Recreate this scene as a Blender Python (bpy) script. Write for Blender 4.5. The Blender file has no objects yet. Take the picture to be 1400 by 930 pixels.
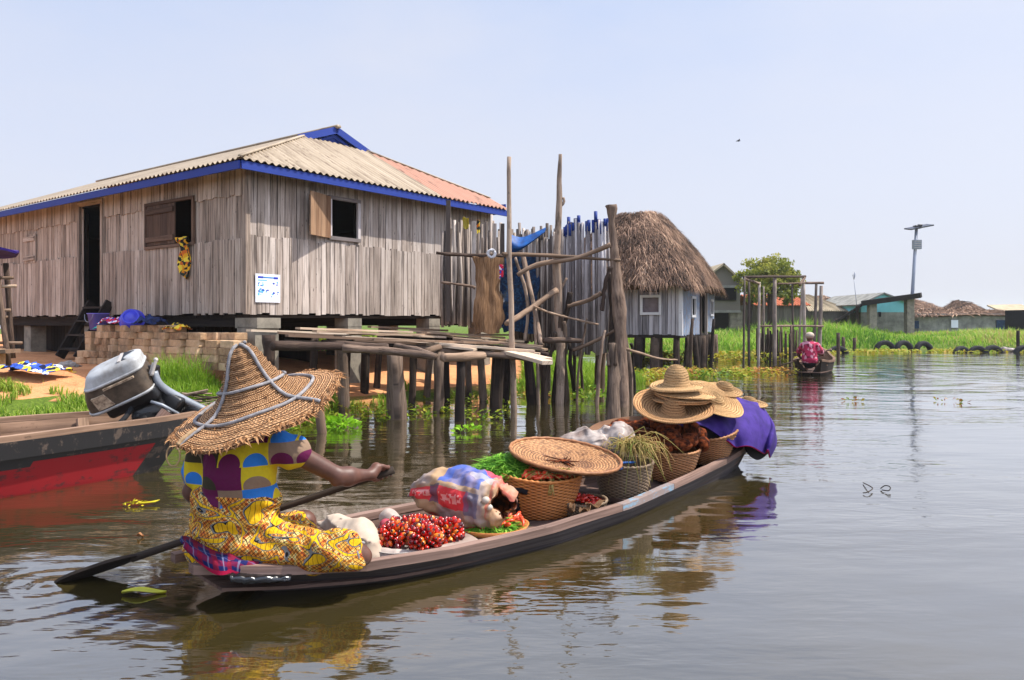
import bpy, math, random
import numpy as np
from mathutils import Vector, Matrix

random.seed(7)
RNG = np.random.default_rng(11)
SC = bpy.context.scene
COL = SC.collection
PI = math.pi

# ------------------------------------------------------------------ camera frame used to measure the place
CH, FPX, HV = 1.30, 1050.0, 440.0
def P(u, v, d):
    return np.array([(u - 700.0) / FPX * d, d, CH - (v - HV) / FPX * d])
def W(u, v, z=0.0):
    return P(u, v, (CH - z) * FPX / (v - HV))
def A(*a):
    return np.array(a, float)
def unit(v):
    v = np.asarray(v, float); return v / (np.linalg.norm(v) + 1e-12)
def lin(r, g, b, k=1.0):
    o = []
    for c in (r, g, b):
        c /= 255.0
        o.append((c / 12.92 if c <= 0.04045 else ((c + 0.055) / 1.055) ** 2.4) * k)
    return (*o, 1.0)
def rnd(a=0.0, b=1.0):
    return random.uniform(a, b)

# ------------------------------------------------------------------ value noise in numpy
_PT = np.random.default_rng(5).random((64, 64, 64))
def vnoise(p):
    p = np.asarray(p, float)
    i = np.floor(p).astype(int); f = p - i; f = f * f * (3 - 2 * f)
    r = 0
    for dx in (0, 1):
        for dy in (0, 1):
            for dz in (0, 1):
                w = (f[..., 0] if dx else 1 - f[..., 0]) * (f[..., 1] if dy else 1 - f[..., 1]) * (f[..., 2] if dz else 1 - f[..., 2])
                r = r + w * _PT[(i[..., 0] + dx) & 63, (i[..., 1] + dy) & 63, (i[..., 2] + dz) & 63]
    return r * 2 - 1
def fbm(p, o=4):
    p = np.asarray(p, float); r = 0; a = 0.5
    for k in range(o):
        r = r + a * vnoise(p + 17.3 * k); p = p * 2.03; a *= 0.5
    return r

# ------------------------------------------------------------------ objects
OFF = {}
def thing(name, label, cat, loc=(0, 0, 0), group=None):
    o = bpy.data.objects.new(name, None); COL.objects.link(o)
    o.empty_display_size = 0.1
    o.location = tuple(float(c) for c in loc); OFF[o.name] = np.array(loc, float)
    o['label'] = label; o['category'] = cat
    if group: o['group'] = group
    return o
def tag(o, label=None, cat=None, group=None, kind=None):
    if label: o['label'] = label
    if cat: o['category'] = cat
    if group: o['group'] = group
    if kind: o['kind'] = kind
    return o
def kids(o):
    return [c for c in COL.objects if c.parent == o]
def dup(root, loc=None, rot=None, label=None, scale=None):
    def cp(o, par, ch):
        c = o.copy(); COL.objects.link(c)
        if par: c.parent = par
        for x in ch.get(o, []): cp(x, c, ch)
        return c
    ch = {}
    def rec(o):
        ch[o] = list(o.children)
        for x in ch[o]: rec(x)
    rec(root)
    c = cp(root, None, ch)
    if loc is not None: c.location = tuple(float(t) for t in loc)
    if rot is not None: c.rotation_euler = rot
    if scale is not None: c.scale = (scale,) * 3 if np.isscalar(scale) else scale
    if label: c['label'] = label
    return c

class MB:
    """collects shapes for ONE mesh; every vertex carries tc = (along, across, random id)"""
    def __init__(s):
        s.v = []; s.tc = []; s.F = []; s.n = 0
    def add(s, v, faces, tc=None, m=0, smooth=False):
        v = np.asarray(v, float).reshape(-1, 3)
        if tc is None:
            tc = v.copy()
        s.v.append(v); s.tc.append(np.asarray(tc, float).reshape(-1, 3))
        if isinstance(faces, np.ndarray):
            groups = [faces]
        else:
            g = {}
            for q in faces: g.setdefault(len(q), []).append(q)
            groups = [np.array(x) for x in g.values()]
        for q in groups:
            s.F.append((q.astype(np.int64) + s.n, m, smooth))
        s.n += len(v)
        return s
    # --- a board between two points, w across, h thick; slightly uneven when seg > 1
    def beam(s, p0, p1, w, h, up=(0, 0, 1), r=None, seg=1, wob=0.0, m=0, smooth=False, w1=None):
        p0 = np.asarray(p0, float); p1 = np.asarray(p1, float)
        d = p1 - p0; L = np.linalg.norm(d); d = d / L
        up = np.asarray(up, float)
        side = unit(np.cross(d, up)); upv = np.cross(side, d)
        r = rnd() if r is None else r
        w1 = w if w1 is None else w1
        V = []; T = []
        for i in range(seg + 1):
            t = i / seg; c = p0 + d * L * t
            ww = (w + (w1 - w) * t) / 2 * (1 + (wob and rnd(-wob, wob))); hh = h / 2
            if wob: c = c + side * rnd(-wob, wob) * w * .3 + upv * rnd(-wob, wob) * h * .5
            for a, b in ((-1, -1), (1, -1), (1, 1), (-1, 1)):
                V.append(c + side * a * ww + upv * b * hh); T.append((L * t + r * 31, a * ww + b * hh * .7 + r * 7, r))
        F = [(3, 2, 1, 0), tuple(4 * seg + k for k in range(4))]
        for i in range(seg):
            o = 4 * i
            for k in range(4):
                F.append((o + k, o + (k + 1) % 4, o + 4 + (k + 1) % 4, o + 4 + k))
        return s.add(V, F, T, m, smooth)
    # --- a round pole through points
    def tube(s, pts, rad, n=8, r=None, m=0, lump=0.0, cap=True, smooth=True, flat=1.0):
        pts = np.asarray(pts, float); k = len(pts)
        rad = np.full(k, rad, float) if np.isscalar(rad) else np.asarray(rad, float)
        if len(rad) != k: rad = np.interp(np.linspace(0, 1, k), np.linspace(0, 1, len(rad)), rad)
        r = rnd() if r is None else r
        tan = np.gradient(pts, axis=0); tan /= np.linalg.norm(tan, axis=1, keepdims=True) + 1e-12
        a = np.array([0, 0, 1.]) if abs(tan[0][2]) < .9 else np.array([1., 0, 0])
        nrm = unit(np.cross(tan[0], a)); V = []; T = []; L = 0
        th = np.arange(n) * 2 * PI / n
        for i in range(k):
            if i:
                L += np.linalg.norm(pts[i] - pts[i - 1])
                nrm = unit(nrm - tan[i] * np.dot(nrm, tan[i]))
            bn = np.cross(tan[i], nrm)
            rr = rad[i] * (1 + lump * vnoise(np.stack([np.cos(th) * 1.3 + 9 * r, np.sin(th) * 1.3 + 40 * r, np.full(n, i * .6)], 1)))
            V.append(pts[i] + np.outer(np.cos(th) * rr, nrm) + np.outer(np.sin(th) * rr * flat, bn))
            T.append(np.stack([np.full(n, L + r * 31), np.abs(th - PI) * rad.mean() + r * 7, np.full(n, r)], 1))
        V = np.concatenate(V); T = np.concatenate(T); F = []
        for i in range(k - 1):
            for j in range(n):
                F.append((i * n + j, i * n + (j + 1) % n, (i + 1) * n + (j + 1) % n, (i + 1) * n + j))
        if cap:
            F.append(tuple(reversed(range(n)))); F.append(tuple((k - 1) * n + j for j in range(n)))
        return s.add(V, F, T, m, smooth)
    def grid(s, X, tc=None, cu=False, cv=False, m=0, smooth=True, flip=False):
        X = np.asarray(X, float); nu, nv = X.shape[:2]
        i = np.arange(nu if cu else nu - 1); j = np.arange(nv if cv else nv - 1)
        I, J = np.meshgrid(i, j, indexing='ij'); I1 = (I + 1) % nu; J1 = (J + 1) % nv
        q = np.stack([I * nv + J, I1 * nv + J, I1 * nv + J1, I * nv + J1], -1).reshape(-1, 4)
        if flip: q = q[:, ::-1]
        return s.add(X.reshape(-1, 3), q, None if tc is None else np.asarray(tc).reshape(-1, 3), m, smooth)
    # --- a sheet with thickness
    def sheet(s, X, th=.006, tc=None, m=0, smooth=True):
        X = np.asarray(X, float)
        du = np.gradient(X, axis=0); dv = np.gradient(X, axis=1)
        n = np.cross(du, dv); n /= np.linalg.norm(n, axis=2, keepdims=True) + 1e-12
        nu, nv = X.shape[:2]
        if tc is None:
            U, Vv = np.meshgrid(np.linspace(0, 1, nu), np.linspace(0, 1, nv), indexing='ij')
            tc = np.stack([U, Vv, np.full_like(U, .5)], -1)
        B = X - n * th
        loop = [(i, 0) for i in range(nu)] + [(nu - 1, j) for j in range(1, nv)] + [(i, nv - 1) for i in range(nu - 2, -1, -1)] + [(0, j) for j in range(nv - 2, 0, -1)]
        s.grid(X, tc, m=m, smooth=smooth); s.grid(B, tc, m=m, smooth=smooth, flip=True)
        R = np.array([[X[a] for a in loop], [B[a] for a in loop]]); RT = np.array([[tc[a] for a in loop]] * 2)
        return s.grid(R, RT, cv=True, m=m, smooth=False)
    def lathe(s, prof, n=48, c=(0, 0, 0), R=None, tc=None, m=0, fn=None, r=None, closed=False):
        prof = np.asarray(prof, float); k = len(prof); th = np.arange(n) * 2 * PI / n
        rr = np.repeat(prof[:, 0][:, None], n, 1); zz = np.repeat(prof[:, 1][:, None], n, 1)
        TH = np.repeat(th[None], k, 0)
        if fn is not None: rr, zz = fn(rr, zz, TH)
        X = np.stack([rr * np.cos(TH), rr * np.sin(TH), zz], -1)
        if R is not None: X = X @ np.asarray(R).T
        X = X + np.asarray(c, float)
        L = np.concatenate([[0], np.cumsum(np.linalg.norm(np.diff(prof, axis=0), axis=1))])
        r = rnd() if r is None else r
        T = np.stack([TH * .25, np.repeat(L[:, None], n, 1), np.full_like(TH, r)], -1)
        return s.grid(X, T, cv=True, m=m)
    def ball(s, c, rad, R=None, n=10, k=7, r=None, m=0, lump=0.0):
        rad = np.full(3, rad, float) if np.isscalar(rad) else np.asarray(rad, float)
        r = rnd() if r is None else r
        ph = np.linspace(0, PI, k); th = np.arange(n) * 2 * PI / n
        PH, TH = np.meshgrid(ph, th, indexing='ij')
        X = np.stack([np.sin(PH) * np.cos(TH), np.sin(PH) * np.sin(TH), np.cos(PH)], -1)
        if lump: X = X * (1 + lump * vnoise(X * 1.9 + r * 50)[..., None])
        X = X * rad
        if R is not None: X = X @ np.asarray(R).T
        return s.grid(X + np.asarray(c, float), np.stack([TH, PH, np.full_like(PH, r)], -1), cv=True, m=m, flip=True)
    def poly(s, pts, th, nrm, r=None, m=0):
        """flat outline with thickness th along -nrm"""
        pts = np.asarray(pts, float); k = len(pts); nrm = unit(nrm)
        r = rnd() if r is None else r
        V = np.concatenate([pts, pts - nrm * th])
        F = [tuple(range(k)), tuple(reversed(range(k, 2 * k)))] + [(i, i + k, (i + 1) % k + k, (i + 1) % k) for i in range(k)]
        T = V.copy(); T[:, 2] = V[:, 2]
        return s.add(V, F, T, m)
    # ---------------------------------------------------------------- link as one object
    def build(s, name, mats, parent=None, label=None, cat=None, group=None, kind=None, recalc=False, base=None):
        me = bpy.data.meshes.new(name)
        v = np.concatenate(s.v); tc = np.concatenate(s.tc)
        if parent is not None:
            off = OFF[parent.name]
        elif base is not None:
            off = np.asarray(base, float)
        else:
            lo, hi = v.min(0), v.max(0)
            off = np.array([(lo[0] + hi[0]) / 2, (lo[1] + hi[1]) / 2, lo[2]]) if kind not in ('structure',) else np.zeros(3)
        v = v - off
        me.vertices.add(len(v)); me.vertices.foreach_set('co', v.astype(np.float32).ravel())
        li = np.concatenate([q.ravel() for q, _, _ in s.F]); tot = np.concatenate([np.full(len(q), q.shape[1]) for q, _, _ in s.F])
        me.loops.add(len(li)); me.loops.foreach_set('vertex_index', li.astype(np.int32))
        me.polygons.add(len(tot))
        me.polygons.foreach_set('loop_start', (np.cumsum(tot) - tot).astype(np.int32))
        me.polygons.foreach_set('loop_total', tot.astype(np.int32))
        me.polygons.foreach_set('material_index', np.concatenate([np.full(len(q), m) for q, m, _ in s.F]).astype(np.int32))
        me.polygons.foreach_set('use_smooth', np.concatenate([np.full(len(q), sm) for q, _, sm in s.F]).astype(bool))
        a = me.attributes.new('tc', 'FLOAT_VECTOR', 'POINT'); a.data.foreach_set('vector', tc.astype(np.float32).ravel())
        me.update(calc_edges=True); me.validate()
        if recalc:
            import bmesh
            bm = bmesh.new(); bm.from_mesh(me); bmesh.ops.recalc_face_normals(bm, faces=bm.faces); bm.to_mesh(me); bm.free()
        for m in (mats if isinstance(mats, (list, tuple)) else [mats]): me.materials.append(m)
        o = bpy.data.objects.new(name, me); COL.objects.link(o)
        if parent is not None:
            o.parent = parent; OFF[o.name] = off
        else:
            o.location = tuple(off); OFF[o.name] = off
        tag(o, label, cat, group, kind)
        return o

# ------------------------------------------------------------------ smooth solids from rounded limbs (surface nets)
def sd_cone(p, a, b, ra, rb):
    a = np.asarray(a, float); b = np.asarray(b, float)
    pa = p - a; ba = b - a; h = np.clip((pa @ ba) / (ba @ ba + 1e-12), 0, 1)
    return np.linalg.norm(pa - h[..., None] * ba, axis=-1) - (ra + (rb - ra) * h)
def sd_ell(p, c, rad, R=None):
    q = p - np.asarray(c, float)
    if R is not None: q = q @ np.asarray(R)
    rad = np.asarray(rad, float)
    k0 = np.linalg.norm(q / rad, axis=-1); k1 = np.linalg.norm(q / (rad * rad), axis=-1)
    return k0 * (k0 - 1) / (k1 + 1e-9)
def sd_box(p, c, half, rr, R=None):
    q = p - np.asarray(c, float)
    if R is not None: q = q @ np.asarray(R)
    q = np.abs(q) - (np.asarray(half, float) - rr)
    return np.linalg.norm(np.maximum(q, 0), axis=-1) + np.minimum(q.max(-1), 0) - rr
def sdf_eval(prims, k, p):
    d = None
    for q in prims:
        kk = k
        if q[0] == 'c': e = sd_cone(p, *q[1:5]); kk = q[5] if len(q) > 5 else k
        elif q[0] == 'e': e = sd_ell(p, *q[1:4]) if len(q) > 3 else sd_ell(p, q[1], q[2])
        elif q[0] == 'b': e = sd_box(p, *q[1:])
        if d is None: d = e; continue
        if kk > 0:
            h = np.clip(.5 + .5 * (d - e) / kk, 0, 1)
            d = d * (1 - h) + e * h - kk * h * (1 - h)
        else: d = np.minimum(d, e)
    return d
def sdf_mesh(prims, k=.03, vox=.012, disp=None):
    lo = np.full(3, 1e9); hi = -lo
    for q in prims:
        if q[0] == 'c':
            for c, r in ((q[1], q[3]), (q[2], q[4])):
                lo = np.minimum(lo, np.asarray(c) - r); hi = np.maximum(hi, np.asarray(c) + r)
        else:
            r = float(np.linalg.norm(q[2])) if q[0] == 'b' else float(np.max(q[2]))
            lo = np.minimum(lo, np.asarray(q[1]) - r); hi = np.maximum(hi, np.asarray(q[1]) + r)
    lo -= 3 * vox + k * .5; hi += 3 * vox + k * .5
    n = np.ceil((hi - lo) / vox).astype(int) + 1
    G = np.stack(np.meshgrid(*[lo[i] + np.arange(n[i]) * vox for i in range(3)], indexing='ij'), -1)
    f = lambda p, pr=prims: sdf_eval(pr, k, p) + (disp(p) if disp is not None else 0)
    def xr(q):
        if q[0] == 'c': return min(q[1][0] - q[3], q[2][0] - q[4]), max(q[1][0] + q[3], q[2][0] + q[4])
        r_ = float(np.linalg.norm(q[2])) if q[0] == 'b' else float(np.max(q[2])); return q[1][0] - r_, q[1][0] + r_
    XR = [xr(q) for q in prims]; D = np.empty(n)
    for i in range(n[0]):
        x_ = lo[0] + i * vox; near = [q for q, (a_, b_) in zip(prims, XR) if a_ - .1 < x_ < b_ + .1] if len(prims) > 20 else prims
        D[i] = f(G[i], near) if near else 1.0
    S = D < 0
    cs = [(a, b, c) for a in (0, 1) for b in (0, 1) for c in (0, 1)]
    sl = lambda X, a, b, c: X[a:n[0] - 1 + a, b:n[1] - 1 + b, c:n[2] - 1 + c]
    cnt = sum(sl(S, *c).astype(int) for c in cs)
    act = (cnt > 0) & (cnt < 8)
    idx = np.full(act.shape, -1); ijk = np.argwhere(act); idx[act] = np.arange(len(ijk))
    V = lo + (ijk + .5) * vox
    for _ in range(4):
        e = vox * .25; d = f(V)
        g = np.stack([f(V + e * np.eye(3)[i]) - f(V - e * np.eye(3)[i]) for i in range(3)], -1) / (2 * e)
        V = V - np.clip(d / (np.sum(g * g, -1) + .05), -vox, vox)[:, None] * g
    Q = []
    for ax in range(3):
        b, c = [(1, 2), (2, 0), (0, 1)][ax]
        s0 = [slice(1, m - 1) for m in n]; s0[ax] = slice(0, n[ax] - 1)
        s1 = list(s0); s1[ax] = slice(1, n[ax])
        a0 = S[tuple(s0)]; a1 = S[tuple(s1)]
        for flag, rev in ((a0 & ~a1, False), (~a0 & a1, True)):
            w = np.argwhere(flag)
            if not len(w): continue
            w = w + np.array([1 if i != ax else 0 for i in range(3)])
            eb = np.eye(3, dtype=int)[b]; ec = np.eye(3, dtype=int)[c]
            q = np.stack([idx[tuple((w - eb - ec).T)], idx[tuple((w - ec).T)], idx[tuple(w.T)], idx[tuple((w - eb).T)]], 1)
            if rev: q = q[:, ::-1]
            Q.append(q)
    return V, np.concatenate(Q)

def rotm(axis, ang):
    return np.array(Matrix.Rotation(ang, 3, Vector(axis)))
def frame(z, x=(1, 0, 0)):
    z = unit(z); x = np.asarray(x, float); x = unit(x - z * np.dot(x, z)); y = np.cross(z, x)
    return np.stack([x, y, z], 1)
def spline(pts, n):
    pts = np.asarray(pts, float); k = len(pts)
    t = np.linspace(0, k - 1, n); o = []
    for q in t:
        i = min(int(q), k - 2); f = q - i
        p0 = pts[max(i - 1, 0)]; p1 = pts[i]; p2 = pts[i + 1]; p3 = pts[min(i + 2, k - 1)]
        o.append(.5 * ((2 * p1) + (-p0 + p2) * f + (2 * p0 - 5 * p1 + 4 * p2 - p3) * f * f + (-p0 + 3 * p1 - 3 * p2 + p3) * f ** 3))
    return np.array(o)
def surf(ctrl, nu, nv):
    """smooth sheet through a small net of control points"""
    ctrl = np.asarray(ctrl, float)
    a = np.array([spline(row, nv) for row in ctrl])
    return np.array([spline(a[:, j], nu) for j in range(nv)]).transpose(1, 0, 2)
def crooked(p0, p1, n=7, amp=.02):
    p0 = np.asarray(p0, float); p1 = np.asarray(p1, float)
    L = np.linalg.norm(p1 - p0); t = np.linspace(0, 1, n)[:, None]
    o = random.random() * 90
    w = np.stack([fbm(np.stack([t[:, 0] * 2.3 + o + k * 11, t[:, 0] * 0 + o, t[:, 0] * 0 + k], 1), 3) for k in range(3)], 1)
    return p0 + (p1 - p0) * t + w * amp * L * np.sin(np.clip(t, 0, 1) * PI * .9 + .15)
# ================================================================== materials (all node based)
class Mt:
    def __init__(s, name, rough=.8, spec=.3, col=None):
        s.m = bpy.data.materials.new(name); s.m.use_nodes = True
        s.nt = s.m.node_tree; s.b = s.nt.nodes['Principled BSDF']
        s.b.inputs['Roughness'].default_value = rough
        s.b.inputs['Specular IOR Level'].default_value = spec
        if col: s.b.inputs['Base Color'].default_value = col
    def n(s, t, **kw):
        x = s.nt.nodes.new(t)
        for k, v in kw.items(): setattr(x, k, v)
        return x
    def put(s, sock, v):
        if isinstance(v, bpy.types.NodeSocket): s.nt.links.new(v, sock)
        else: sock.default_value = v
    def attr(s, name='tc'):
        return s.n('ShaderNodeAttribute', attribute_name=name).outputs['Vector']
    def obj(s):
        return s.n('ShaderNodeTexCoord').outputs['Object']
    def pos(s):
        return s.n('ShaderNodeNewGeometry').outputs['Position']
    def mul(s, v, k):
        x = s.n('ShaderNodeVectorMath', operation='MULTIPLY'); s.put(x.inputs[0], v); s.put(x.inputs[1], k); return x.outputs[0]
    def vadd(s, v, k):
        x = s.n('ShaderNodeVectorMath', operation='ADD'); s.put(x.inputs[0], v); s.put(x.inputs[1], k); return x.outputs[0]
    def sep(s, v):
        x = s.n('ShaderNodeSeparateXYZ'); s.put(x.inputs[0], v); return x.outputs
    def comb(s, a, b, c):
        x = s.n('ShaderNodeCombineXYZ')
        for i, q in enumerate((a, b, c)): s.put(x.inputs[i], q)
        return x.outputs[0]
    def noise(s, v, scale=1.0, det=4, rough=.6, dist=0.0, col=False):
        x = s.n('ShaderNodeTexNoise'); s.put(x.inputs['Vector'], v)
        x.inputs['Scale'].default_value = scale; x.inputs['Detail'].default_value = det
        x.inputs['Roughness'].default_value = rough; x.inputs['Distortion'].default_value = dist
        return x.outputs['Color' if col else 'Fac']
    def voro(s, v, scale=1.0, feat='F1', out='Distance'):
        x = s.n('ShaderNodeTexVoronoi', feature=feat); s.put(x.inputs['Vector'], v); x.inputs['Scale'].default_value = scale
        return x.outputs[out]
    def white(s, v, out='Value'):
        x = s.n('ShaderNodeTexWhiteNoise', noise_dimensions='3D'); s.put(x.inputs['Vector'], v); return x.outputs[out]
    def ma(s, op, a, b=0.0, c=0.0, clamp=False):
        x = s.n('ShaderNodeMath', operation=op, use_clamp=clamp); s.put(x.inputs[0], a); s.put(x.inputs[1], b)
        if len(x.inputs) > 2: s.put(x.inputs[2], c)
        return x.outputs[0]
    def ramp(s, f, stops, interp='LINEAR'):
        x = s.n('ShaderNodeValToRGB'); s.put(x.inputs[0], f); r = x.color_ramp; r.interpolation = interp
        while len(r.elements) < len(stops): r.elements.new(.5)
        for e, (p, c) in zip(r.elements, stops): e.position = p; e.color = c if not np.isscalar(c) else (c, c, c, 1)
        return x.outputs[0]
    def mix(s, f, a, b, blend='MIX'):
        x = s.n('ShaderNodeMix', data_type='RGBA', blend_type=blend)
        s.put(x.inputs['Factor'], f); s.put(x.inputs['A'], a); s.put(x.inputs['B'], b); return x.outputs['Result']
    def bump(s, h, st=.4, dist=.01):
        x = s.n('ShaderNodeBump'); s.put(x.inputs['Height'], h); x.inputs['Strength'].default_value = st; x.inputs['Distance'].default_value = dist
        s.put(s.b.inputs['Normal'], x.outputs[0]); return x
    def color(s, c): s.put(s.b.inputs['Base Color'], c)

def wood(name, cols, gs=1.6, ga=55, var=.5, streak=.5, dark=None, rough=.85, bump=.5, bd=.004):
    m = Mt(name, rough, .2); t = m.attr(); r = m.sep(t)[2]
    g = m.noise(m.mul(t, (gs, ga, 40)), 1, 5, .65, .3)
    f = m.ma('ADD', m.ma('MULTIPLY', g, 1.0 - var * .35), m.ma('MULTIPLY', m.ma('SUBTRACT', r, .5), var))
    k = len(cols)
    c = m.ramp(f, [(.22 + .56 * i / (k - 1), q) for i, q in enumerate(cols)])
    if streak:
        s2 = m.noise(m.mul(t, (gs * .9, ga * .28, 61)), 1, 3, .6, .2)
        c = m.mix(m.ma('MULTIPLY', m.ramp(s2, [(.52, 0.0), (.7, 1.0)]), streak), c, dark or lin(38, 30, 26))
        kn = m.noise(m.mul(t, (9, 34, 23)), 1, 3)
        c = m.mix(m.ma('MULTIPLY', m.ramp(kn, [(.66, 0.0), (.71, 1.0)]), .95 * streak), c, lin(30, 22, 18))
    big = m.noise(m.mul(m.pos(), (1.1, 1.1, .55)), 1, 5, .7)
    c = m.mix(m.ma('MULTIPLY', m.ramp(big, [(.42, 0.0), (.62, 1.0)]), .42 * min(1, streak * 1.4)), c, m.mix(.62, c, dark or lin(60, 50, 44)))
    m.color(c); m.bump(g, bump, bd)
    return m.m
def plain(name, col, rough=.7, spec=.3, var=.25, scale=6, bump=.15, metal=0, dark=None):
    m = Mt(name, rough, spec); o = m.obj()
    g = m.noise(o, scale, 5, .65)
    d = dark or tuple(c * .45 for c in col[:3]) + (1,)
    m.color(m.mix(m.ma('MULTIPLY', m.ramp(g, [(.35, 1.0), (.65, 0.0)]), var * 2, clamp=True), col, d))
    m.b.inputs['Metallic'].default_value = metal
    if bump: m.bump(m.noise(o, scale * 9, 4), bump, .004)
    return m.m

MAT = {}
# weathered grey-brown house planks
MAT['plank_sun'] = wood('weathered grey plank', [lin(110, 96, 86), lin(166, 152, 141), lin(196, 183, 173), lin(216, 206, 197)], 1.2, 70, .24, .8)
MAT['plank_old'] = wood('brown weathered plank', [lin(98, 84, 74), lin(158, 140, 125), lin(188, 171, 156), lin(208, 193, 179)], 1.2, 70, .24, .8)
MAT['plank_hut'] = wood('grey hut plank', [lin(96, 92, 94), lin(146, 141, 143), lin(176, 171, 174), lin(190, 186, 190)], 1.2, 40, .4, .3)
MAT['shutter'] = wood('raw shutter timber', [lin(110, 80, 58), lin(160, 128, 100), lin(190, 160, 132)], 1.5, 50, .4, .3)
MAT['shutter_dark'] = wood('dark shutter timber', [lin(62, 46, 38), lin(98, 76, 62), lin(120, 96, 80)], 1.5, 50, .4, .4)
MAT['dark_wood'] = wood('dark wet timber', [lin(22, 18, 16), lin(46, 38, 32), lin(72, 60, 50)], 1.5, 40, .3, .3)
MAT['post'] = wood('waterlogged post', [lin(34, 27, 23), lin(74, 60, 50), lin(112, 94, 80), lin(142, 122, 106)], 2.5, 50, .5, .7, bump=1, bd=.02)
MAT['pole'] = wood('dry pole bark', [lin(64, 50, 42), lin(112, 92, 78), lin(148, 126, 108), lin(170, 150, 132)], 4, 40, .6, .7, bump=1, bd=.016)
MAT['pole_pale'] = wood('pale peeled pole', [lin(104, 84, 68), lin(156, 130, 108), lin(186, 162, 138)], 2, 45, .5, .45, bump=.7)
MAT['stake'] = wood('grey brown stake', [lin(80, 70, 64), lin(132, 118, 108), lin(168, 154, 142), lin(190, 178, 168)], 2, 45, .7, .5)
MAT['stake_pale'] = wood('pale grey stake', [lin(112, 104, 102), lin(168, 159, 156), lin(198, 190, 188), lin(212, 206, 204)], 2, 45, .6, .35)
MAT['deck'] = wood('sunbleached deck board', [lin(120, 96, 78), lin(184, 156, 130), lin(212, 188, 162), lin(226, 206, 182)], 1.6, 45, .6, .4)
MAT['canoe'] = wood('canoe hull timber', [lin(42, 38, 38), lin(72, 66, 66), lin(98, 90, 88)], .8, 30, .2, .5, bump=.7)
MAT['canoe_rim'] = wood('worn gunwale timber', [lin(92, 72, 64), lin(140, 114, 102), lin(172, 146, 134)], 1.2, 40, .4, .4)
MAT['canoe_in'] = wood('canoe inner timber', [lin(54, 42, 38), lin(104, 82, 72), lin(140, 112, 98)], 1.2, 36, .3, .5)
MAT['boat_in'] = wood('motor boat inner timber', [lin(78, 58, 46), lin(136, 108, 88), lin(172, 142, 118)], 1.2, 34, .4, .5)

def painted(name, paint, under, cut=.55, rough=.6, scale=9):
    m = Mt(name, rough, .3); t = m.attr(); o = m.obj()
    g = m.noise(m.mul(t, (2, 26, 10)), 1, 5, .7); w = m.noise(o, scale, 6, .7)
    c = m.mix(m.ramp(m.ma('ADD', m.ma('MULTIPLY', g, .5), m.ma('MULTIPLY', w, .5)), [(cut, 0.0), (cut + .06, 1.0)]), paint, under)
    c = m.mix(m.ma('MULTIPLY', m.noise(o, 2.5, 4), .45), c, tuple(q * .4 for q in paint[:3]) + (1,))
    m.color(c); m.bump(g, .5, .004); return m.m
MAT['blue_paint'] = painted('blue painted board', lin(30, 56, 140), lin(60, 70, 110), .6)
MAT['hut_blue'] = painted('faded blue plank paint', lin(122, 148, 180), lin(134, 128, 130), .46)
MAT['red_paint'] = painted('worn red boat paint', lin(156, 30, 36), lin(66, 42, 40), .53)
MAT['black_paint'] = painted('worn black boat paint', lin(30, 28, 28), lin(92, 78, 68), .535)
MAT['pale_frame'] = painted('chalky white frame', lin(206, 204, 204), lin(140, 132, 128), .6)
MAT['canoe_blue'] = painted('chipped light blue paint', lin(128, 164, 186), lin(146, 122, 110), .43)

def corrugated():
    m = Mt('old corrugated sheet', .6, .3); o = m.obj(); t = m.attr(); x = m.sep(t)
    g = m.noise(m.mul(t, (.5, 7, 1)), 1, 5, .7)
    c = m.ramp(g, [(.3, lin(108, 92, 75)), (.5, lin(152, 136, 115)), (.72, lin(172, 156, 135))])
    rs = m.ma('ADD', m.ma('MULTIPLY', m.noise(m.mul(t, (.5, 3.5, 2)), 1, 4), .9), x[2])
    c = m.mix(m.ramp(rs, [(.95, 0.0), (1.35, .8)]), c, lin(162, 112, 92))
    st = m.noise(m.mul(t, (3, 16, 2)), 1, 4)
    c = m.mix(m.ramp(st, [(.56, 0.0), (.7, .7)]), c, lin(84, 62, 48))
    m.color(c); return m.m
MAT['corrugated'] = corrugated()
MAT['concrete'] = plain('stained concrete', lin(142, 134, 120), .9, .2, .4, 5, .5)
MAT['shade_tone'] = plain('dark underside', lin(40, 36, 33), .95, .1, .3, 4)  # shade of closed rooms and undersides put into an even dark colour

def brick():
    m = Mt('sandcrete brick', .95, .15); o = m.obj(); t = m.attr(); r = m.sep(t)[2]
    inf = m.n('ShaderNodeObjectInfo').outputs['Random']
    g = m.noise(m.vadd(o, m.mul(m.comb(inf, inf, inf), (37, 51, 13))), 14, 6, .7)
    c = m.ramp(m.ma('ADD', m.ma('MULTIPLY', g, .7), m.ma('MULTIPLY', inf, .35)), [(.3, lin(128, 100, 76)), (.5, lin(178, 144, 110)), (.75, lin(204, 172, 138))])
    c = m.mix(m.ramp(m.noise(m.pos(), 1.7, 4), [(.5, 0.0), (.7, .75)]), c, lin(86, 78, 66))
    m.color(c); m.bump(m.noise(o, 60, 4), .7, .006); return m.m
MAT['brick'] = brick()

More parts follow.
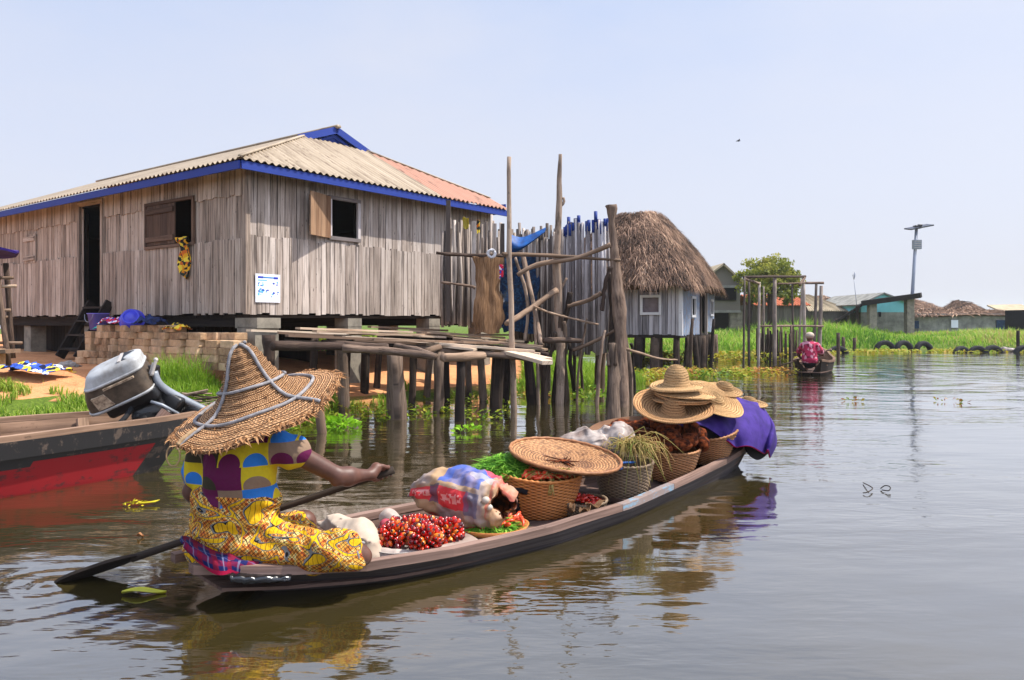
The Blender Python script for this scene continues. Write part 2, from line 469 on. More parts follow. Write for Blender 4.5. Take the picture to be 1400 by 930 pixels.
def ground():
    m = Mt('bank soil', .95, .15); p = m.pos(); t = m.attr(); x = m.sep(t)
    g = m.noise(p, 1.2, 6, .65); fine = m.noise(p, 22, 5, .7)
    c = m.ramp(m.ma('ADD', m.ma('MULTIPLY', g, .6), m.ma('MULTIPLY', fine, .4)), [(.3, lin(140, 90, 58)), (.5, lin(198, 138, 94)), (.7, lin(212, 160, 116))])
    gr = m.ramp(fine, [(.3, lin(50, 66, 20)), (.6, lin(92, 112, 36)), (.8, lin(130, 128, 60))])
    c = m.mix(m.ramp(m.ma('ADD', x[1], m.ma('MULTIPLY', m.ma('SUBTRACT', g, .5), .8)), [(.42, 0.0), (.6, 1.0)]), c, gr)
    c = m.mix(m.ramp(x[0], [(.45, 1.0), (.56, 0.0)]), c, lin(72, 58, 40))
    m.color(c); m.bump(fine, .6, .03); return m.m
MAT['ground'] = ground()

def water():
    m = Mt('murky lagoon water', .07, .5); p = m.pos()
    m.b.inputs['IOR'].default_value = 1.9; m.b.inputs['Coat Weight'].default_value = 1.0; m.b.inputs['Coat IOR'].default_value = 2.0; m.b.inputs['Coat Roughness'].default_value = .04
    q = m.mul(p, (1, 1, 0)); x = m.sep(p)
    big = m.noise(m.mul(q, (.35, .9, 1)), 1.0, 3, .5)
    mid = m.noise(m.mul(q, (1.6, 4.6, 1)), 1.0, 3, .5, .4)
    small = m.noise(m.mul(q, (5.5, 15, 1)), 1.0, 2, .5, .3)
    patch = m.ramp(m.noise(q, .45, 2), [(.4, .1), (.62, 1.0)])
    # rings spreading from the moving canoe and its paddle
    def rings(cx, cy, k, reach):
        dx = m.ma('SUBTRACT', x[0], cx); dy = m.ma('SUBTRACT', x[1], cy)
        d = m.ma('SQRT', m.ma('ADD', m.ma('MULTIPLY', dx, dx), m.ma('MULTIPLY', dy, dy)))
        d2 = m.ma('ADD', d, m.ma('MULTIPLY', m.noise(q, 1.3, 2), .25))
        return m.ma('MULTIPLY', m.ma('SINE', m.ma('MULTIPLY', d2, k)), m.ma('EXPONENT', m.ma('MULTIPLY', d, -1.0 / reach)))
    h = m.ma('ADD', m.ma('MULTIPLY', big, 1.0), m.ma('MULTIPLY', m.ma('MULTIPLY', mid, .36), patch))
    tiny = m.noise(m.mul(q, (16, 40, 1)), 1.0, 2, .5, .3)
    h = m.ma('ADD', h, m.ma('MULTIPLY', m.ma('ADD', m.ma('MULTIPLY', small, .085), m.ma('MULTIPLY', tiny, .018)), m.ma('ADD', m.ma('MULTIPLY', patch, .8), .2)))
    h = m.ma('ADD', h, m.ma('MULTIPLY', rings(-2.3, 3.8, 42.0, .45), .035))
    h = m.ma('ADD', h, m.ma('MULTIPLY', rings(-.9, 3.2, 34.0, .5), .03))
    h = m.ma('ADD', h, m.ma('MULTIPLY', rings(1.6, 5.6, 30.0, .8), .03))
    h = m.ma('ADD', h, m.ma('MULTIPLY', rings(7.4, 18.7, 9.0, 3.5), .12))
    bn = m.bump(h, 1.0, .035); m.put(m.b.inputs['Coat Normal'], bn.outputs[0])
    m.color(m.ramp(m.noise(q, .5, 3), [(.3, lin(48, 41, 19)), (.7, lin(60, 52, 27))]))
    return m.m
MAT['water'] = water()

def leafy(name, cols, trans=.35, rough=.6):
    """thin blades: colour by random id and by height along the blade"""
    m = Mt(name, rough, .25); t = m.attr(); x = m.sep(t)
    k = len(cols)
    c = m.ramp(x[2], [(i / (k - 1), q) for i, q in enumerate(cols)])
    m.color(c)
    tr = m.n('ShaderNodeBsdfTranslucent'); m.put(tr.inputs[0], m.mix(.5, c, lin(190, 200, 60), 'MULTIPLY') if False else c)
    mx = m.n('ShaderNodeMixShader'); mx.inputs[0].default_value = trans
    out = m.nt.nodes['Material Output']
    m.nt.links.new(m.b.outputs[0], mx.inputs[1]); m.nt.links.new(tr.outputs[0], mx.inputs[2]); m.nt.links.new(mx.outputs[0], out.inputs[0])
    return m.m
MAT['grass'] = leafy('fresh grass blades', [lin(66, 98, 20), lin(112, 148, 36), lin(148, 174, 56), lin(178, 182, 96)], .42)
MAT['far_grass'] = leafy('tall bank grass', [lin(62, 104, 26), lin(106, 150, 40), lin(142, 176, 56), lin(176, 176, 96), lin(168, 140, 96)], .42)
MAT['weed'] = leafy('floating weed leaves', [lin(70, 104, 20), lin(128, 150, 34), lin(168, 150, 50), lin(172, 108, 54), lin(120, 70, 44)], .35)
MAT['lettuce'] = leafy('bright water plant leaves', [lin(110, 160, 26), lin(150, 196, 50)], .4)
MAT['tree_leaf'] = leafy('tree leaves', [lin(60, 74, 22), lin(108, 118, 38), lin(150, 150, 58), lin(176, 166, 84)], .4)
MAT['thatch'] = leafy('old thatch straw', [lin(42, 33, 27), lin(92, 71, 58), lin(136, 107, 88), lin(184, 152, 126)], .1, .9)
MAT['thatch_base'] = plain('packed thatch', lin(108, 84, 68), .95, .1, .5, 14, .8)
MAT['herb'] = leafy('fresh green herb', [lin(62, 118, 26), lin(112, 170, 48), lin(154, 196, 72)], .35)
MAT['dry_grass'] = leafy('drying grass stalks', [lin(120, 132, 52), lin(176, 156, 88), lin(204, 176, 112), lin(150, 112, 66)], .3)
MAT['straw'] = leafy('frayed straw', [lin(104, 68, 40), lin(160, 114, 74), lin(196, 150, 104)], .2, .8)

def straw(name, cols, rings=60, ang=60):
    """plaited straw: tc.x runs round, tc.y runs outwards"""
    m = Mt(name, .75, .25); t = m.attr(); x = m.sep(t)
    a = m.ma('MULTIPLY', m.ma('ADD', x[1], m.ma('MULTIPLY', m.noise(m.mul(t, (2.5, 6, 1)), 1, 2), .035)), rings); band = m.ma('FLOOR', a); sg = m.ma('SUBTRACT', m.ma('MULTIPLY', m.ma('MODULO', band, 2.0), 2.0), 1.0)
    sl = m.ma('SINE', m.ma('ADD', m.ma('MULTIPLY', x[0], ang * 4), m.ma('MULTIPLY', m.ma('MULTIPLY', sg, m.ma('FRACT', a)), 3.2)))
    prof = m.ma('SINE', m.ma('MULTIPLY', m.ma('FRACT', a), PI))
    nz = m.noise(m.mul(t, (30, 50, 3)), 1, 4)
    h = m.ma('ADD', m.ma('MULTIPLY', sl, .25), prof)
    f = m.ma('ADD', m.ma('MULTIPLY', h, .28), m.ma('MULTIPLY', nz, .7))
    c = m.ramp(f, [(.3, cols[0]), (.5, cols[1]), (.72, cols[2])])
    m.color(c); m.bump(h, 1.0, .010); return m.m
MAT['hat_rough'] = straw('coarse plaited straw', [lin(78, 48, 30), lin(166, 118, 78), lin(218, 172, 126)], 62, 30)
MAT['hat_fine'] = straw('fine straw coils', [lin(138, 100, 60), lin(206, 162, 110), lin(230, 192, 142)], 21, 30)
MAT['hat_brown'] = straw('brown straw coils', [lin(108, 74, 44), lin(178, 132, 88), lin(208, 164, 116)], 21, 30)

def weave(name, cols):
    m = Mt(name, .6, .35); t = m.attr(); x = m.sep(t)
    nz = m.noise(m.mul(t, (22, 60, 9)), 1, 5, .7); n2 = m.noise(m.obj(), 5, 3)
    c = m.ramp(m.ma('ADD', m.ma('MULTIPLY', nz, .6), m.ma('MULTIPLY', n2, .4)), [(.3, cols[0]), (.5, cols[1]), (.7, cols[2])])
    c = m.mix(m.ramp(x[2], [(.0, .8), (.45, 0.0)]), c, tuple(q * .25 for q in cols[0][:3]) + (1,))  # crevices between strands painted darker, as shade would fall there
    m.color(c); m.bump(nz, .4, .003); return m.m
MAT['wicker_orange'] = weave('orange wicker', [lin(134, 76, 34), lin(186, 116, 58), lin(206, 142, 82)])
MAT['wicker_brown'] = weave('brown wicker', [lin(104, 64, 36), lin(156, 106, 66), lin(184, 138, 94)])
def traymat():
    m = Mt('coiled tray straw', .65, .3); t = m.attr(); x = m.sep(t); nz = m.noise(m.mul(t, (26, 40, 1)), 1, 4, .7)
    st = m.noise(m.mul(t, (3.2, 5.0, 0)), 1, 4, .7)
    c = m.ramp(nz, [(.3, lin(120, 78, 46)), (.55, lin(176, 128, 84)), (.75, lin(206, 164, 118))])
    c = m.mix(m.ramp(m.ma('SUBTRACT', st, m.ma('MULTIPLY', x[1], .28)), [(.36, 0.0), (.52, .75)]), c, lin(78, 44, 28))
    c = m.mix(m.ramp(x[2], [(.1, .85), (.55, 0.0)]), c, lin(58, 34, 20))  # groove shade painted in so the coil ridges stand out
    m.color(c); m.bump(nz, .5, .004); return m.m
MAT['tray'] = traymat()
MAT['wicker_grey'] = weave('greyed wicker', [lin(70, 56, 44), lin(118, 98, 76), lin(146, 124, 100)])
MAT['wicker_pale'] = weave('winnowing tray wicker', [lin(84, 48, 28), lin(142, 94, 58), lin(180, 130, 86)])

MAT['skin'] = None
def skin():
    m = Mt('dark brown skin', .5, .4); o = m.obj()
    m.color(m.ramp(m.noise(o, 9, 4), [(.3, lin(72, 44, 34)), (.7, lin(100, 64, 50))]))
    m.bump(m.noise(o, 90, 3), .15, .002); return m.m
MAT['skin'] = skin()

def shirt():
    m = Mt('patchwork print cloth', .85, .15); o = m.obj()
    p = m.vadd(m.mul(o, (9.0, 2.0, 9.4)), (40.4, 20.0, 40.02)); x = m.sep(p)
    ix = m.ma('FLOOR', x[0]); iz = m.ma('FLOOR', x[2]); fx = m.ma('FRACT', x[0]); fz = m.ma('FRACT', x[2])
    pal = [lin(212, 188, 34), lin(98, 22, 70), lin(44, 122, 206), lin(142, 118, 98), lin(58, 54, 38), lin(22, 18, 22), lin(216, 192, 30)]
    def pick(v, order):
        return m.ramp(v, [(i / len(order), pal[k]) for i, k in enumerate(order)], 'CONSTANT')
    a = pick(m.white(m.comb(ix, 3.0, iz)), [0, 3, 0, 1, 4, 0, 2, 3, 0, 5])
    b = pick(m.white(m.comb(ix, 8.0, iz)), [1, 2, 1, 3, 1, 2, 4])
    dx = m.ma('SUBTRACT', fx, .5); dz = m.ma('SUBTRACT', fz, .12)
    r2 = m.ma('ADD', m.ma('MULTIPLY', dx, dx), m.ma('MULTIPLY', dz, dz))
    c = m.mix(m.ma('LESS_THAN', r2, .2), a, b)
    c = m.mix(m.ma('MULTIPLY', m.noise(o, 60, 3), .3), c, lin(60, 50, 50)) 
    m.color(c); m.bump(m.noise(o, 14, 3), .4, .02); return m.m
MAT['shirt'] = shirt()

def wrap():
    m = Mt('yellow and orange print wrap', .8, .2); o = m.obj()
    p = m.vadd(o, m.mul(m.noise(o, 7, 2, col=True), (.05, .05, .05))); x = m.sep(p)
    s = m.ma('ADD', x[0], m.ma('MULTIPLY', x[2], .8)); t = m.ma('SUBTRACT', m.ma('MULTIPLY', x[0], .8), x[2])
    def lines(v, k, w):
        return m.ma('LESS_THAN', m.ma('ABSOLUTE', m.ma('SUBTRACT', m.ma('FRACT', m.ma('MULTIPLY', v, k)), .5)), w)
    cell = m.white(m.comb(m.ma('FLOOR', m.ma('MULTIPLY', s, 52.0)), 1.0, m.ma('FLOOR', m.ma('MULTIPLY', t, 52.0))))
    c = m.ramp(cell, [(0, lin(186, 112, 36)), (.35, lin(206, 150, 62)), (.6, lin(212, 182, 112)), (.85, lin(180, 88, 34))], 'CONSTANT')
    net = m.ma('MAXIMUM', lines(s, 52.0, .085), lines(t, 52.0, .085))
    c = m.mix(net, c, lin(34, 24, 18))
    # broad curling yellow ribbons with dark outlines and ticks
    w = m.noise(m.vadd(m.mul(o, (1.0, 1.0, 1.9)), (3.1, .4, 1.7)), 5.0, 1, .4, .9)
    e = m.ma('ABSOLUTE', m.ma('SUBTRACT', m.ma('FRACT', m.ma('MULTIPLY', w, 4.6)), .5))
    rib = m.ma('LESS_THAN', e, .15); outl = m.ma('LESS_THAN', m.ma('ABSOLUTE', m.ma('SUBTRACT', e, .16)), .018)
    blk = m.ma('LESS_THAN', m.ma('ABSOLUTE', m.ma('SUBTRACT', e, .2)), .025)
    tick = lines(x[0], 45.0, .06)
    yel = m.mix(m.ma('MULTIPLY', tick, .75), lin(206, 158, 14), lin(40, 32, 16))
    c = m.mix(rib, c, yel); c = m.mix(outl, c, lin(28, 24, 24)); c = m.mix(blk, c, lin(110, 108, 104))
    m.color(c); m.bump(m.noise(m.mul(o, (1, 1, .5)), 16, 4), .7, .03); return m.m
MAT['wrap'] = wrap()

def plaid():
    m = Mt('blue and red plaid cloth', .85, .15); t = m.attr(); x = m.sep(t)
    def band(v, k, off, w): return m.ma('LESS_THAN', m.ma('ABSOLUTE', m.ma('SUBTRACT', m.ma('FRACT', m.ma('ADD', m.ma('MULTIPLY', v, k), off)), .5)), w)
    c = m.mix(m.ma('MULTIPLY', band(x[0], 4.0, 0.0, .17), .8), lin(20, 26, 74), lin(112, 14, 36))
    c = m.mix(m.ma('MULTIPLY', band(x[1], 2.0, .2, .17), .6), c, lin(116, 14, 38))
    c = m.mix(m.ma('MULTIPLY', band(x[0], 4.0, .45, .045), .6), c, lin(110, 114, 140))
    c = m.mix(m.ma('MULTIPLY', band(x[1], 2.0, .7, .03), .5), c, lin(92, 100, 140))
    c = m.mix(m.ma('GREATER_THAN', x[1], .86), c, lin(150, 18, 56))
    m.color(c); m.bump(m.noise(m.obj(), 60, 3), .4, .004); return m.m
MAT['plaid'] = plaid()

def cloth(name, col, col2=None, rough=.85, scale=8, sheen=.0):
    m = Mt(name, rough, .2); o = m.obj(); g = m.noise(o, scale, 4)
    c2 = col2 or tuple(q * .6 for q in col[:3]) + (1,)
    m.color(m.mix(m.ramp(g, [(.4, 0.0), (.62, 1.0)]), col, c2)); m.bump(m.noise(o, scale * 8, 3), .3, .006); return m.m
MAT['purple'] = cloth('purple cloth', lin(62, 42, 118), lin(48, 32, 96))
def crinkle(mat, k=11, st=.9, d=.03):
    nt_ = mat.node_tree; b = nt_.nodes['Principled BSDF']; tc_ = nt_.nodes.new('ShaderNodeTexCoord'); n_ = nt_.nodes.new('ShaderNodeTexNoise')
    n_.noise_type = 'RIDGED_MULTIFRACTAL'; n_.inputs['Scale'].default_value = k; n_.inputs['Detail'].default_value = 3; n_.inputs['Distortion'].default_value = .8
    bp = nt_.nodes.new('ShaderNodeBump'); bp.inputs['Strength'].default_value = st; bp.inputs['Distance'].default_value = d
    nt_.links.new(tc_.outputs['Object'], n_.inputs['Vector']); nt_.links.new(n_.outputs['Fac'], bp.inputs['Height']); nt_.links.new(bp.outputs[0], b.inputs['Normal']); return mat
MAT['magenta'] = cloth('magenta edging', lin(176, 24, 84))
MAT['black_cloth'] = cloth('black cloth', lin(26, 22, 26))
MAT['white_plastic'] = cloth('grubby white plastic', lin(160, 148, 140), lin(112, 94, 84), .4, 7)
MAT['white_sheet'] = cloth('white sheet', lin(176, 162, 152), lin(140, 122, 112), .6, 5)
MAT['pale_sack'] = cloth('pale sack cloth', lin(186, 170, 154), lin(166, 148, 130), .7, 4)
MAT['brown_fibre'] = plain('dark brown fibre', lin(134, 66, 34), .95, .1, .7, 22, 1.0, dark=lin(44, 20, 12))
crinkle(MAT['white_plastic'], 9, 1, .035); crinkle(MAT['pale_sack'], 5, .45, .025); crinkle(MAT['white_sheet'], 9, .7, .02)
MAT['blue_plastic'] = plain('blue plastic', lin(62, 66, 196), .35, .5, .1, 3, 0)
MAT['purple_plastic'] = plain('purple plastic', lin(112, 104, 196), .4, .4, .15, 4, 0)
MAT['blue_tarp'] = cloth('bright blue tarp', lin(24, 84, 150), lin(30, 60, 110), .5, 9)
MAT['blue_stake'] = painted('blue wrapped stake top', lin(30, 58, 132), lin(22, 34, 80), .55)
MAT['rubber'] = plain('old black rubber', lin(38, 38, 40), .85, .25, .3, 7, .3)
MAT['rope_grey'] = plain('grey rope', lin(152, 148, 148), .8, .2, .4, 30, .8)
MAT['straw_cord'] = plain('tan twisted cord', lin(170, 140, 104), .8, .2, .3, 30, .6)
MAT['rope_white'] = plain('white cord', lin(206, 204, 206), .8, .2, .2, 30, .5)
MAT['white_enamel'] = plain('chipped white enamel', lin(180, 172, 164), .4, .5, .15, 6, 0)
MAT['cowl'] = plain('scratched grey cowling', lin(178, 180, 180), .38, .5, .4, 6, .1, dark=lin(120, 114, 106))
MAT['cowl_side'] = plain('shade brown cowling', lin(92, 78, 64), .45, .4, .5, 9, .1, dark=lin(52, 44, 36))  # mottled brown; shade of the near side put into the tone
MAT['cowl_pale'] = plain('worn pale decal', lin(186, 164, 138), .5, .4, .5, 26, .0, dark=lin(110, 90, 72))
MAT['engine_black'] = plain('greasy black metal', lin(26, 25, 26), .4, .5, .4, 9, .2)
MAT['leg_grey'] = plain('grey painted alloy', lin(134, 140, 148), .4, .5, .3, 10, .0)
MAT['steel'] = plain('galvanised steel', lin(136, 142, 158), .4, .5, .2, 6, 0)
MAT['panel'] = plain('dark solar cell', lin(40, 42, 54), .3, .5, .1, 5, 0)
MAT['teal_wall'] = painted('teal painted plaster', lin(140, 218, 226), lin(170, 190, 188), .62, .9, 3)
MAT['grey_wall'] = plain('stained grey plaster', lin(150, 148, 140), .95, .15, .45, 2, .2)
MAT['rust_roof'] = plain('rust orange roof sheet', lin(186, 104, 70), .8, .2, .35, 2, 0)
MAT['tan_roof'] = plain('tan roof sheet', lin(176, 160, 132), .8, .2, .3, 2, 0)
MAT['grey_house'] = wood('grey brown siding', [lin(70, 66, 58), lin(96, 90, 80), lin(116, 110, 100)], 1, 12, .3, .2)
MAT['dark'] = plain('dark interior cloth', lin(18, 17, 17), .95, .1, .1, 4, 0)
MAT['poster'] = plain('white poster board', lin(222, 224, 232), .5, .3, .05, 4, 0)
MAT['ink_blue'] = plain('deep blue print', lin(30, 52, 170), .5, .3, .1, 30, 0)
MAT['ink_cyan'] = plain('light blue print', lin(92, 180, 226), .5, .3, .1, 30, 0)
MAT['pepper'] = plain('red pepper skin', lin(196, 24, 18), .25, .6, .3, 20, 0, dark=lin(140, 40, 14))
MAT['carrot'] = plain('orange red pepper skin', lin(222, 84, 40), .35, .5, .3, 20, 0, dark=lin(190, 40, 20))
MAT['egg'] = plain('white bulb', lin(188, 176, 160), .5, .4, .15, 9, 0)
def nut():
    m = Mt('palm nut skin', .22, .6); t = m.attr(); x = m.sep(t)
    inf = m.n('ShaderNodeObjectInfo').outputs['Random']
    f = m.ma('FRACT', m.ma('ADD', x[2], inf))
    c = m.ramp(f, [(0, lin(60, 6, 14)), (.2, lin(150, 10, 16)), (.5, lin(206, 24, 18)), (.8, lin(220, 70, 24)), (.95, lin(230, 136, 44))])
    c = m.mix(m.ramp(m.ma('ADD', m.ma('MULTIPLY', x[1], .32), m.ma('MULTIPLY', m.noise(m.obj(), 40, 2), .4)), [(.34, 1.0), (.5, 0.0)]), c, lin(40, 8, 18))
    m.color(c); return m.m
MAT['nut'] = nut()
def sackprint():
    m = Mt('printed woven sack', .55, .3); t = m.attr(); o = m.obj(); x = m.sep(t)
    # tc: x along the sack, y round it
    nz = m.noise(m.mul(t, (1.6, 1.2, 1)), 2.3, 3, .55, .6)
    c = m.mix(m.ramp(m.noise(m.mul(t, (3, 2, 1)), 1.5, 3), [(.45, 0.0), (.6, 1.0)]), lin(168, 136, 100), lin(150, 134, 128))
    def rng(v, a, b): return m.ma('MULTIPLY', m.ma('GREATER_THAN', v, a), m.ma('LESS_THAN', v, b))
    wy = m.ma('ADD', x[1], m.ma('MULTIPLY', m.ma('SUBTRACT', nz, .5), .05))
    wx = m.ma('ADD', x[0], m.ma('MULTIPLY', m.ma('SUBTRACT', nz, .5), .12))
    blue = m.ma('MULTIPLY', rng(wx, .34, .74), rng(wy, .345, .62))
    c = m.mix(m.ma('MULTIPLY', blue, m.ramp(nz, [(.42, 1.0), (.6, .25)])), c, lin(52, 84, 160))
    red2 = m.ma('MULTIPLY', rng(wx, .52, .86), rng(wy, .56, .66)); c = m.mix(m.ma('MULTIPLY', red2, .8), c, lin(200, 40, 44))
    c = m.mix(m.ma('MULTIPLY', m.ma('MULTIPLY', rng(wx, .6, .88), rng(wy, .42, .5)), .55), c, lin(172, 170, 176))
    band = m.ma('MULTIPLY', rng(wx, .06, .66), rng(wy, .225, .315)); c = m.mix(band, c, lin(202, 34, 44))
    # worn pale lettering inside the red band
    lt = m.ma('MULTIPLY', m.ma('GREATER_THAN', m.white(m.comb(m.ma('FLOOR', m.ma('MULTIPLY', x[0], 85.0)), 2.0, m.ma('FLOOR', m.ma('MULTIPLY', x[1], 90.0)))), .48), m.ma('MULTIPLY', rng(wy, .25, .29), m.ma('MAXIMUM', rng(x[0], .12, .3), rng(x[0], .4, .6))))
    c = m.mix(m.ma('MULTIPLY', lt, .6), c, lin(228, 180, 170))
    c = m.mix(m.ma('MULTIPLY', m.ma('MULTIPLY', rng(wx, .3, .37), rng(wy, .22, .325)), .8), c, lin(52, 58, 84))
    c = m.mix(m.ma('MULTIPLY', m.ma('MULTIPLY', rng(wx, .62, .75), rng(wy, .2, .32)), .75), c, lin(66, 74, 108))
    base = m.ma('MULTIPLY', m.ma('LESS_THAN', wy, .13), m.ramp(nz, [(.4, .9), (.55, .2)])); c = m.mix(base, c, lin(196, 50, 48))
    end = m.ma('GREATER_THAN', wx, .84); c = m.mix(m.ma('MULTIPLY', end, m.ramp(nz, [(.45, .85), (.6, .1)])), c, lin(170, 60, 46))
    c = m.mix(m.ma('MULTIPLY', m.noise(o, 30, 4), .3), c, lin(120, 100, 90))
    m.color(c); crinkle(m.m, 8, .9, .03); return m.m
MAT['sack'] = sackprint()
def printcloth(name, cols, scale):
    m = Mt(name, .8, .2); o = m.obj()
    v = m.n('ShaderNodeTexVoronoi'); m.put(v.inputs['Vector'], m.vadd(o, m.mul(m.noise(o, scale * .8, 2, col=True), (.06, .06, .06)))); v.inputs['Scale'].default_value = scale
    s = m.sep(v.outputs['Color'])[0]
    m.color(m.ramp(s, [(i / len(cols), c) for i, c in enumerate(cols)], 'CONSTANT')); return m.m
MAT['print_orange'] = printcloth('orange and black print cloth', [lin(208, 150, 30), lin(30, 26, 24), lin(196, 96, 30), lin(220, 190, 60), lin(40, 50, 40)], 22)
MAT['print_blue'] = printcloth('blue white and yellow cloth', [lin(40, 70, 160), lin(220, 224, 232), lin(24, 28, 60), lin(206, 190, 60), lin(60, 96, 190)], 14)
MAT['print_red'] = printcloth('red and white cloth', [lin(190, 30, 60), lin(220, 214, 220), lin(40, 60, 150), lin(190, 30, 60)], 24)
MAT['print_pink'] = printcloth('pink and dark print cloth', [lin(172, 46, 80), lin(104, 24, 46), lin(190, 130, 144), lin(160, 40, 72)], 16)
MAT['net_blue'] = printcloth('blue patterned curtain', [lin(26, 52, 80), lin(18, 36, 62), lin(40, 70, 100), lin(24, 46, 76), lin(36, 44, 54)], 34)
def palm():
    m = Mt('woven dry palm mat', .85, .2); t = m.attr()
    g = m.noise(m.mul(t, (5, 46, 3)), 1, 5, .7, .6)
    m.color(m.ramp(g, [(.3, lin(62, 42, 28)), (.5, lin(124, 92, 64)), (.72, lin(164, 130, 96))])); m.bump(g, 1.0, .012); return m.m
MAT['palm_mat'] = palm()
# ================================================================== camera, sky, sun
cam_d = bpy.data.cameras.new('camera'); cam = bpy.data.objects.new('camera', cam_d); COL.objects.link(cam)
cam.location = (0, 0, CH); cam.rotation_euler = (PI / 2, 0, 0)
cam_d.sensor_width = 36; cam_d.lens = 36 * FPX / 1400; cam_d.shift_y = -(465 - HV) / 1400
cam_d.clip_start = .05; cam_d.clip_end = 3000
SC.camera = cam
SUN_EL, SUN_AZ = math.radians(57), math.radians(4)      # azimuth measured from +X towards +Y
sd = bpy.data.lights.new('sun', 'SUN'); sun = bpy.data.objects.new('sun', sd); COL.objects.link(sun)
sdir = Vector((math.cos(SUN_EL) * math.cos(SUN_AZ), math.cos(SUN_EL) * math.sin(SUN_AZ), math.sin(SUN_EL)))
sun.rotation_euler = sdir.to_track_quat('Z', 'Y').to_euler(); sun.location = (30, 0, 40)
sd.energy = 4.4; sd.angle = math.radians(.6); sd.color = (1.0, .95, .87)
wd = bpy.data.worlds.new('World'); SC.world = wd; wd.use_nodes = True
nt = wd.node_tree; bg = nt.nodes['Background']
sky = nt.nodes.new('ShaderNodeTexSky'); sky.sky_type = 'NISHITA'; sky.sun_disc = False
sky.sun_elevation = SUN_EL; sky.sun_rotation = PI / 2 - SUN_AZ
sky.altitude = 0; sky.air_density = 1.0; sky.dust_density = 5.0; sky.ozone_density = 2.0
# thin milky overcast veil over the blue
tcn = nt.nodes.new('ShaderNodeTexCoord'); sx = nt.nodes.new('ShaderNodeSeparateXYZ'); nt.links.new(tcn.outputs['Generated'], sx.inputs[0])
rp = nt.nodes.new('ShaderNodeValToRGB'); nt.links.new(sx.outputs[2], rp.inputs[0])
rp.color_ramp.elements[0].position = 0.0; rp.color_ramp.elements[0].color = (5.2, 5.3, 6.0, 1)
rp.color_ramp.elements[1].position = .5; rp.color_ramp.elements[1].color = (3.05, 4.05, 6.2, 1)
e_ = rp.color_ramp.elements.new(.16); e_.color = (4.9, 5.2, 6.25, 1)
mxs = nt.nodes.new('ShaderNodeMix'); mxs.data_type = 'RGBA'; mxs.inputs['Factor'].default_value = .8
nzs = nt.nodes.new('ShaderNodeTexNoise'); nzs.inputs['Scale'].default_value = 1.6; nzs.inputs['Detail'].default_value = 5; nzs.inputs['Roughness'].default_value = .55
mps = nt.nodes.new('ShaderNodeVectorMath'); mps.operation = 'MULTIPLY'; mps.inputs[1].default_value = (1, 1, 2.6); nt.links.new(tcn.outputs['Generated'], mps.inputs[0]); nt.links.new(mps.outputs[0], nzs.inputs['Vector'])
rpc = nt.nodes.new('ShaderNodeValToRGB'); nt.links.new(nzs.outputs['Fac'], rpc.inputs[0]); rpc.color_ramp.elements[0].position = .35; rpc.color_ramp.elements[0].color = (0, 0, 0, 1); rpc.color_ramp.elements[1].position = .7; rpc.color_ramp.elements[1].color = (.85, .85, .85, 1)
mxc = nt.nodes.new('ShaderNodeMix'); mxc.data_type = 'RGBA'; nt.links.new(rpc.outputs[0], mxc.inputs['Factor']); nt.links.new(rp.outputs[0], mxc.inputs['A']); mxc.inputs['B'].default_value = (5.0, 5.2, 6.0, 1)
nt.links.new(sky.outputs[0], mxs.inputs['A']); nt.links.new(mxc.outputs['Result'], mxs.inputs['B'])
# added fill: the sky is brightened behind the viewer to lift shaded near sides
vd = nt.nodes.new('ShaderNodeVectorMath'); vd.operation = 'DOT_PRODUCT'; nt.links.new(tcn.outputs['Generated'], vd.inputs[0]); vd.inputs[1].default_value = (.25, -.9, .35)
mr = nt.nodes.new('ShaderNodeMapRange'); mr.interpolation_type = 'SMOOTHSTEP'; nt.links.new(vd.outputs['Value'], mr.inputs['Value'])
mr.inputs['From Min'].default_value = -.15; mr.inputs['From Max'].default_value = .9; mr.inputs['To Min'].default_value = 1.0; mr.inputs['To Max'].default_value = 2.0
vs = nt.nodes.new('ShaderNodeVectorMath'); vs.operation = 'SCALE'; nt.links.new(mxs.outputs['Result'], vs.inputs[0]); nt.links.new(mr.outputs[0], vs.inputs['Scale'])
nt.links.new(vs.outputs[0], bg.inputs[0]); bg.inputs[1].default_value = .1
SC.view_settings.view_transform = 'Standard'; SC.view_settings.look = 'None'; SC.view_settings.gamma = 1; SC.view_settings.exposure = .75
SC.cycles.max_bounces = 6; SC.cycles.transparent_max_bounces = 8; SC.cycles.use_denoising = True
SC.cycles.caustics_reflective = False; SC.cycles.caustics_refractive = False; SC.cycles.sample_clamp_indirect = 6

# ================================================================== ground and water
NEAR = np.array([(-60, 4.6), (-8, 7.4), (-4.9, 8.6), (-3.5, 9.7), (-2.6, 11.4), (-1.5, 13.0), (.1, 14.3), (1.7, 15.2), (2.7, 16.4), (2.0, 18.6), (0, 21), (-3, 26), (-8, 40), (-60, 60)], float)
FAR = np.array([(2, 31), (6, 27.6), (9, 28.0), (11, 31), (14, 34.3), (20, 35.8), (30, 35.2), (60, 33), (500, 20), (500, 900), (-300, 900), (-60, 60), (-8, 40)], float)
def sdpoly(p, V):
    p = np.asarray(p, float); d = np.full(p.shape[:-1], 1e18); s = np.ones(p.shape[:-1])
    n = len(V)
    for i in range(n):
        a = V[i]; b = V[i - 1]; e = b - a; w = p - a
        t = np.clip((w @ e) / (e @ e), 0, 1)
        d = np.minimum(d, np.sum((w - t[..., None] * e) ** 2, -1))
        c1 = p[..., 1] >= a[1]; c2 = p[..., 1] < b[1]; c3 = e[0] * w[..., 1] > e[1] * w[..., 0]
        flip = (c1 & c2 & c3) | (~c1 & ~c2 & ~c3); s = np.where(flip, -s, s)
    return -s * np.sqrt(d)          # positive on land
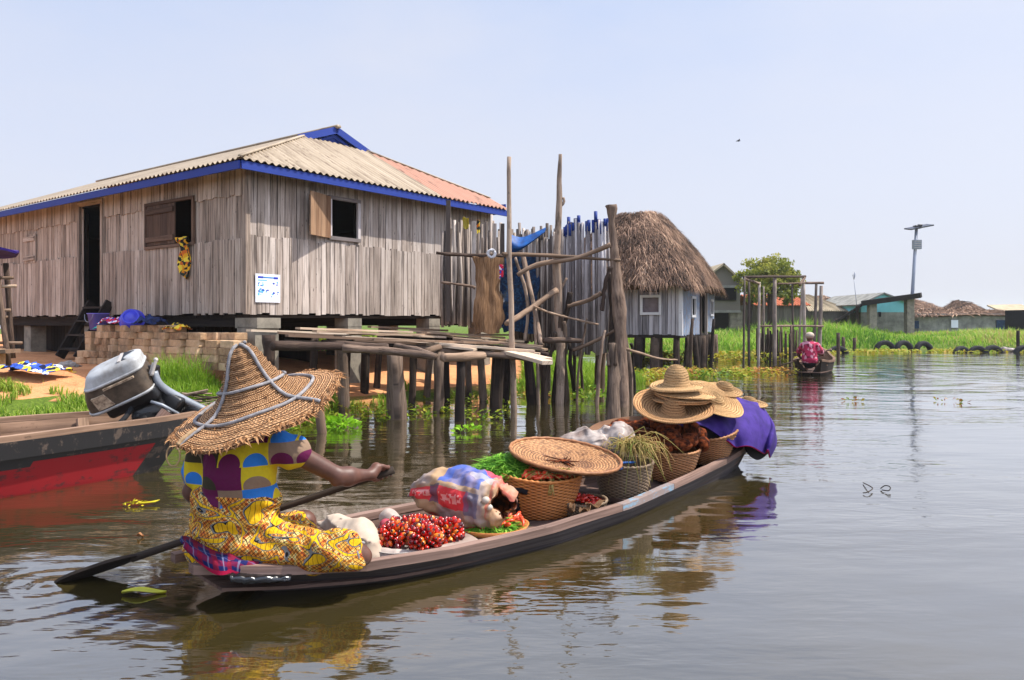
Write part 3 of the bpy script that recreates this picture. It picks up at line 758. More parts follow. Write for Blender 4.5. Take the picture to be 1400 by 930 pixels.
def height(p):
    p = np.asarray(p, float); q = np.concatenate([p, np.zeros(p.shape[:-1] + (1,))], -1)
    w = fbm(q * .55, 3)
    d1 = sdpoly(p, NEAR) + w * .5; d2 = sdpoly(p, FAR) + w * .9
    z1 = np.interp(d1, [-2.5, -.6, 0, .5, 1.6, 3.2, 9], [-.7, -.22, -.02, .12, .36, .58, .66])
    z2 = np.interp(d2, [-3, -.8, 0, .5, 2, 8, 40], [-.8, -.25, -.02, .2, .38, .5, .55])
    z = np.maximum(z1, z2) + .035 * fbm(q * 2.1, 3) + .012 * fbm(q * 7, 2)
    return z, d1, d2
def graded(lo, hi, step, far, grow=1.25):
    c = list(np.arange(lo, hi + 1e-6, step)); s = step
    while c[-1] < far: s *= grow; c.append(c[-1] + s)
    return c
gx = graded(-14, 26, .22, 900); s = .22; c0 = -14
left = []
while c0 > -900: s *= 1.25; c0 -= s; left.append(c0)
gx = np.array(left[::-1] + gx); gy = np.array([-40, -10, 0, 3] + graded(4, 40, .22, 1400))
GX, GY = np.meshgrid(gx, gy, indexing='ij'); GP = np.stack([GX, GY], -1)
GZ, D1, D2 = height(GP)
wob = fbm(np.stack([GX * .6, GY * .6, GX * 0], -1), 3)
def greenness(x, y, d1, d2, w):
    g = np.where(d2 > d1, 1.0, 0.0)
    g = np.maximum(g, np.where((x < -4.4) & (y + .12 * (x + 6) < 9.8 + w * .8), .9, 0.0))
    g = np.maximum(g, np.where((x < -3.2) & (x > -5.6) & (y < 11.1 + w * .3), .75, 0))
    g = np.maximum(g, np.where((x > .3) & (d1 > -.2), .95, 0.0))
    g = np.maximum(g, np.where((x > -3.6) & (d1 < .5) & (d1 > -.3), .6, 0))
    return g
GR = greenness(GX, GY, D1, D2, wob)
mb = MB(); mb.grid(np.stack([GX, GY, GZ], -1), np.stack([np.clip(np.maximum(D1, D2) * .3 + .5, 0, 1), GR, GX * 0], -1), flip=False)
ground_o = mb.build('ground', MAT['ground'], kind='structure')
mb = MB(); s0 = 1500
mb.grid(np.array([[(-s0, -s0, 0), (-s0, s0, 0)], [(s0, -s0, 0), (s0, s0, 0)]], float), flip=False, smooth=False)
mb.build('water', MAT['water'], kind='structure')

# ------------------------------------------------------------------ blades and leaves
def blades(mb, xyz, h, w, lean=.35, r=None):
    n = len(xyz); xyz = np.asarray(xyz, float)
    h = np.broadcast_to(h, (n,)) * RNG.uniform(.55, 1.25, n); az = RNG.uniform(0, 2 * PI, n); ln = RNG.uniform(.1, 1, n) * lean
    d = np.stack([np.cos(az), np.sin(az), np.zeros(n)], 1); sd_ = np.stack([-np.sin(az + RNG.normal(0, .9, n)), np.cos(az), np.zeros(n)], 1)
    w = np.broadcast_to(w, (n,)) * RNG.uniform(.6, 1.3, n)
    up = np.array([0, 0, 1.])
    m_ = xyz + up * (h * .55)[:, None] + d * (h * ln * .35)[:, None]
    t_ = xyz + up * (h * (1 - .3 * ln))[:, None] + d * (h * ln)[:, None]
    V = np.stack([xyz - sd_ * w[:, None] / 2, xyz + sd_ * w[:, None] / 2, m_ + sd_ * w[:, None] * .4, m_ - sd_ * w[:, None] * .4, t_], 1).reshape(-1, 3)
    o = np.arange(n) * 5
    rr = RNG.random(n) if r is None else np.clip(r + RNG.normal(0, .14, n), 0, 1)
    T = np.repeat(np.stack([np.zeros(n), np.zeros(n), rr], 1), 5, 0); T[:, 0] = np.tile([0, 0, .55, .55, 1], n)
    a = np.stack([o, o + 1, o + 2, o + 3], 1); b = np.stack([o + 3, o + 2, o + 4], 1)
    k = mb.n; mb.add(V, a, T); mb.F.append((b.astype(np.int64) + k, 0, False))
def leaves(mb, c, size, r=None, flat=0.0, aspect=.5, dirs=None):
    n = len(c); c = np.asarray(c, float); size = np.broadcast_to(size, (n,)) * RNG.uniform(.6, 1.3, n)
    d = RNG.normal(size=(n, 3)) if dirs is None else dirs + RNG.normal(0, .25, (n, 3))
    d[:, 2] *= (1 - flat); d /= np.linalg.norm(d, axis=1, keepdims=True)
    q = RNG.normal(size=(n, 3)); q[:, 2] *= (1 - flat); s_ = np.cross(d, q) if flat < .5 else np.stack([-d[:, 1], d[:, 0], RNG.normal(0, .3 * (1 - flat) + .12, n)], 1)
    s_ /= np.linalg.norm(s_, axis=1, keepdims=True) + 1e-9
    u = np.cross(d, s_)
    L = size[:, None]
    V = np.stack([c - d * L * .5, c + s_ * L * aspect * .5 + u * L * .06, c + d * L * .5, c - s_ * L * aspect * .5 + u * L * .06], 1).reshape(-1, 3)
    o = np.arange(n) * 4; F = np.concatenate([np.stack([o, o + 1, o + 2], 1), np.stack([o, o + 2, o + 3], 1)])
    rr = RNG.random(n) if r is None else np.clip(r + RNG.normal(0, .1, n), 0, 1)
    mb.add(V, F, np.repeat(np.stack([np.zeros(n), np.zeros(n), rr], 1), 4, 0))
def scatter(n, box, keep):
    """n random ground points inside box for which keep(x, y, d1, d2, z) holds"""
    o = []; got = 0
    while got < n:
        p = np.stack([RNG.uniform(box[0], box[1], 6000), RNG.uniform(box[2], box[3], 6000)], 1)
        z, d1, d2 = height(p); k = keep(p[:, 0], p[:, 1], d1, d2, z)
        q = np.concatenate([p[k], z[k][:, None]], 1); o.append(q); got += len(q)
        if not len(q): break
    return np.concatenate(o)[:n]
def pn(x, y, s=1.0):
    return fbm(np.stack([x * s, y * s, x * 0 + 3.3], -1), 3)
# grass on the near bank beside the motor boat and against the bricks
mb = MB()
g = scatter(15000, (-10, -4.4, 7.0, 11.6), lambda x, y, a, b, z: (a > -.1) & (y + .12 * (x + 6) < 9.9 + pn(x, y, .6) * .9) & (pn(x, y, 1.3) > -.16))
blades(mb, g, .13, .012, .8)
mb.build('grass', MAT['grass'], kind='stuff')
mb = MB()
g = scatter(3600, (-5.5, -3.25, 9.9, 11.1), lambda x, y, a, b, z: (a > -.05) & (pn(x, y, 1.2) > -.1))
blades(mb, g, np.where(np.abs(g[:, 0] + 4.6) < .35, .26, .14), .013, .8, .45)
g = scatter(700, (-4.95, -4.35, 10.5, 11.0), lambda x, y, a, b, z: a > 0)
blades(mb, g, .5, .011, .7, .4)
mb.build('grass', MAT['grass'], kind='stuff')
# grass beyond the landing, under the house edge and round the hut
mb = MB()
g = scatter(9000, (-3.4, 3.2, 10.3, 19.5), lambda x, y, a, b, z: (a > -.15) & ((x > .2) | ((a < .7) & (pn(x, y, 1.1) > .12))))
blades(mb, g, np.where(g[:, 0] > .3, .33, .22), .018, .7, .5)
mb.build('grass', MAT['grass'], kind='stuff')
mb = MB()
g = scatter(2500, (-9, -1, 17, 26), lambda x, y, a, b, z: (a > .1)); blades(mb, g, .55, .03, .7, .4)
mb.build('grass', MAT['grass'], kind='stuff')
# tall grass of the far bank
mb = MB()
g = scatter(26000, (5, 42, 27, 50), lambda x, y, a, b, z: (b > .15) & (b < 14) & (RNG.random(len(x)) < np.clip(1.15 - b * .07, .15, 1)))
d_far = sdpoly(g[:, :2], FAR)
hh = np.interp(g[:, 0] / g[:, 1], [.2, .3, .38, .44, .5, .54, .62, .8], [.7, 1.1, 1.9, 1.5, .55, .5, .95, .8]) * .45 * np.interp(d_far, [0, .6, 3], [.5, .8, 1]) * (1 + .9 * pn(g[:, 0], g[:, 1], .45))
blades(mb, g, hh, .05, .8, np.clip(.45 + .7 * pn(g[:, 0], g[:, 1], .35) + (RNG.random(len(g)) < .06) * .5, 0, 1))
mb.build('tall_grass', MAT['far_grass'], kind='stuff')
# floating weed mats
def weed_mat(spots, n, name='floating_weeds', r=None, size=.09, hz=.1):
    mb = MB()
    for (x, y, rx, ry, k) in spots:
        m = int(n * k); a = RNG.uniform(0, 2 * PI, m); q = np.sqrt(RNG.random(m))
        px = x + np.cos(a) * q * rx; py = y + np.sin(a) * q * ry
        keep = pn(px, py, 2.2) > -.12 - .1 * (q < .5)
        px, py = px[keep], py[keep]
        patch = np.clip(.42 + .75 * pn(px, py, 1.4), 0, 1) if r is None else np.full(len(px), r)
        leaves(mb, np.stack([px, py, RNG.random(len(px)) ** 1.6 * hz + .012], 1), size, patch, flat=.55, aspect=.62)
    return mb.build(name, MAT['weed'], kind='stuff')
weed_mat([(4.2, 18.2, 1.8, .7, 1.0), (5.8, 19.0, 1.4, .7, .8), (2.6, 16.9, 1.0, .5, .5), (3.4, 19.2, 1.2, .6, .5)], 900, size=.11, hz=.16)
weed_mat([(6.2, 25.4, 2.4, 1.5, 1.0), (8.6, 25.8, 1.6, 1.2, .8), (4.4, 24.5, 1.4, .8, .5), (10.5, 29, 1.6, 1.4, .7)], 1000, r=.42, size=.17, hz=.3)
weed_mat([(14.5, 32.8, 3.0, 1.2, .8), (19, 33.5, 4.0, 1.4, 1.0), (26, 33, 4, 1.2, .7), (12, 30.8, 1.5, 1, .5), (32, 32, 4, 1.4, .5)], 700, r=.4, size=.18, hz=.1)
weed_mat([(1.1, 13.3, .9, .25, 1), (-1.2, 11.1, .7, .22, .7), (-2.1, 11.2, .8, .25, .6), (.1, 13.4, 1.2, .4, .8), (-.7, 12.9, .8, .5, .7), (.9, 14.4, .8, .4, .5)], 240, size=.075, hz=.09)
weed_mat([(-2.5, 9.9, .45, .3, 1.0), (-2.9, 9.3, .35, .25, .6), (-1.7, 10.6, .6, .25, .6), (-.4, 10.2, .35, .1, .25), (-.45, 11.9, .6, .3, .5)], 330, r=.2, size=.075, hz=.12)

# ================================================================== the plank house on piers
HC = np.array([-3.965, 11.5, 0.0]); HR = np.array([.60, .80, 0]); HL = np.array([-.80, .60, 0])
def H(a, b, z): return HC + HR * a + HL * b + np.array([0, 0, z])
Z0, ZS, Z1 = 1.442, 2.6, 3.68
house = thing('plank_house', 'long weathered grey plank house on piers with blue fascia and corrugated hip roof', 'house', H(3, 3, .6))
def plank_wall(mb, fn, nrm, u0, u1, tiers, holes, wmin=.09, wmax=.17, th=.026):
    """fn(u, z, out) places a point; planks stand upright, holes = (u0, u1, z0, z1)"""
    for ti, (za, zb, out) in enumerate(tiers):
        u = u0
        while u < u1 - .01:
            w = min(rnd(wmin, wmax), u1 - u)
            if u1 - u - w < .05: w = u1 - u
            ua, ub = u, u + w; um = (ua + ub) / 2
            spans = [(za + rnd(-.022, .016), zb + rnd(-.02, .02))]
            for (h0, h1, h2, h3) in holes:
                if ub > h0 + .01 and ua < h1 - .01:
                    if ua < h0: ub_ = h0
                    nsp = []
                    for (p, q) in spans:
                        if h2 > p: nsp.append((p, min(q, h2)))
                        if h3 < q: nsp.append((max(p, h3), q))
                    spans = [x for x in nsp if x[1] - x[0] > .02]
            r = rnd(); o = out + rnd(0, .007)
            for (p, q) in spans:
                mb.beam(fn(um + rnd(-.006, .006), p, o), fn(um + rnd(-.006, .006), q, o), w - rnd(.006, .016), th, up=nrm, r=r)
            u += w
holeR = (1.537, 2.157, 2.69, 3.36)
holeL = (1.385, 2.86, 2.55, 3.30)
door = (4.46, 5.33, 1.40, 3.50)
def split_wall(mb, fn, nrm, u0, u1, tiers, holes):
    ed = sorted({u0, u1, *[h[0] for h in holes], *[h[1] for h in holes]})
    for p, q in zip(ed[:-1], ed[1:]):
        plank_wall(mb, fn, nrm, p, q, tiers, [h for h in holes if h[0] < (p + q) / 2 < h[1]])
mb = MB(); split_wall(mb, lambda u, z, o: H(u, -o, z), -HL, 0.02, 5.88, [(Z0 - .02, ZS, .028), (ZS - .03, Z1, 0)], [holeR])
mb.build('wall', MAT['plank_sun'], house, label='sunlit pale grey plank wall with one open window')
mb = MB(); split_wall(mb, lambda u, z, o: H(-o, u, z), -HR, 0.0, 11.0, [(Z0 - .02, ZS - .05, .028), (ZS - .08, 3.24, .0), (3.22, Z1, .018)], [holeL, door])
mb.build('wall', MAT['plank_old'], house, label='shaded brown plank wall with doorway')
mb = MB()
for p, q in ((H(5.85, 0.03, 0), H(5.85, 11, 0)), (H(0, 11, 0), H(5.85, 11, 0))):
    n_ = int(np.linalg.norm(q - p) / .2)
    for i in range(n_):
        c = p + (q - p) * (i + .5) / n_
        mb.beam(c + A(0, 0, Z0), c + A(0, 0, Z1 + .12), .197, .025, up=unit(np.cross(q - p, A(0, 0, 1))))
mb.build('back_wall', MAT['plank_old'], house)
mb = MB()
for i in range(30):
    b = .18 + i * .365; mb.beam(H(.05, b, Z0 - .06), H(5.8, b, Z0 - .06), .35, .04)
for a in (.15, 2.1, 4.1, 5.7): mb.beam(H(a, 0.04, Z0 - .15), H(a, 10.9, Z0 - .15), .12, .14)
mb.build('floor_boards', MAT['dark_wood'], house)
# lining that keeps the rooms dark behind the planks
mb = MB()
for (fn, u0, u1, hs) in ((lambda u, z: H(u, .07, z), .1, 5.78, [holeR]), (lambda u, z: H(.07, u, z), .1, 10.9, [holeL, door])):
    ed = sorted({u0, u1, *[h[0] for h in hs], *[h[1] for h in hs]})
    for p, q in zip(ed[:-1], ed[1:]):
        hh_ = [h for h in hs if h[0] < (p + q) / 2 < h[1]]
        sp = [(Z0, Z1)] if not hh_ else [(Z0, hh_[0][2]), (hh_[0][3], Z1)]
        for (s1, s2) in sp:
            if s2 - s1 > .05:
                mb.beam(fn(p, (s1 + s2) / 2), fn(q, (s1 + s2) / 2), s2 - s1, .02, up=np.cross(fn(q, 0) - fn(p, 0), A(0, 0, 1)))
mb.build('lining', MAT['shade_tone'], house)
mb = MB(); mb.beam(H(2.95, .1, 3.5), H(2.95, 10.9, 3.5), 5.7, .03); mb.build('ceiling', MAT['shade_tone'], house)
mb = MB(); mb.beam(H(5.78, .1, 2.45), H(5.78, 10.9, 2.45), 2.1, .02, up=HR); mb.beam(H(.1, 10.85, 2.45), H(5.7, 10.85, 2.45), 2.1, .02, up=HL); mb.build('back_lining', MAT['shade_tone'], house)
# roof: corrugated sheets
RE, RK = .35, 1.33
def zmain(a): return 3.66 + (a + RE) * .411
AW = 6.2
def corr(u, r=0.): return .019 * np.sin(2 * PI * u / .128)
mb = MB()
ua = np.arange(-RE, 5.98, .128 / 6)                     # hip end over the sunny wall
lo = np.full_like(ua, -RE - .04); hi = np.minimum(np.minimum((ua + RE) / RK - RE, (AW + RE - ua) / RK - RE), 1.72)
rows = []
for t in np.linspace(0, 1, 7):
    b = lo + (np.maximum(hi, lo + .02) - lo) * t; z = 3.66 + (b + RE) * .411 * RK + corr(ua)
    rows.append(np.stack([HC + HR * a_ + HL * b_ + A(0, 0, z_) for a_, b_, z_ in zip(ua, b, z)]))
rust = np.where(ua > 3.9, .75, np.where(ua < 1.2, -.2, .05))
sheet_t = np.floor(ua / .78); rv = np.array([random.Random(int(k) + 5).uniform(-.12, .12) for k in sheet_t])
tcs = np.stack([np.stack([np.full_like(ua, t * 2), ua, rust + rv], -1) for t in np.linspace(0, 1, 7)])
mb.sheet(np.array(rows), .006, tcs)
mb.build('roof', MAT['corrugated'], house, label='hip end of the corrugated roof, turning rusty to one side')
def side_roof(sign):
    mb = MB(); ub = np.arange(-RE if sign > 0 else .12, 11.4, .128 / 6)
    rows = []; tl = []
    for t in np.linspace(0, 1, 9):
        top = np.where(ub < 1.66, np.minimum((ub + RE) * RK - RE, 2.38 + .3), 3.10)
        a0_ = -RE - .04 if sign > 0 else .22
        a = a0_ + (np.maximum(top, a0_ + .06) - a0_) * t
        z = zmain(a) + corr(ub)
        aa = a if sign > 0 else AW - a
        rows.append(np.stack([HC + HR * x + HL * y + A(0, 0, w) for x, y, w in zip(aa, ub, z)]))
        tl.append(np.stack([np.full_like(ub, t * 3), ub, -.1 + .1 * np.sin(ub * 3)], -1))
    X = np.array(rows); mb.sheet(X if sign > 0 else X[::-1], .006, np.array(tl))
    return mb.build('roof', MAT['corrugated'], house)
side_roof(1); side_roof(-1)
mb = MB(); mb.tube([H(3.1, b, zmain(3.1) + .02) for b in np.linspace(1.58, 11.4, 8)], .07, 8, flat=.5, r=-.2)
for s_ in (0, 1):
    q = [H(x if not s_ else AW - x, (x + RE) / RK - RE, zmain(x) + .025) for x in np.linspace(-RE if not s_ else .24, 2.4, 6)]
    mb.tube(q, .04, 6, flat=.5, r=-.2)
mb.build('ridge_cap', MAT['corrugated'], house)
mb = MB()
gz = zmain(2.36) - .05
mb.poly([H(2.36, 1.74, gz), H(3.84, 1.74, gz), H(3.1, 1.74, zmain(3.1) - .03)], .03, -HL)
for s_ in (0, 1):
    f = lambda x: x if not s_ else AW - x
    mb.beam(H(f(2.2), 1.64, zmain(2.2) + .0), H(f(3.12), 1.64, zmain(3.1) - .035), .03, .13, up=(0, 0, 1))
    mb.beam(H(f(2.62), 1.70, zmain(2.3) - .04), H(f(3.1), 1.70, zmain(2.8) - .02), .02, .05, up=(0, 0, 1))
mb.build('gable', MAT['blue_paint'], house, label='small bright blue triangular gable')
mb = MB(); mb.beam(H(-RE + .02, -RE, 3.56), H(5.97, -RE, 3.56), .03, .12); mb.build('fascia_board', MAT['blue_paint'], house)
mb = MB(); mb.beam(H(-RE, -RE + .02, 3.56), H(-RE, 11.4, 3.56), .03, .12); mb.build('fascia_board', MAT['blue_paint'], house)
mb = MB(); mb.beam(H(5.96, -RE + .03, 3.66), H(5.96, 11.4, 3.66), .03, .2); mb.build('fascia_board', MAT['blue_paint'], house)
# window on the sunny wall
def win_frame(fn, n_, h, mat, w=.06):
    mb = MB(); u0, u1, z0, z1 = h
    mb.beam(fn(u0 - w, z0 - w / 2), fn(u1 + w, z0 - w / 2), w, .05, up=n_); mb.beam(fn(u0 - w, z1 + w / 2), fn(u1 + w, z1 + w / 2), w, .05, up=n_)
    mb.beam(fn(u0 - w / 2, z0), fn(u0 - w / 2, z1), w, .045, up=n_); mb.beam(fn(u1 + w / 2, z0), fn(u1 + w / 2, z1), w, .045, up=n_)
    return mb.build('window_frame', mat, house)
win_frame(lambda u, z: H(u, -.045, z), -HL, (1.56, 2.13, 2.72, 3.33), MAT['stake_pale'])
def shutter(name, hinge, dirv, nrm, w, z0, z1, mat, label):
    mb = MB(); n = 4
    for i in range(n):
        c = hinge + dirv * w * (i + .5) / n
        mb.beam(c + A(0, 0, z0), c + A(0, 0, z1), w / n - .006, .022, up=nrm)
    for zz in (z0 + .1, z1 - .1):
        mb.beam(hinge + dirv * .02 + nrm * .026 + A(0, 0, zz), hinge + dirv * (w - .02) + nrm * .026 + A(0, 0, zz), .09, .022, up=nrm)
    return mb.build(name, mat, house, label=label)
sd1 = unit(-HL * .33 - HR * .94); shutter('shutter', H(1.53, -.06, 0), sd1, unit(np.cross(A(0, 0, 1), sd1)) * -1, .60, 2.68, 3.37, MAT['shutter'], 'pale timber shutter swung open')
# window on the shaded wall: one leaf closed over the far half
win_frame(lambda u, z: H(-.045, u, z), -HR, (1.41, 2.83, 2.58, 3.27), MAT['shutter_dark'], .05)
shutter('shutter', H(-.05, 1.92, 0), HL, -HR, .90, 2.59, 3.26, MAT['shutter_dark'], 'dark shutter leaf pushed over half of the window')
shutter('shutter', H(-.045, 7.28, 0), HL, -HR, .56, 2.52, 3.12, MAT['plank_old'], 'small closed shutter near the end of the wall')
mb = MB()
for u in (4.44, 5.36): mb.beam(H(-.03, u, Z0), H(-.03, u, 3.52), .07, .07, up=HR)
mb.beam(H(-.03, 4.4, 3.53), H(-.03, 5.4, 3.53), .07, .06, up=HR); mb.build('door_frame', MAT['plank_old'], house)
mb = MB()
dd = unit(HR * .5 + HL * .85)
for i in range(6):
    c = H(.0, 5.30, 0) + dd * (.07 + .135 * i); mb.beam(c + A(0, 0, Z0 + .03), c + A(0, 0, 3.46), .13, .03, up=np.cross(dd, A(0, 0, 1)))
mb.build('door', MAT['plank_old'], house)
# concrete piers, one mesh each
piers = [(.22, .05), (.3, 2.6), (.3, 5.4), (.3, 8.2), (2.05, .1), (4.05, .1), (5.6, .1), (2.1, 2.8), (4.1, 2.8), (5.6, 2.8), (2.1, 6), (4.1, 6), (5.6, 6), (5.6, 9.6), (3, 9.6)]
for i, (a, b) in enumerate(piers):
    c = H(a, b, 0); z = height(c[None, :2])[0][0] - .2
    mb = MB(); w = .46 if i == 0 else .34
    mb.beam(A(c[0], c[1], z), A(c[0], c[1], Z0 - .22), w, w * .9, up=HR)
    mb.beam(A(c[0], c[1], Z0 - .24), A(c[0], c[1], Z0 - .083), w + .1 * (i == 0), w * .9, up=HR)
    mb.build('pier', MAT['concrete'], house)
mb = MB(); mb.beam(H(-.035, -.035, Z0 - .03), H(-.035, -.035, Z1 - .02), .075, .075, up=HR, seg=3, wob=.03); mb.build('corner_board', MAT['plank_old'], house)
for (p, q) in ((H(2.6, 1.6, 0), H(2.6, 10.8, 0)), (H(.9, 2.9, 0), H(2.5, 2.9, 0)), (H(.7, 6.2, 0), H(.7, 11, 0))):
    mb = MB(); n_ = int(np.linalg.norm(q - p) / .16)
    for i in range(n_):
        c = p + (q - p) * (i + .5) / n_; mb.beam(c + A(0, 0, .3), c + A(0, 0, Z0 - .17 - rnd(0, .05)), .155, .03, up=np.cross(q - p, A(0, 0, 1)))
    mb.build('underfloor_shade_boards', MAT['dark_wood'], house)  # boards added to block the bright ground so the underfloor stays dark
# poster on the sunny wall
mb = MB(); pf = lambda u, z, o=.06: H(u, -o, z)
po = thing('poster', 'white poster with blue pictures nailed low on the sunlit plank wall', 'poster', pf(.6, 1.8))
mb.beam(pf(.10, 1.81), pf(.54, 1.81), .43, .006, up=-HL); mb.build('sheet', MAT['poster'], po)
mb = MB()
mb.beam(pf(.14, 1.975, .065), pf(.235, 1.975, .065), .028, .002, up=-HL); mb.beam(pf(.42, 1.97, .065), pf(.50, 1.97, .065), .03, .002, up=-HL)
mb.beam(pf(.237, 1.975, .064), pf(.418, 1.972, .064), .02, .002, up=-HL, m=1)
for i in range(11): mb.beam(pf(.245 + .0155 * i, 1.972, .066), pf(.254 + .0155 * i, 1.972, .066), rnd(.009, .016), .002, up=-HL)
mb.beam(pf(.14, 1.93, .064), pf(.30, 1.93, .064), .016, .002, up=-HL, m=1)
for (cx, cz, k) in ((.19, 1.87, 9), (.45, 1.885, 6), (.2, 1.77, 12), (.27, 1.76, 7), (.46, 1.74, 6), (.42, 1.70, 5), (.17, 1.71, 4)):
    for i in range(k):
        x = cx + rnd(-.05, .05); z = cz + rnd(-.026, .026); r_ = rnd(.006, .016)
        q = [pf(x + r_ * math.cos(t) * rnd(.7, 1.4), z + r_ * math.sin(t) * rnd(.7, 1.3), .0645 + .0004 * i) for t in np.linspace(0, 2 * PI, 8)[:-1]]
        mb.poly(q, .001, -HL, m=1 if random.random() < .6 else 0)
mb.build('printing', [MAT['ink_blue'], MAT['ink_cyan']], po)
# print cloth hung out of the window
U, V = np.meshgrid(np.linspace(0, 1, 14), np.linspace(0, 1, 18), indexing='ij')
X = np.array([[H(-.09 - .03 * math.sin(v * 7 + u * 9) - .05 * (v < .12), 1.42 + .33 * u * (1 - .15 * v) + .03 * v, 2.66 - .62 * v - .06 * math.sin(u * 5) * v) for v in V[0]] for u in U[:, 0]])
mb = MB(); mb.sheet(X, .012); mb.build('hanging_cloth', MAT['print_orange'], label='orange and black print cloth hung over the shaded window sill', cat='cloth')

# ------------------------------------------------------------------ stacked bricks before the house
BL = HL; BN = -HR                                                       # along the pile, towards the viewer
def BP(l, o, z): return HC + HL * l - HR * o + A(0, 0, z)
def brick_mesh(L, Wd, Hh):
    mb = MB(); n1, n2, n3 = 5, 4, 3
    V, Q = sdf_mesh([('b', (0, 0, Hh / 2), (L / 2, Wd / 2, Hh / 2), .005)], 0, .013, disp=lambda p: .004 * fbm(p * 16 + L * 30, 3))
    mb.add(V, Q, smooth=False); return mb
brick_a = brick_mesh(.40, .20, .105).build('brick', MAT['brick'], base=(0, 0, 0), label='tan sandcrete brick laid in the dry stack before the plank house', cat='brick', group='bricks stacked before the house')
brick_b = brick_mesh(.21, .20, .105).build('brick', MAT['brick'], base=(0, 0, 0), label='tan sandcrete brick laid in the dry stack before the plank house', cat='brick', group='bricks stacked before the house')
used = [0, 0]
def put_brick(kind, loc, ang):
    src = (brick_a, brick_b)[kind]
    if used[kind] == 0: o = src; used[kind] = 1
    else: o = src.copy(); COL.objects.link(o)
    o.location = tuple(loc); o.rotation_euler = (rnd(-.02, .02), rnd(-.02, .02), ang)
angL = math.atan2(HL[1], HL[0])
for row in range(6):
    z = .60 + row * .108
    l = -.45 if row < 4 else (.35 if row < 5 else 1.0)
    while l < 3.75:
        ends = l > 2.35
        Lb = .21 if ends and random.random() < .75 else .41
        off = .44 + .10 * np.clip(l, 0, 4) - (.0 if row < 5 else .02) + rnd(-.02, .02) - row * .012
        if l + Lb > 3.4 - .05 * row + .25 * (row < 2): break
        put_brick(0 if Lb > .3 else 1, BP(l + Lb / 2, off, z), angL - .1 + rnd(-.035, .035))
        l += Lb + rnd(.004, .02)
for row in range(3, 6):
    l = -.2 if row < 5 else 1.3
    while l < 3.0:
        put_brick(0, BP(l + .2, .22 + .10 * np.clip(l, 0, 4), .60 + row * .108), angL - .1 + rnd(-.03, .03)); l += .425
for row in range(5):      # the far end of the stack turns back towards the house
    for o in (.62, .40):
        put_brick(1, BP(3.5, o, .60 + row * .108), angL + rnd(-.05, .05))

# basin, bucket and laundry on the bricks
def basin(c, R, r0, r1, h, lip, mat, n=40):
    mb = MB(); prof = [(0.001, 0), (r0 * .55, 0), (r0 * .6, .012), (r0 * .8, .012), (r0 * .85, 0), (r0, .004), (r0 + (r1 - r0) * .5, h * .5), (r1, h), (r1 + lip, h), (r1 + lip, h - .012), (r1 + .001, h - .012)]
    prof2 = prof[:9] + [(r1 + lip, h + .006), (r1 - .006, h + .006), (r0 - .004, .012), (.001, .008)]
    mb.lathe(prof2, n, c, R); return mb
zt = 1.27
tb = BP(2.25, .62, zt)
Rb = frame(unit(A(.25, -.85, .42))) @ np.diag([1, 1, 1.])
mb = basin(tb + A(0, 0, .12), Rb @ rotm((1, 0, 0), PI) @ np.eye(3), .13, .185, .15, .012, None)
mb.build('basin', MAT['blue_plastic'], label='round blue plastic basin tipped on its side on top of the bricks', cat='basin')
bc = BP(3.42, .58, 1.16)
bu = thing('bucket', 'square tapered purple plastic bucket standing at the far end of the brick stack', 'bucket', bc)
mb = MB()
def sq(r, z, k=.25): return [(bc + A(0, 0, z) + HL * (r * math.copysign(abs(math.cos(t)) ** .5, math.cos(t))) + HR * (r * math.copysign(abs(math.sin(t)) ** .5, math.sin(t)))) for t in np.linspace(0, 2 * PI, 33)[:-1]]
mb.grid(np.array([sq(.0005, 0), sq(.11, 0), sq(.145, .27), sq(.155, .27), sq(.155, .285), sq(.138, .285), sq(.105, .01), sq(.0005, .01)]), cv=True)
mb.build('body', MAT['purple_plastic'], bu)
mb = MB(); mb.tube([bc + HL * .15 * math.cos(t) - HR * (.155 + .02 * math.sin(t)) + A(0, 0, .265 - .13 * math.sin(t)) for t in np.linspace(0, PI, 12)], .005, 5); mb.build('handle', MAT['steel'], bu)
def heap_cloth(name, label, c, sx, sy, h, mat, seed, dirv=HL, nrm=HR, cat='cloth'):
    mb = MB(); n, m = 26, 20; X = np.zeros((n, m, 3)); T = np.zeros((n, m, 3))
    for i in range(n):
        for j in range(m):
            u = i / (n - 1) * 2 - 1; v = j / (m - 1) * 2 - 1
            q = np.array([u * 2.1 + seed, v * 2.1, seed * .7]); f = fbm(q[None], 4)[0]; f2 = fbm(q[None] * 1.7 + 9, 3)[0]
            e = max(0, 1 - (u * u + v * v) * .62)
            X[i, j] = c + dirv * sx * (u + .35 * f2) + nrm * sy * (v + .35 * f) + A(0, 0, h * e ** .7 * (.62 + 1.1 * f) + .012 + .05 * max(0, f2))
            T[i, j] = (i / n, j / m, .5)
    X[..., 2] = np.maximum(X[..., 2], c[2] + .006)
    mb.sheet(X, .008, T); return mb.build(name, mat, label=label, cat=cat)
heap_cloth('crumpled_cloth', 'red and white cloth crumpled beside the blue basin on the bricks', BP(2.75, .66, zt - .02), .28, .13, .12, MAT['print_red'], 3)
heap_cloth('crumpled_cloth', 'dark blue cloth heap lying right of the blue basin on the bricks', BP(1.75, .56, zt - .03), .30, .13, .16, MAT['black_cloth'] if False else cloth('navy cloth', lin(34, 50, 96), lin(26, 30, 50)), 8)
heap_cloth('crumpled_cloth', 'small yellow and black print cloth on the bricks near the pier', BP(1.05, .50, zt - .11), .22, .12, .10, MAT['print_orange'], 12)
heap_cloth('crumpled_cloth', 'turquoise rag beside the purple bucket', BP(3.2, .66, 1.165), .09, .08, .06, cloth('turquoise cloth', lin(70, 190, 180)), 15)
gc = P(38, 519, 10.9); gc[2] = height(gc[None, :2])[0][0] + .06
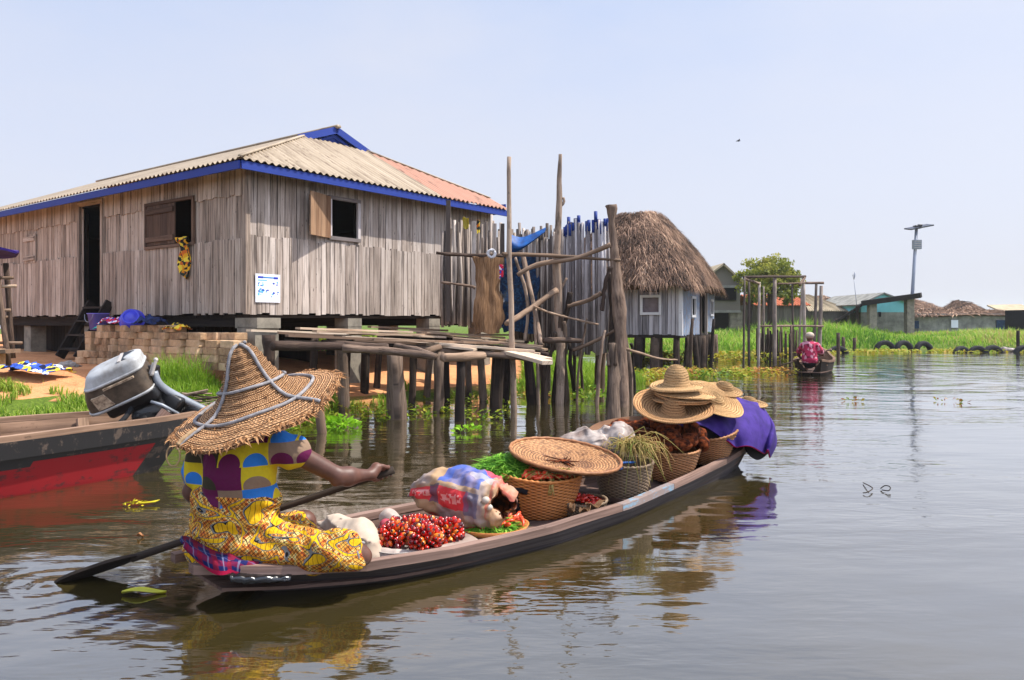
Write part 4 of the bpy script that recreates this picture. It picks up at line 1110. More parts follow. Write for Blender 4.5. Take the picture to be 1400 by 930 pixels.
heap_cloth('laundry_cloth', 'blue white and yellow cloth drying on the grass by the bank', gc, .62, .24, .14, MAT['print_blue'], 21, dirv=A(.95, -.3, 0), nrm=A(.3, .95, 0))
gc = P(92, 499, 11.9); gc[2] = height(gc[None, :2])[0][0] + .01
heap_cloth('crumpled_cloth', 'grey rag lying on the bare soil below the brick stack', gc, .2, .07, .07, cloth('grey rag', lin(160, 152, 144), lin(110, 100, 92)), 27, dirv=A(.95, .1, 0), nrm=A(-.1, .95, 0))
# sloping wooden door steps
st = thing('wooden_steps', 'dark wooden steps leaning up to the doorway of the plank house', 'steps', H(-.7, 4.9, .6))
for u in (4.1, 4.8):
    mb = MB(); mb.beam(H(-.62, u, .66), H(-.06, u, 1.66), .05, .16, up=HR + A(0, 0, .6)); mb.build('stringer', MAT['dark_wood'], st)
for k in range(4):
    mb = MB(); t = (k + .6) / 4; mb.beam(H(-.62 + .56 * t, 4.06, .66 + 1.0 * t), H(-.62 + .56 * t, 4.84, .66 + 1.0 * t), .2, .035); mb.build('tread', MAT['dark_wood'], st)
# brushwood pile by the water
mb = MB()
bp0 = P(275, 545, 9.6)
for i in range(46):
    c = A(-4.15 + rnd(-.5, .55), 9.75 + rnd(-.35, .45), 0); c[2] = height(c[None, :2])[0][0] + rnd(.02, .16)
    a = rnd(-.5, .6); L = rnd(.25, .7); d = A(math.cos(a), math.sin(a), rnd(-.12, .25))
    mb.tube(crooked(c - d * L / 2, c + d * L / 2, 5, .06), rnd(.006, .016), 5)
mb.build('brushwood_pile', MAT['pole'], label='loose pile of dry brushwood behind the outboard motor', cat='brushwood')
# rickety rack at the edge of the frame
rk = thing('drying_rack', 'bamboo rack with rough crossbars at the edge of the yard', 'rack', P(-20, 495, 9.8))
for (u0, v0, u1, v1, d) in ((-8, 345, 12, 500, 9.9), (8, 360, 18, 490, 10.3), (-50, 345, -42, 500, 10.0)):
    mb = MB(); mb.tube(crooked(P(u0, v0, d), P(u1, v1, d), 6, .01), .035, 7); mb.build('upright', MAT['pole'], rk)
for (v, u1) in ((380, 18), (391, 22), (424, 14), (433, 10), (469, 30)):
    mb = MB(); mb.tube(crooked(P(-70, v + rnd(-3, 3), 9.9), P(u1, v, 9.95), 5, .01), .022, 6); mb.build('crossbar', MAT['pole_pale'], rk)
mb = MB(); mb.beam(P(-80, 483, 9.7), P(18, 480, 9.7), .3, .05); mb.build('bench_board', MAT['deck'], rk)
mb = MB(); mb.beam(P(-30, 488, 9.75), P(2, 488, 9.75), .16, .2); mb.build('block', MAT['brick'], rk)
X = surf([[P(-60, 338, 9.6), P(-30, 337, 9.6), P(4, 342, 9.6), P(22, 347, 9.62)], [P(-60, 344, 10.2), P(-30, 340, 10.2), P(0, 344, 10.1), P(26, 346, 10.0)], [P(-60, 352, 10.5), P(-30, 352, 10.5), P(4, 354, 10.4), P(22, 352, 10.3)]], 10, 14)
mb = MB(); mb.sheet(X, .03); mb.build('cover_cloth', MAT['purple'], rk)
# ================================================================== landing stage of rough boards
def D_(u, v, up=0.0):
    k = (v - HV) / FPX; m = (u - 700) / FPX
    d = (1.0106 - up) / (k - .087 * m + .05); return P(u, v, d)
def zdeck(x, y): return 1.17 - .087 * (x + 3.8) + .05 * (y - 11)
deck = thing('landing_stage', 'rickety landing stage of loose sunbleached boards on dark posts beside the plank house', 'landing stage', (-1.6, 12, 0))
boards = [(340, 452, 470, 456, .2), (407, 449, 560, 454, .22), (392, 459, 520, 464, .2), (454, 455, 605, 461, .24), (481, 457, 698, 458, .22),
          (508, 464, 702, 470, .22), (484, 465, 640, 474, .18), (560, 452, 690, 462, .24), (430, 453, 560, 458, .2), (600, 459, 715, 467, .22),
          (600, 470, 730, 480, .2), (505, 447, 610, 452, .2), (560, 468, 650, 478, .2), (470, 461, 600, 467, .22), (620, 463, 742, 474, .2), (640, 474, 738, 484, .2), (380, 455, 455, 459, .2), (580, 455, 660, 459, .22), (690, 470, 745, 478, .2)]
for i, (a, b, c, d, w) in enumerate(boards):
    mb = MB(); up = .012 + .03 * (i % 3)
    mb.beam(D_(a, b, up) , D_(c, d, up), w * rnd(.8, 1.1), .032, seg=5, wob=.09, w1=w * rnd(.7, 1.1)); mb.build('plank', MAT['deck'], deck)
for (a, b, c, d, w) in ((655, 471, 749, 496, .16), (700, 480, 748, 492, .16)):
    mb = MB(); mb.beam(D_(a, b), D_(c, d), w, .05, seg=4, wob=.1); mb.build('plank', MAT['deck'], deck)
def dlog(pts, r, mat='pole', name='log', down=.0):
    mb = MB(); q = spline([D_(u, v) - A(0, 0, down) for u, v in pts], 12); mb.tube(q, np.array(r) * .86, 10, lump=.2); return mb.build(name, MAT[mat], deck)
dlog([(372, 473), (420, 473), (470, 474)], [.07, .068, .06], 'pole')
dlog([(468, 476), (530, 480), (596, 488)], [.062, .06, .05], 'pole')
dlog([(440, 468), (500, 473), (530, 474)], .05, 'pole')
dlog([(541, 473), (570, 479), (596, 487)], [.05, .05, .04], 'pole')
dlog([(583, 480), (630, 469), (712, 466)], [.05, .055, .045], 'pole_pale')
dlog([(605, 489), (632, 488), (660, 486)], [.065, .07, .07], 'pole_pale')
dlog([(560, 472), (650, 478), (746, 488)], [.05, .05, .05], 'pole', down=.05)
dlog([(620, 468), (700, 474), (748, 482)], [.045, .04], 'pole', down=.03)
for (a, b, c, d) in ((390, 462, 560, 470), (450, 458, 700, 474), (520, 452, 720, 465)):
    mb = MB(); mb.beam(D_(a, b) - A(0, 0, .07), D_(c, d) - A(0, 0, .07), .1, .09); mb.build('bearer', MAT['dark_wood'], deck)
def post(ut, ub, vb, wpx, parent=deck, top=None, name='post', mat='post', fork=False):
    b = W(ub, vb); d = b[1]; r = wpx * .42 / FPX * d
    t = P(ut, 0, d); t[2] = (zdeck(t[0], d) - .06) if top is None else top
    pts = crooked(b - A(0, 0, .5), t, 7, .012)
    mb = MB(); mb.tube(pts, [r * 1.18, r * 1.1, r, r * .98, r * .92, r * .95, r * .9], 11, lump=.22)
    return mb.build(name, MAT[mat], parent)
for p in ((466, 474, 560, 19), (500, 497, 549, 15), (540, 548, 573, 27), (534, 536, 569, 15), (566, 562, 555, 12), (601, 598, 564, 18), (610, 612, 549, 10), (630, 627, 576, 16), (655, 665, 548, 13),
          (682, 676, 559, 22), (722, 731, 552, 17), (520, 512, 545, 12), (590, 580, 545, 12), (640, 640, 545, 11), (742, 745, 545, 12), (694, 690, 549, 12), (476, 471, 550, 12), (430, 425, 556, 14)):
    post(*p)
# leaning stake in front of the landing stage
mb = MB(); mb.tube(crooked(P(432, 520, 9.1), W(445, 592) - A(0, 0, .3), 6, .02), [.05, .055, .045], 9, lump=.2)
mb.tube([P(434, 535, 9.1), P(420, 528, 9.08), P(410, 532, 9.07)], [.02, .012], 6)
mb.build('stake', MAT['pole_pale'], label='short forked stake leaning out of the water left of the landing stage', cat='stake')
mb = MB(); mb.tube(crooked(P(368, 500, 9.9), P(368, 458, 9.9), 5, .02), [.075, .07, .085], 9, lump=.25); mb.build('post', MAT['pole'], deck)
mb = MB(); mb.tube(crooked(P(366, 505, 9.9) , A(*P(366, 500, 9.9)[:2], -.3), 4, .01), .07, 8); mb.build('post', MAT['post'], deck)

# ================================================================== poles and stake screens round the wash place
def lone_pole(name, pts, rad, mat, label, lump=.15, cat='pole', n=10, extra=()):
    mb = MB(); q = spline(pts, 16); q = q + np.stack([fbm(np.stack([np.linspace(0, 3.5, 16) + 7 * rnd(), np.full(16, k * 5.3 + 1), np.full(16, len(label) * .37)], 1), 3) * .05 for k in range(3)], 1) * A(1, 1, .2) * (.4 if 'rail' == cat else 1)
    mb.tube(q, np.array(rad) * .8 if not np.isscalar(rad) else rad * .8, n, lump=lump + .16)
    for e, er in extra: mb.tube(spline(e, 6), er, 6, lump=.1)
    return mb.build(name, MAT[mat], label=label, cat=cat)
d = 11.35
lone_pole('tall_pole', [W(702, 560) - A(0, 0, .5), P(700, 480, d), P(697, 350, d), P(694.5, 214, d)], [.062, .056, .05, .038], 'pole', 'straight tall pole standing through the edge of the landing stage', .08)
d = 12.4
lone_pole('tall_pole', [W(762, 552) - A(0, 0, .5), P(766, 470, d), P(763, 380, d), P(764, 290, d), P(766, 211, d)], [.085, .08, .085, .06, .03], 'pole', 'crooked tall pole with a knot and side twig near its top', .18,
          extra=[([P(763, 285, d), P(771, 277, d), P(770, 270, d)], [.03, .02]), ([P(764, 400, d), P(775, 380, d)], [.03, .02])])
d = 12.0
lone_pole('gnarled_post', [W(851, 556) - A(0, 0, .5), P(849, 480, d), P(845, 400, d), P(840, 330, d), P(836, 300, d), P(835, 281, d)], [.13, .105, .12, .085, .07, .105], 'pole', 'thick gnarled trunk post with a knobbed top before the thatched hut', .3)
lone_pole('split_post', [W(838, 577) - A(0, 0, .4), P(838, 520, 10.5), P(836, 470, 10.6)], [.12, .11, .05], 'post', 'broken grey stump with splintered top at the foot of the gnarled post', .35,
          extra=[([P(841, 500, 10.5), P(842, 470, 10.5)], [.03, .008]), ([P(832, 500, 10.5), P(831, 482, 10.5)], [.03, .008])])
lone_pole('leaning_post', [W(832, 560) - A(0, 0, .4), P(838, 480, 12.2), P(838, 375, 12.3)], [.11, .1, .085], 'post', 'thick dark post leaning close against the gnarled post', .2)
lone_pole('leaning_pole', [W(821, 541) - A(0, 0, .4), P(828, 470, 12.8), P(835, 420, 12.6)], [.06, .055, .045], 'pole_pale', 'thin slanting pole propped left of the gnarled post', .12)
lone_pole('leaning_pole', [W(863, 541) - A(0, 0, .4), P(858, 500, 13.2), P(852, 440, 13.0)], [.08, .075, .06], 'post', 'dark prop standing just right of the gnarled post', .15)
lone_pole('bent_branch', [P(822, 425, 12.0), P(826, 400, 12.0), P(834, 365, 11.9)], [.04, .045, .04], 'pole', 'bent branch tied upright between screen and gnarled post', .15)
# cluster of props under the crooked pole
for (ub, vb, ut, vt, r, lb) in ((753, 548, 778, 400, .06, 'slanting prop leaning right below the crooked tall pole'), (771, 549, 768, 430, .075, 'stout upright prop under the crooked tall pole'), (778, 545, 772, 440, .05, 'thin upright prop beside the crooked tall pole'),
                                (790, 541, 777, 470, .045, 'outermost slanting prop right of the crooked tall pole'), (742, 553, 760, 455, .05, 'dark prop left of the crooked tall pole')):
    lone_pole('prop', [W(ub, vb) - A(0, 0, .4), P((ub + ut) / 2 + rnd(-2, 2), (vb + vt) / 2, 12.5), P(ut, vt, 12.35)], [r, r * .95, r * .8], 'post', lb, .2, 'prop', 8)
for (ub, vb, ut, vt, dd, r, lb) in ((736, 541, 742, 452, 13.6, .04, 'thin stilt under the grey screen, nearest the landing stage'), (749, 538, 747, 462, 13.9, .045, 'thin stilt under the grey screen behind the dark prop'), (757, 535, 766, 440, 14.0, .04, 'slanting stilt behind the crooked tall pole'),
        (783, 538, 786, 470, 13.6, .045, 'stilt under the left end of the pale screen'), (797, 536, 795, 476, 13.7, .035, 'thin stilt under the middle of the pale screen'), (812, 533, 816, 470, 13.7, .04, 'stilt under the right end of the pale screen'),
        (826, 532, 822, 440, 14.2, .035, 'thin stilt in the shade left of the gnarled post'), (868, 531, 862, 470, 14.6, .05, 'short stilt standing right behind the gnarled post'), (738, 553, 728, 420, 12.2, .035, 'thin stick leaning towards the blue curtain'), (786, 549, 803, 436, 12.3, .03, 'thin stick leaning across the pale screen'), (814, 556, 826, 452, 11.9, .035, 'thin bare stick leaning on the gnarled post')):
    b_ = W(ub, vb); lone_pole('prop', [b_ - A(0, 0, .4), P((ub + ut) / 2 + rnd(-2, 2), (vb + vt) / 2, (b_[1] + dd) / 2), P(ut, vt, dd)], [r, r * .9, r * .75], 'pole' if r < .04 else 'post', lb, .2, 'prop', 8)
# lashed rails
for (pts, r, mat, lb) in (
        ([P(688, 347, 11.25), P(760, 350, 12.2), P(848, 356, 11.9)], [.035, .04, .025], 'pole_pale', 'long pale horizontal rail lashed between tall poles'),
        ([P(597, 346, 12.4), P(640, 349, 12.6), P(702, 350, 12.8)], [.03, .04, .045], 'pole', 'brown rail across the left stake screen'),
        ([P(708, 376, 12.2), P(735, 362, 12.25), P(790, 352, 12.2), P(835, 334, 11.95)], [.045, .05, .045, .05], 'pole_pale', 'curved pale branch slanting up to the gnarled post'),
        ([P(692, 443, 11.4), P(722, 424, 11.9), P(761, 397, 12.3)], [.05, .055, .06], 'pole_pale', 'thick peeled pole slanting between the two tall poles'),
        ([P(776, 419, 12.3), P(800, 412, 12.2), P(822, 401, 12.1)], [.04, .045, .04], 'pole_pale', 'short stick slanting across the pale screen'),
        ([P(730, 419, 11.9), P(760, 430, 12.2), P(818, 444, 12.2)], [.02, .022, .02], 'pole_pale', 'thin branch sloping down across the pale screen'),
        ([P(783, 479, 12.2), P(810, 468, 12.2), P(840, 452, 12.0)], [.04, .04, .03], 'pole_pale', 'lowest stick slanting under the pale screen'),
        ([P(742, 466, 12.0), P(765, 465, 12.1), P(795, 466, 12.2)], [.055, .06, .05], 'pole', 'short log rail at the foot of the pale screen'),
        ([P(603, 386, 12.7), P(640, 391, 12.8), P(650, 394, 12.8)], [.025, .03], 'pole', 'short lower rail on the left stake screen'),
        ([P(716, 350, 12.9), P(730, 420, 12.5), P(741, 473, 12.1)], [.05, .05, .05], 'pole', 'slanting post beside the blue curtain'),
        ([P(704, 352, 12.6), P(722, 410, 12.6), P(718, 466, 12.5)], [.03, .035], 'pole', 'thin post before the blue curtain'),
        ([P(855, 477, 12), P(900, 490, 14.2), P(925, 492, 16.0)], [.03, .025, .02], 'pole_pale', 'thin pole reaching from the gnarled post towards the thatched hut')):
    lone_pole('rail', pts, r, mat, lb, .15, 'rail', 8)
def screen(name, label, p0, p1, zb, zt, n, mat, r=.028, tops=None, topvar=.1, seed=1):
    t = thing(name, label, 'screen', (p0 + p1) / 2 * A(1, 1, 0) + A(0, 0, zb)); rr = random.Random(seed)
    for i in range(n):
        f = (i + .5) / n; c = p0 + (p1 - p0) * f; h = zt + rr.uniform(-topvar, topvar) * .8 + (rr.random() < .12) * .15
        b = A(c[0], c[1], zb + rr.uniform(-.06, .06)); e = A(c[0] + rr.uniform(-.04, .04), c[1] + rr.uniform(-.02, .02), h)
        mb = MB(); mb.tube([b, (b + e) / 2 + A(rr.uniform(-.03, .03), rr.uniform(-.02, .02), 0), e], r * rr.uniform(.8, 1.15), 7, flat=.6); s = mb.build('stake', MAT[mat], t)
        if tops and rr.random() < .85:
            mb = MB(); k = rr.uniform(.10, .2); mb.tube([e + (b - e) / np.linalg.norm(e - b) * k, e + A(0, 0, .008)], r * 1.04, 7, flat=.68); mb.build('wrapping', MAT[tops], s)
    return t
P3 = lambda u, d: A((u - 700) / FPX * d, d, 0)
screen('stake_screen', 'brown stake screen standing against the end of the plank house', P3(604, 13.0), P3(688, 13.6), 1.22, 2.92, 38, 'stake', .04, topvar=.2, seed=3)
screen('stake_screen', 'grey stake screen behind the blue curtain and tall poles', P3(700, 14.2), P3(772, 13.4), .95, 2.92, 40, 'stake', .042, topvar=.12, seed=5)
screen('stake_screen', 'pale grey stake screen with tops wrapped in blue', P3(770, 13.0), P3(829, 12.5), .78, 2.92, 34, 'stake_pale', .042, 'blue_stake', .07, seed=8)
screen('stake_screen', 'dark stake screen in the shade below the gnarled post', P3(736, 13.1), P3(768, 12.9), .85, 2.75, 20, 'stake', .042, topvar=.12, seed=12)
for (u, v0, v1, lb) in ((613, 274, 440, 'upright squared post at the house end of the brown screen'), (648, 303, 440, 'second squared post in the brown screen'), (676, 306, 440, 'third squared post in the brown screen'), (687, 306, 380, 'thin pale post beside the tall straight pole')):
    mb = MB(); mb.beam(P(u, v1, 13.0), P(u, v0, 13.0), .07, .07, up=(0, 1, 0), seg=3, wob=.04); mb.build('screen_post', MAT['stake'], label=lb, cat='post')
# palm mat, blue curtain, tarp, rags
def hang(name, label, u0, u1, v0, v1, d, mat, bulge=.05, cat='cloth', n=16, m=22, edge=.02, th=.01, fold=7):
    X = np.zeros((n, m, 3)); o = random.random() * 50
    for i in range(n):
        for j in range(m):
            a = i / (n - 1); b = j / (m - 1); f = fbm(np.array([[a * 2 + o, b * 2, o]]), 3)[0]
            e = edge * (fbm(np.array([[o, b * 5, 3. + (a > .5)]]), 3)[0])
            X[i, j] = P(u0 + (u1 - u0) * (a + e * (2 * a - 1) * 3), v0 + (v1 - v0) * b + 4 * fbm(np.array([[a * 4 + o, 1., b]]), 2)[0], d - bulge * (math.sin(a * fold + f * 3) * .5 + f))
    mb = MB(); U_, V_ = np.meshgrid(np.linspace(0, 1, n), np.linspace(0, 1, m), indexing='ij')
    mb.sheet(X, th, np.stack([V_ * 1.3, U_, U_ * 0 + .5], -1)); return mb.build(name, MAT[mat], label=label, cat=cat)
hang('palm_mat', 'brown woven palm mat hung on the stake screen beside the blue curtain', 648, 684, 352, 456, 12.55, 'palm_mat', .13, 'mat', edge=.12, th=.02, fold=4)
hang('blue_curtain', 'dark blue patterned curtain hanging behind the tall straight pole', 685, 736, 346, 455, 13.0, 'net_blue', .12, 'curtain', edge=.06)
X = surf([[P(697, 320, 12.9), P(715, 324, 13.0), P(746, 311, 13.0)], [P(697, 333, 12.8), P(714, 337, 12.8), P(744, 318, 12.9)], [P(699, 346, 12.9), P(712, 342, 12.9), P(735, 326, 13.0)]], 10, 14)
mb = MB(); mb.sheet(X, .01); mb.build('tarp_strip', MAT['blue_tarp'], label='bright blue tarp strip tied above the patterned curtain', cat='tarp')
hang('rag', 'red rag hanging from the lashed rail', 683, 688, 362, 380, 12.4, cloth('red rag', lin(206, 30, 40)).name and 'print_red', .02, 'rag', 5, 8)
hang('rag', 'yellow rag on top of the brown screen', 652, 656, 302, 318, 12.8, 'print_orange', .02, 'rag', 5, 8)
hang('rag', 'pale green rag on top of the brown screen', 633, 641, 298, 312, 12.9, 'weed', .03, 'rag', 6, 8)
mb = MB()
for k in range(9):
    c = P(672, 347, 12.35); a = rnd(0, 6.28); mb.tube([c + .075 * A(math.cos(t + a) * rnd(.6, 1), rnd(-.3, .3), math.sin(t + a) * rnd(.6, 1)) for t in np.linspace(0, 5.4, 10)], .016, 6)
mb.build('cord_knot', MAT['rope_white'], label='white cord knotted round the rails above the palm mat', cat='cord')

# ================================================================== thatched hut on stilts
HK = A(4.49, 20.5, 0); HF = unit(A(-.92, .39, 0)); HS = unit(A(.39, .92, 0))
def T_(f, s_, z): return HK + HF * f + HS * s_ + A(0, 0, z)
hut = thing('thatched_hut', 'grey plank hut on stilts under a steep shaggy thatched roof', 'hut', T_(1.2, 2.5, 0))
mb = MB(); split_wall(mb, lambda u, z, o: T_(u, -o, z), -HS, 0, 2.4, [(.95, 2.42, 0)], [(1.0 - .62 + .1, 1.1, 1.72, 2.42)]) if False else None
hw = (.62 + .75, .62 + .75 + .72, 1.70, 2.22)
win0 = ((930 - 905) / FPX * 20.7 / .92, (930 - 882) / FPX * 20.9 / .92)
hwF = (win0[0] + .03, win0[1] - .03, 1.52, 1.99)
mb = MB(); split_wall(mb, lambda u, z, o: T_(u, -o, z), -HS, 0, 3.9, [(.95, 2.36, 0)], [hwF, (hwF[0], hwF[1], 2.1, 2.4)])
mb.build('wall', MAT['plank_hut'], hut)
mb = MB(); split_wall(mb, lambda u, z, o: T_(-o, u, z), -HF, 0, 3.05, [(.93, 2.36, 0)], [(1.55, 2.15, 1.45, 2.0)])
mb.build('wall', MAT['hut_blue'], hut, label='side wall with faded blue paint'); mb = MB(); split_wall(mb, lambda u, z, o: T_(-o, u, z), -HF, 4.25, 5.9, [(.97, 2.36, .02)], [(4.95, 5.5, 1.5, 2.0)])
mb.build('wall', MAT['hut_blue'], hut, label='side wall with faded blue paint')
mb = MB()
for (p, q) in ((T_(3.9, 0, 0), T_(3.9, 5.9, 0)), (T_(3.9, 5.9, 0), T_(0, 5.9, 0)), (T_(.6, 3.0, 0), T_(.6, 4.3, 0)), (T_(.1, .1, 0), T_(3.8, .1, 0)), (T_(.1, .1, 0), T_(.1, 2.9, 0)), (T_(.1, 4.4, 0), T_(.1, 5.8, 0))):
    mb.beam(p + A(0, 0, 1.66), q + A(0, 0, 1.66), 1.4, .03, up=np.cross(q - p, A(0, 0, 1)))
mb.build('inner_wall', MAT['shade_tone'], hut)
mb = MB(); mb.beam(T_(1.95, 0, .9), T_(1.95, 5.9, .9), 3.9, .08); mb.build('floor', MAT['dark_wood'], hut)
def hframe(fn, n_, h, name='window_frame', mat='pale_frame', w=.07):
    mb = MB(); u0, u1, z0, z1 = h
    mb.beam(fn(u0 - w, z0), fn(u1 + w, z0), w, .06, up=n_); mb.beam(fn(u0 - w, z1), fn(u1 + w, z1), w, .06, up=n_)
    mb.beam(fn(u0 - w / 2, z0), fn(u0 - w / 2, z1), w, .055, up=n_); mb.beam(fn(u1 + w / 2, z0), fn(u1 + w / 2, z1), w, .055, up=n_)
    return mb.build(name, MAT[mat], hut)
wf = hframe(lambda u, z: T_(u, -.03, z), -HS, hwF)
mb = MB(); mb.beam(T_(hwF[0], .02, (hwF[2] + hwF[3]) / 2), T_(hwF[1], .02, (hwF[2] + hwF[3]) / 2), hwF[3] - hwF[2], .01, up=-HS); mb.build('curtain', plain('dusty mauve curtain', lin(122, 110, 112), .9, .1, .3), wf)
hframe(lambda u, z: T_(-.03, u, z), -HF, (1.57, 2.13, 1.46, 2.0)); hframe(lambda u, z: T_(-.05, u, z), -HF, (4.97, 5.48, 1.52, 2.0))
mb = MB(); mb.beam(T_(-.02, -.02, .93), T_(-.02, -.02, 2.36), .1, .1, up=HS); mb.build('corner_board', MAT['pale_frame'], hut)
mb = MB(); mb.beam(T_(-.03, 3.1, .9), T_(-.03, 3.1, 2.35), .08, .08, up=HS); mb.beam(T_(-.03, 4.2, .9), T_(-.03, 4.2, 2.35), .08, .08, up=HS); mb.build('door_frame', MAT['stake'], hut)
for (f, s_, r, lean) in ((.1, .1, .08, .02), (.7, .1, .13, .0), (1.15, .05, .13, .04), (1.6, .1, .12, 0), (2.2, .1, .1, 0), (2.9, .1, .1, .05), (3.7, .1, .11, 0), (-.05, .9, .08, .05), (-.1, 1.7, .08, -.1), (-.1, 2.4, .1, .1), (-.1, 3.1, .1, 0), (-.1, 3.8, .09, .1), (-.1, 4.4, .1, -.1), (-.1, 5.0, .08, .05), (-.1, 5.7, .09, 0), (1.2, 3, .1, 0), (2.2, 2.6, .1, 0), (2.2, 5, .1, 0), (1.2, 5.7, .1, 0), (-.35, -.1, .05, .12), (-.5, 2.6, .05, .1)):
    mb = MB(); mb.tube(crooked(T_(f + lean, s_, -.5), T_(f, s_, .88 + (f < -.2) * .5), 6, .02), [r * 1.05, r, r * .9], 9, lump=.22); mb.build('stilt', MAT['post'], hut)
def thatch(name, base_fn, nth, n_straw, parent=None, L=(.3, .75), w=.018, label=None, cat=None, seed=1, wid=None, close=True, base=None):
    """base_fn(theta, t): t = 0 at the eave, 1 at the ridge"""
    mb = MB(); th = np.linspace(0, 2 * PI, nth + 1)[:-1]; ts = np.linspace(0, 1, 16)
    X = np.array([[base_fn(a, t) for a in th] for t in ts]); cen = X[-1].mean(0)
    mb.grid(X, None, cv=True, m=0, flip=False)
    low = X[0] + (X[0].mean(0) - X[0]) * .12 - A(0, 0, .12)
    mb.grid(np.array([low, X[0]]), None, cv=True, m=0)
    mb.grid(np.array([low * 0 + low.mean(0), low]), None, cv=True, m=0)
    r = np.random.default_rng(seed); n = n_straw
    a = r.uniform(0, 2 * PI, n); t = r.random(n) ** 1.15; i0 = a / (2 * PI) * nth; j0 = t * 15
    ia = i0.astype(int) % nth; ib = (ia + 1) % nth; fa = (i0 - np.floor(i0))[:, None]; ja = np.minimum(j0.astype(int), 14); fb = (j0 - ja)[:, None]
    p = (X[ja, ia] * (1 - fa) + X[ja, ib] * fa) * (1 - fb) + (X[ja + 1, ia] * (1 - fa) + X[ja + 1, ib] * fa) * fb
    dn = X[ja, ia] - X[ja + 1, ia]; dn /= np.linalg.norm(dn, axis=1, keepdims=True) + 1e-9
    sdv = X[ja, ib] - X[ja, ia]; sdv /= np.linalg.norm(sdv, axis=1, keepdims=True) + 1e-9
    nr = np.cross(dn, sdv); nr /= np.linalg.norm(nr, axis=1, keepdims=True) + 1e-9
    nr *= np.sign(np.sum(nr * (p - cen + A(0, 0, .6)), 1))[:, None]
    d = dn + sdv * r.normal(0, .33, n)[:, None] + nr * r.normal(.02, .1, n)[:, None]; d /= np.linalg.norm(d, axis=1, keepdims=True)
    ln = r.uniform(*L, n)[:, None]; ww = (w * r.uniform(.6, 1.5, n))[:, None]
    s0 = p + nr * r.uniform(.01, .09, n)[:, None]; m_ = s0 + d * ln * .5 + nr * .02; e = s0 + d * ln - A(0, 0, .04) + nr * r.uniform(-.04, .05, n)[:, None]
    V = np.stack([s0 - sdv * ww, s0 + sdv * ww, m_ + sdv * ww, m_ - sdv * ww, e], 1).reshape(-1, 3); o = np.arange(n) * 5
    clump = np.clip(.5 + .75 * fbm(np.stack([p[:, 0] * 2.5, p[:, 1] * 2.5, p[:, 2] * 1.2], 1), 3) + r.normal(0, .2, n), 0, 1)
    T = np.repeat(np.stack([clump * 0, clump * 0, clump], 1), 5, 0)
    k = mb.n; mb.add(V, np.stack([o, o + 1, o + 2, o + 3], 1), T, m=1); mb.F.append((np.stack([o + 3, o + 2, o + 4], 1).astype(np.int64) + k, 1, False))
    return mb.build(name, [MAT['thatch_base'], MAT['thatch']], parent, label=label, cat=cat)
def rect_ring(a, f0, f1, s0, s1, p=.35):
    c, s_ = math.cos(a), math.sin(a)
    return (f0 + f1) / 2 + (f1 - f0) / 2 * math.copysign(abs(c) ** p, c), (s0 + s1) / 2 + (s1 - s0) / 2 * math.copysign(abs(s_) ** p, s_)
def hut_roof(a, t):
    f, s_ = rect_ring(a, -.42, 4.3, -.46, 6.3); rs = 2.7 + 1.3 * math.sin(a) ; rf = 1.65 + .62 * math.cos(a)
    tt = t; z = 2.36 + 2.02 * (tt ** .9) + .14 * math.sin(PI * tt)
    f2 = f + (rf - f) * tt; s2 = s_ + (rs - s_) * tt
    w = fbm(np.array([[f2 * 1.1, s2 * 1.1, z]]), 3)[0]
    lift = .16 * math.exp(-((s2 - 2.0) ** 2) * 1.2) * (tt > .6) * (tt - .6) * 2.5
    return T_(f2 + .12 * w, s2 + .1 * w, z + .1 * w + lift - .1 * (1 - t) * math.sin(a * 3) ** 2)
thatch('roof', hut_roof, 84, 38000, hut, w=.009, L=(.14, .42))

# ================================================================== far side of the lagoon
def gz(u, d):
    x = (u - 700) / FPX * d; return height(np.array([[x, d]]))[0][0]
def G(u, d): return A((u - 700) / FPX * d, d, gz(u, d))
# two-storey grey house
fh = thing('two_storey_house', 'dark grey two-storey house with a pale gable roof behind the thatched hut', 'house', G(990, 44))
def Q(u, v, d): return P(u, v, d)
mb = MB(); d = 44; x0, x1 = (955 - 700) / FPX * d, (1012 - 700) / FPX * d; xm = (988 - 700) / FPX * d
zr = Q(0, 363, d)[2]; ze = Q(0, 386, d)[2]; zb = .4
back = A(2.2, 7, 0)
f = [A(x0, d, 1.3), A(x1, d, 1.3), A(x1, d, ze), A(xm, d, zr), A(x0, d, ze)]
zmid = Q(0, 426, d)[2]
for q in f[:2]: q[2] = zmid
mb.poly(f, 7, (0, -1, 0)); mb.build('wall', MAT['grey_house'], fh)
mb = MB()
for (a, b) in ((A(x0 - .3, d - .3, ze - .15), A(xm, d - .3, zr + .12)), (A(xm, d - .3, zr + .12), A(x1 + .35, d - .3, ze - .18))):
    mb.sheet(np.array([[a, b], [a + back * A(0, 1.1, 0), b + back * A(0, 1.1, 0)]])[::-1], .1, smooth=False)
mb.build('roof', MAT['tan_roof'], fh)
mb = MB(); mb.beam(A(x0 + .2, d + .8, (zmid + .3) / 2), A(x1 - .3, d + .8, (zmid + .3) / 2), 2.2, .1, up=(0, 1, 0)); mb.build('dark_wall', MAT['shade_tone'], fh)
for u in (958, 1003, 1011):
    mb = MB(); mb.beam(A((u - 700) / FPX * d, d + .2, 0), A((u - 700) / FPX * d, d + .2, zmid), .35, .35, up=(0, 1, 0)); mb.build('pier', MAT['concrete'], fh)
mb = MB(); mb.beam(Q(977, 402, d) - A(0, .06, 0), Q(1006, 402, d) - A(0, .06, 0), .75, .05, up=(0, 1, 0)); mb.build('window', MAT['dark'], fh)
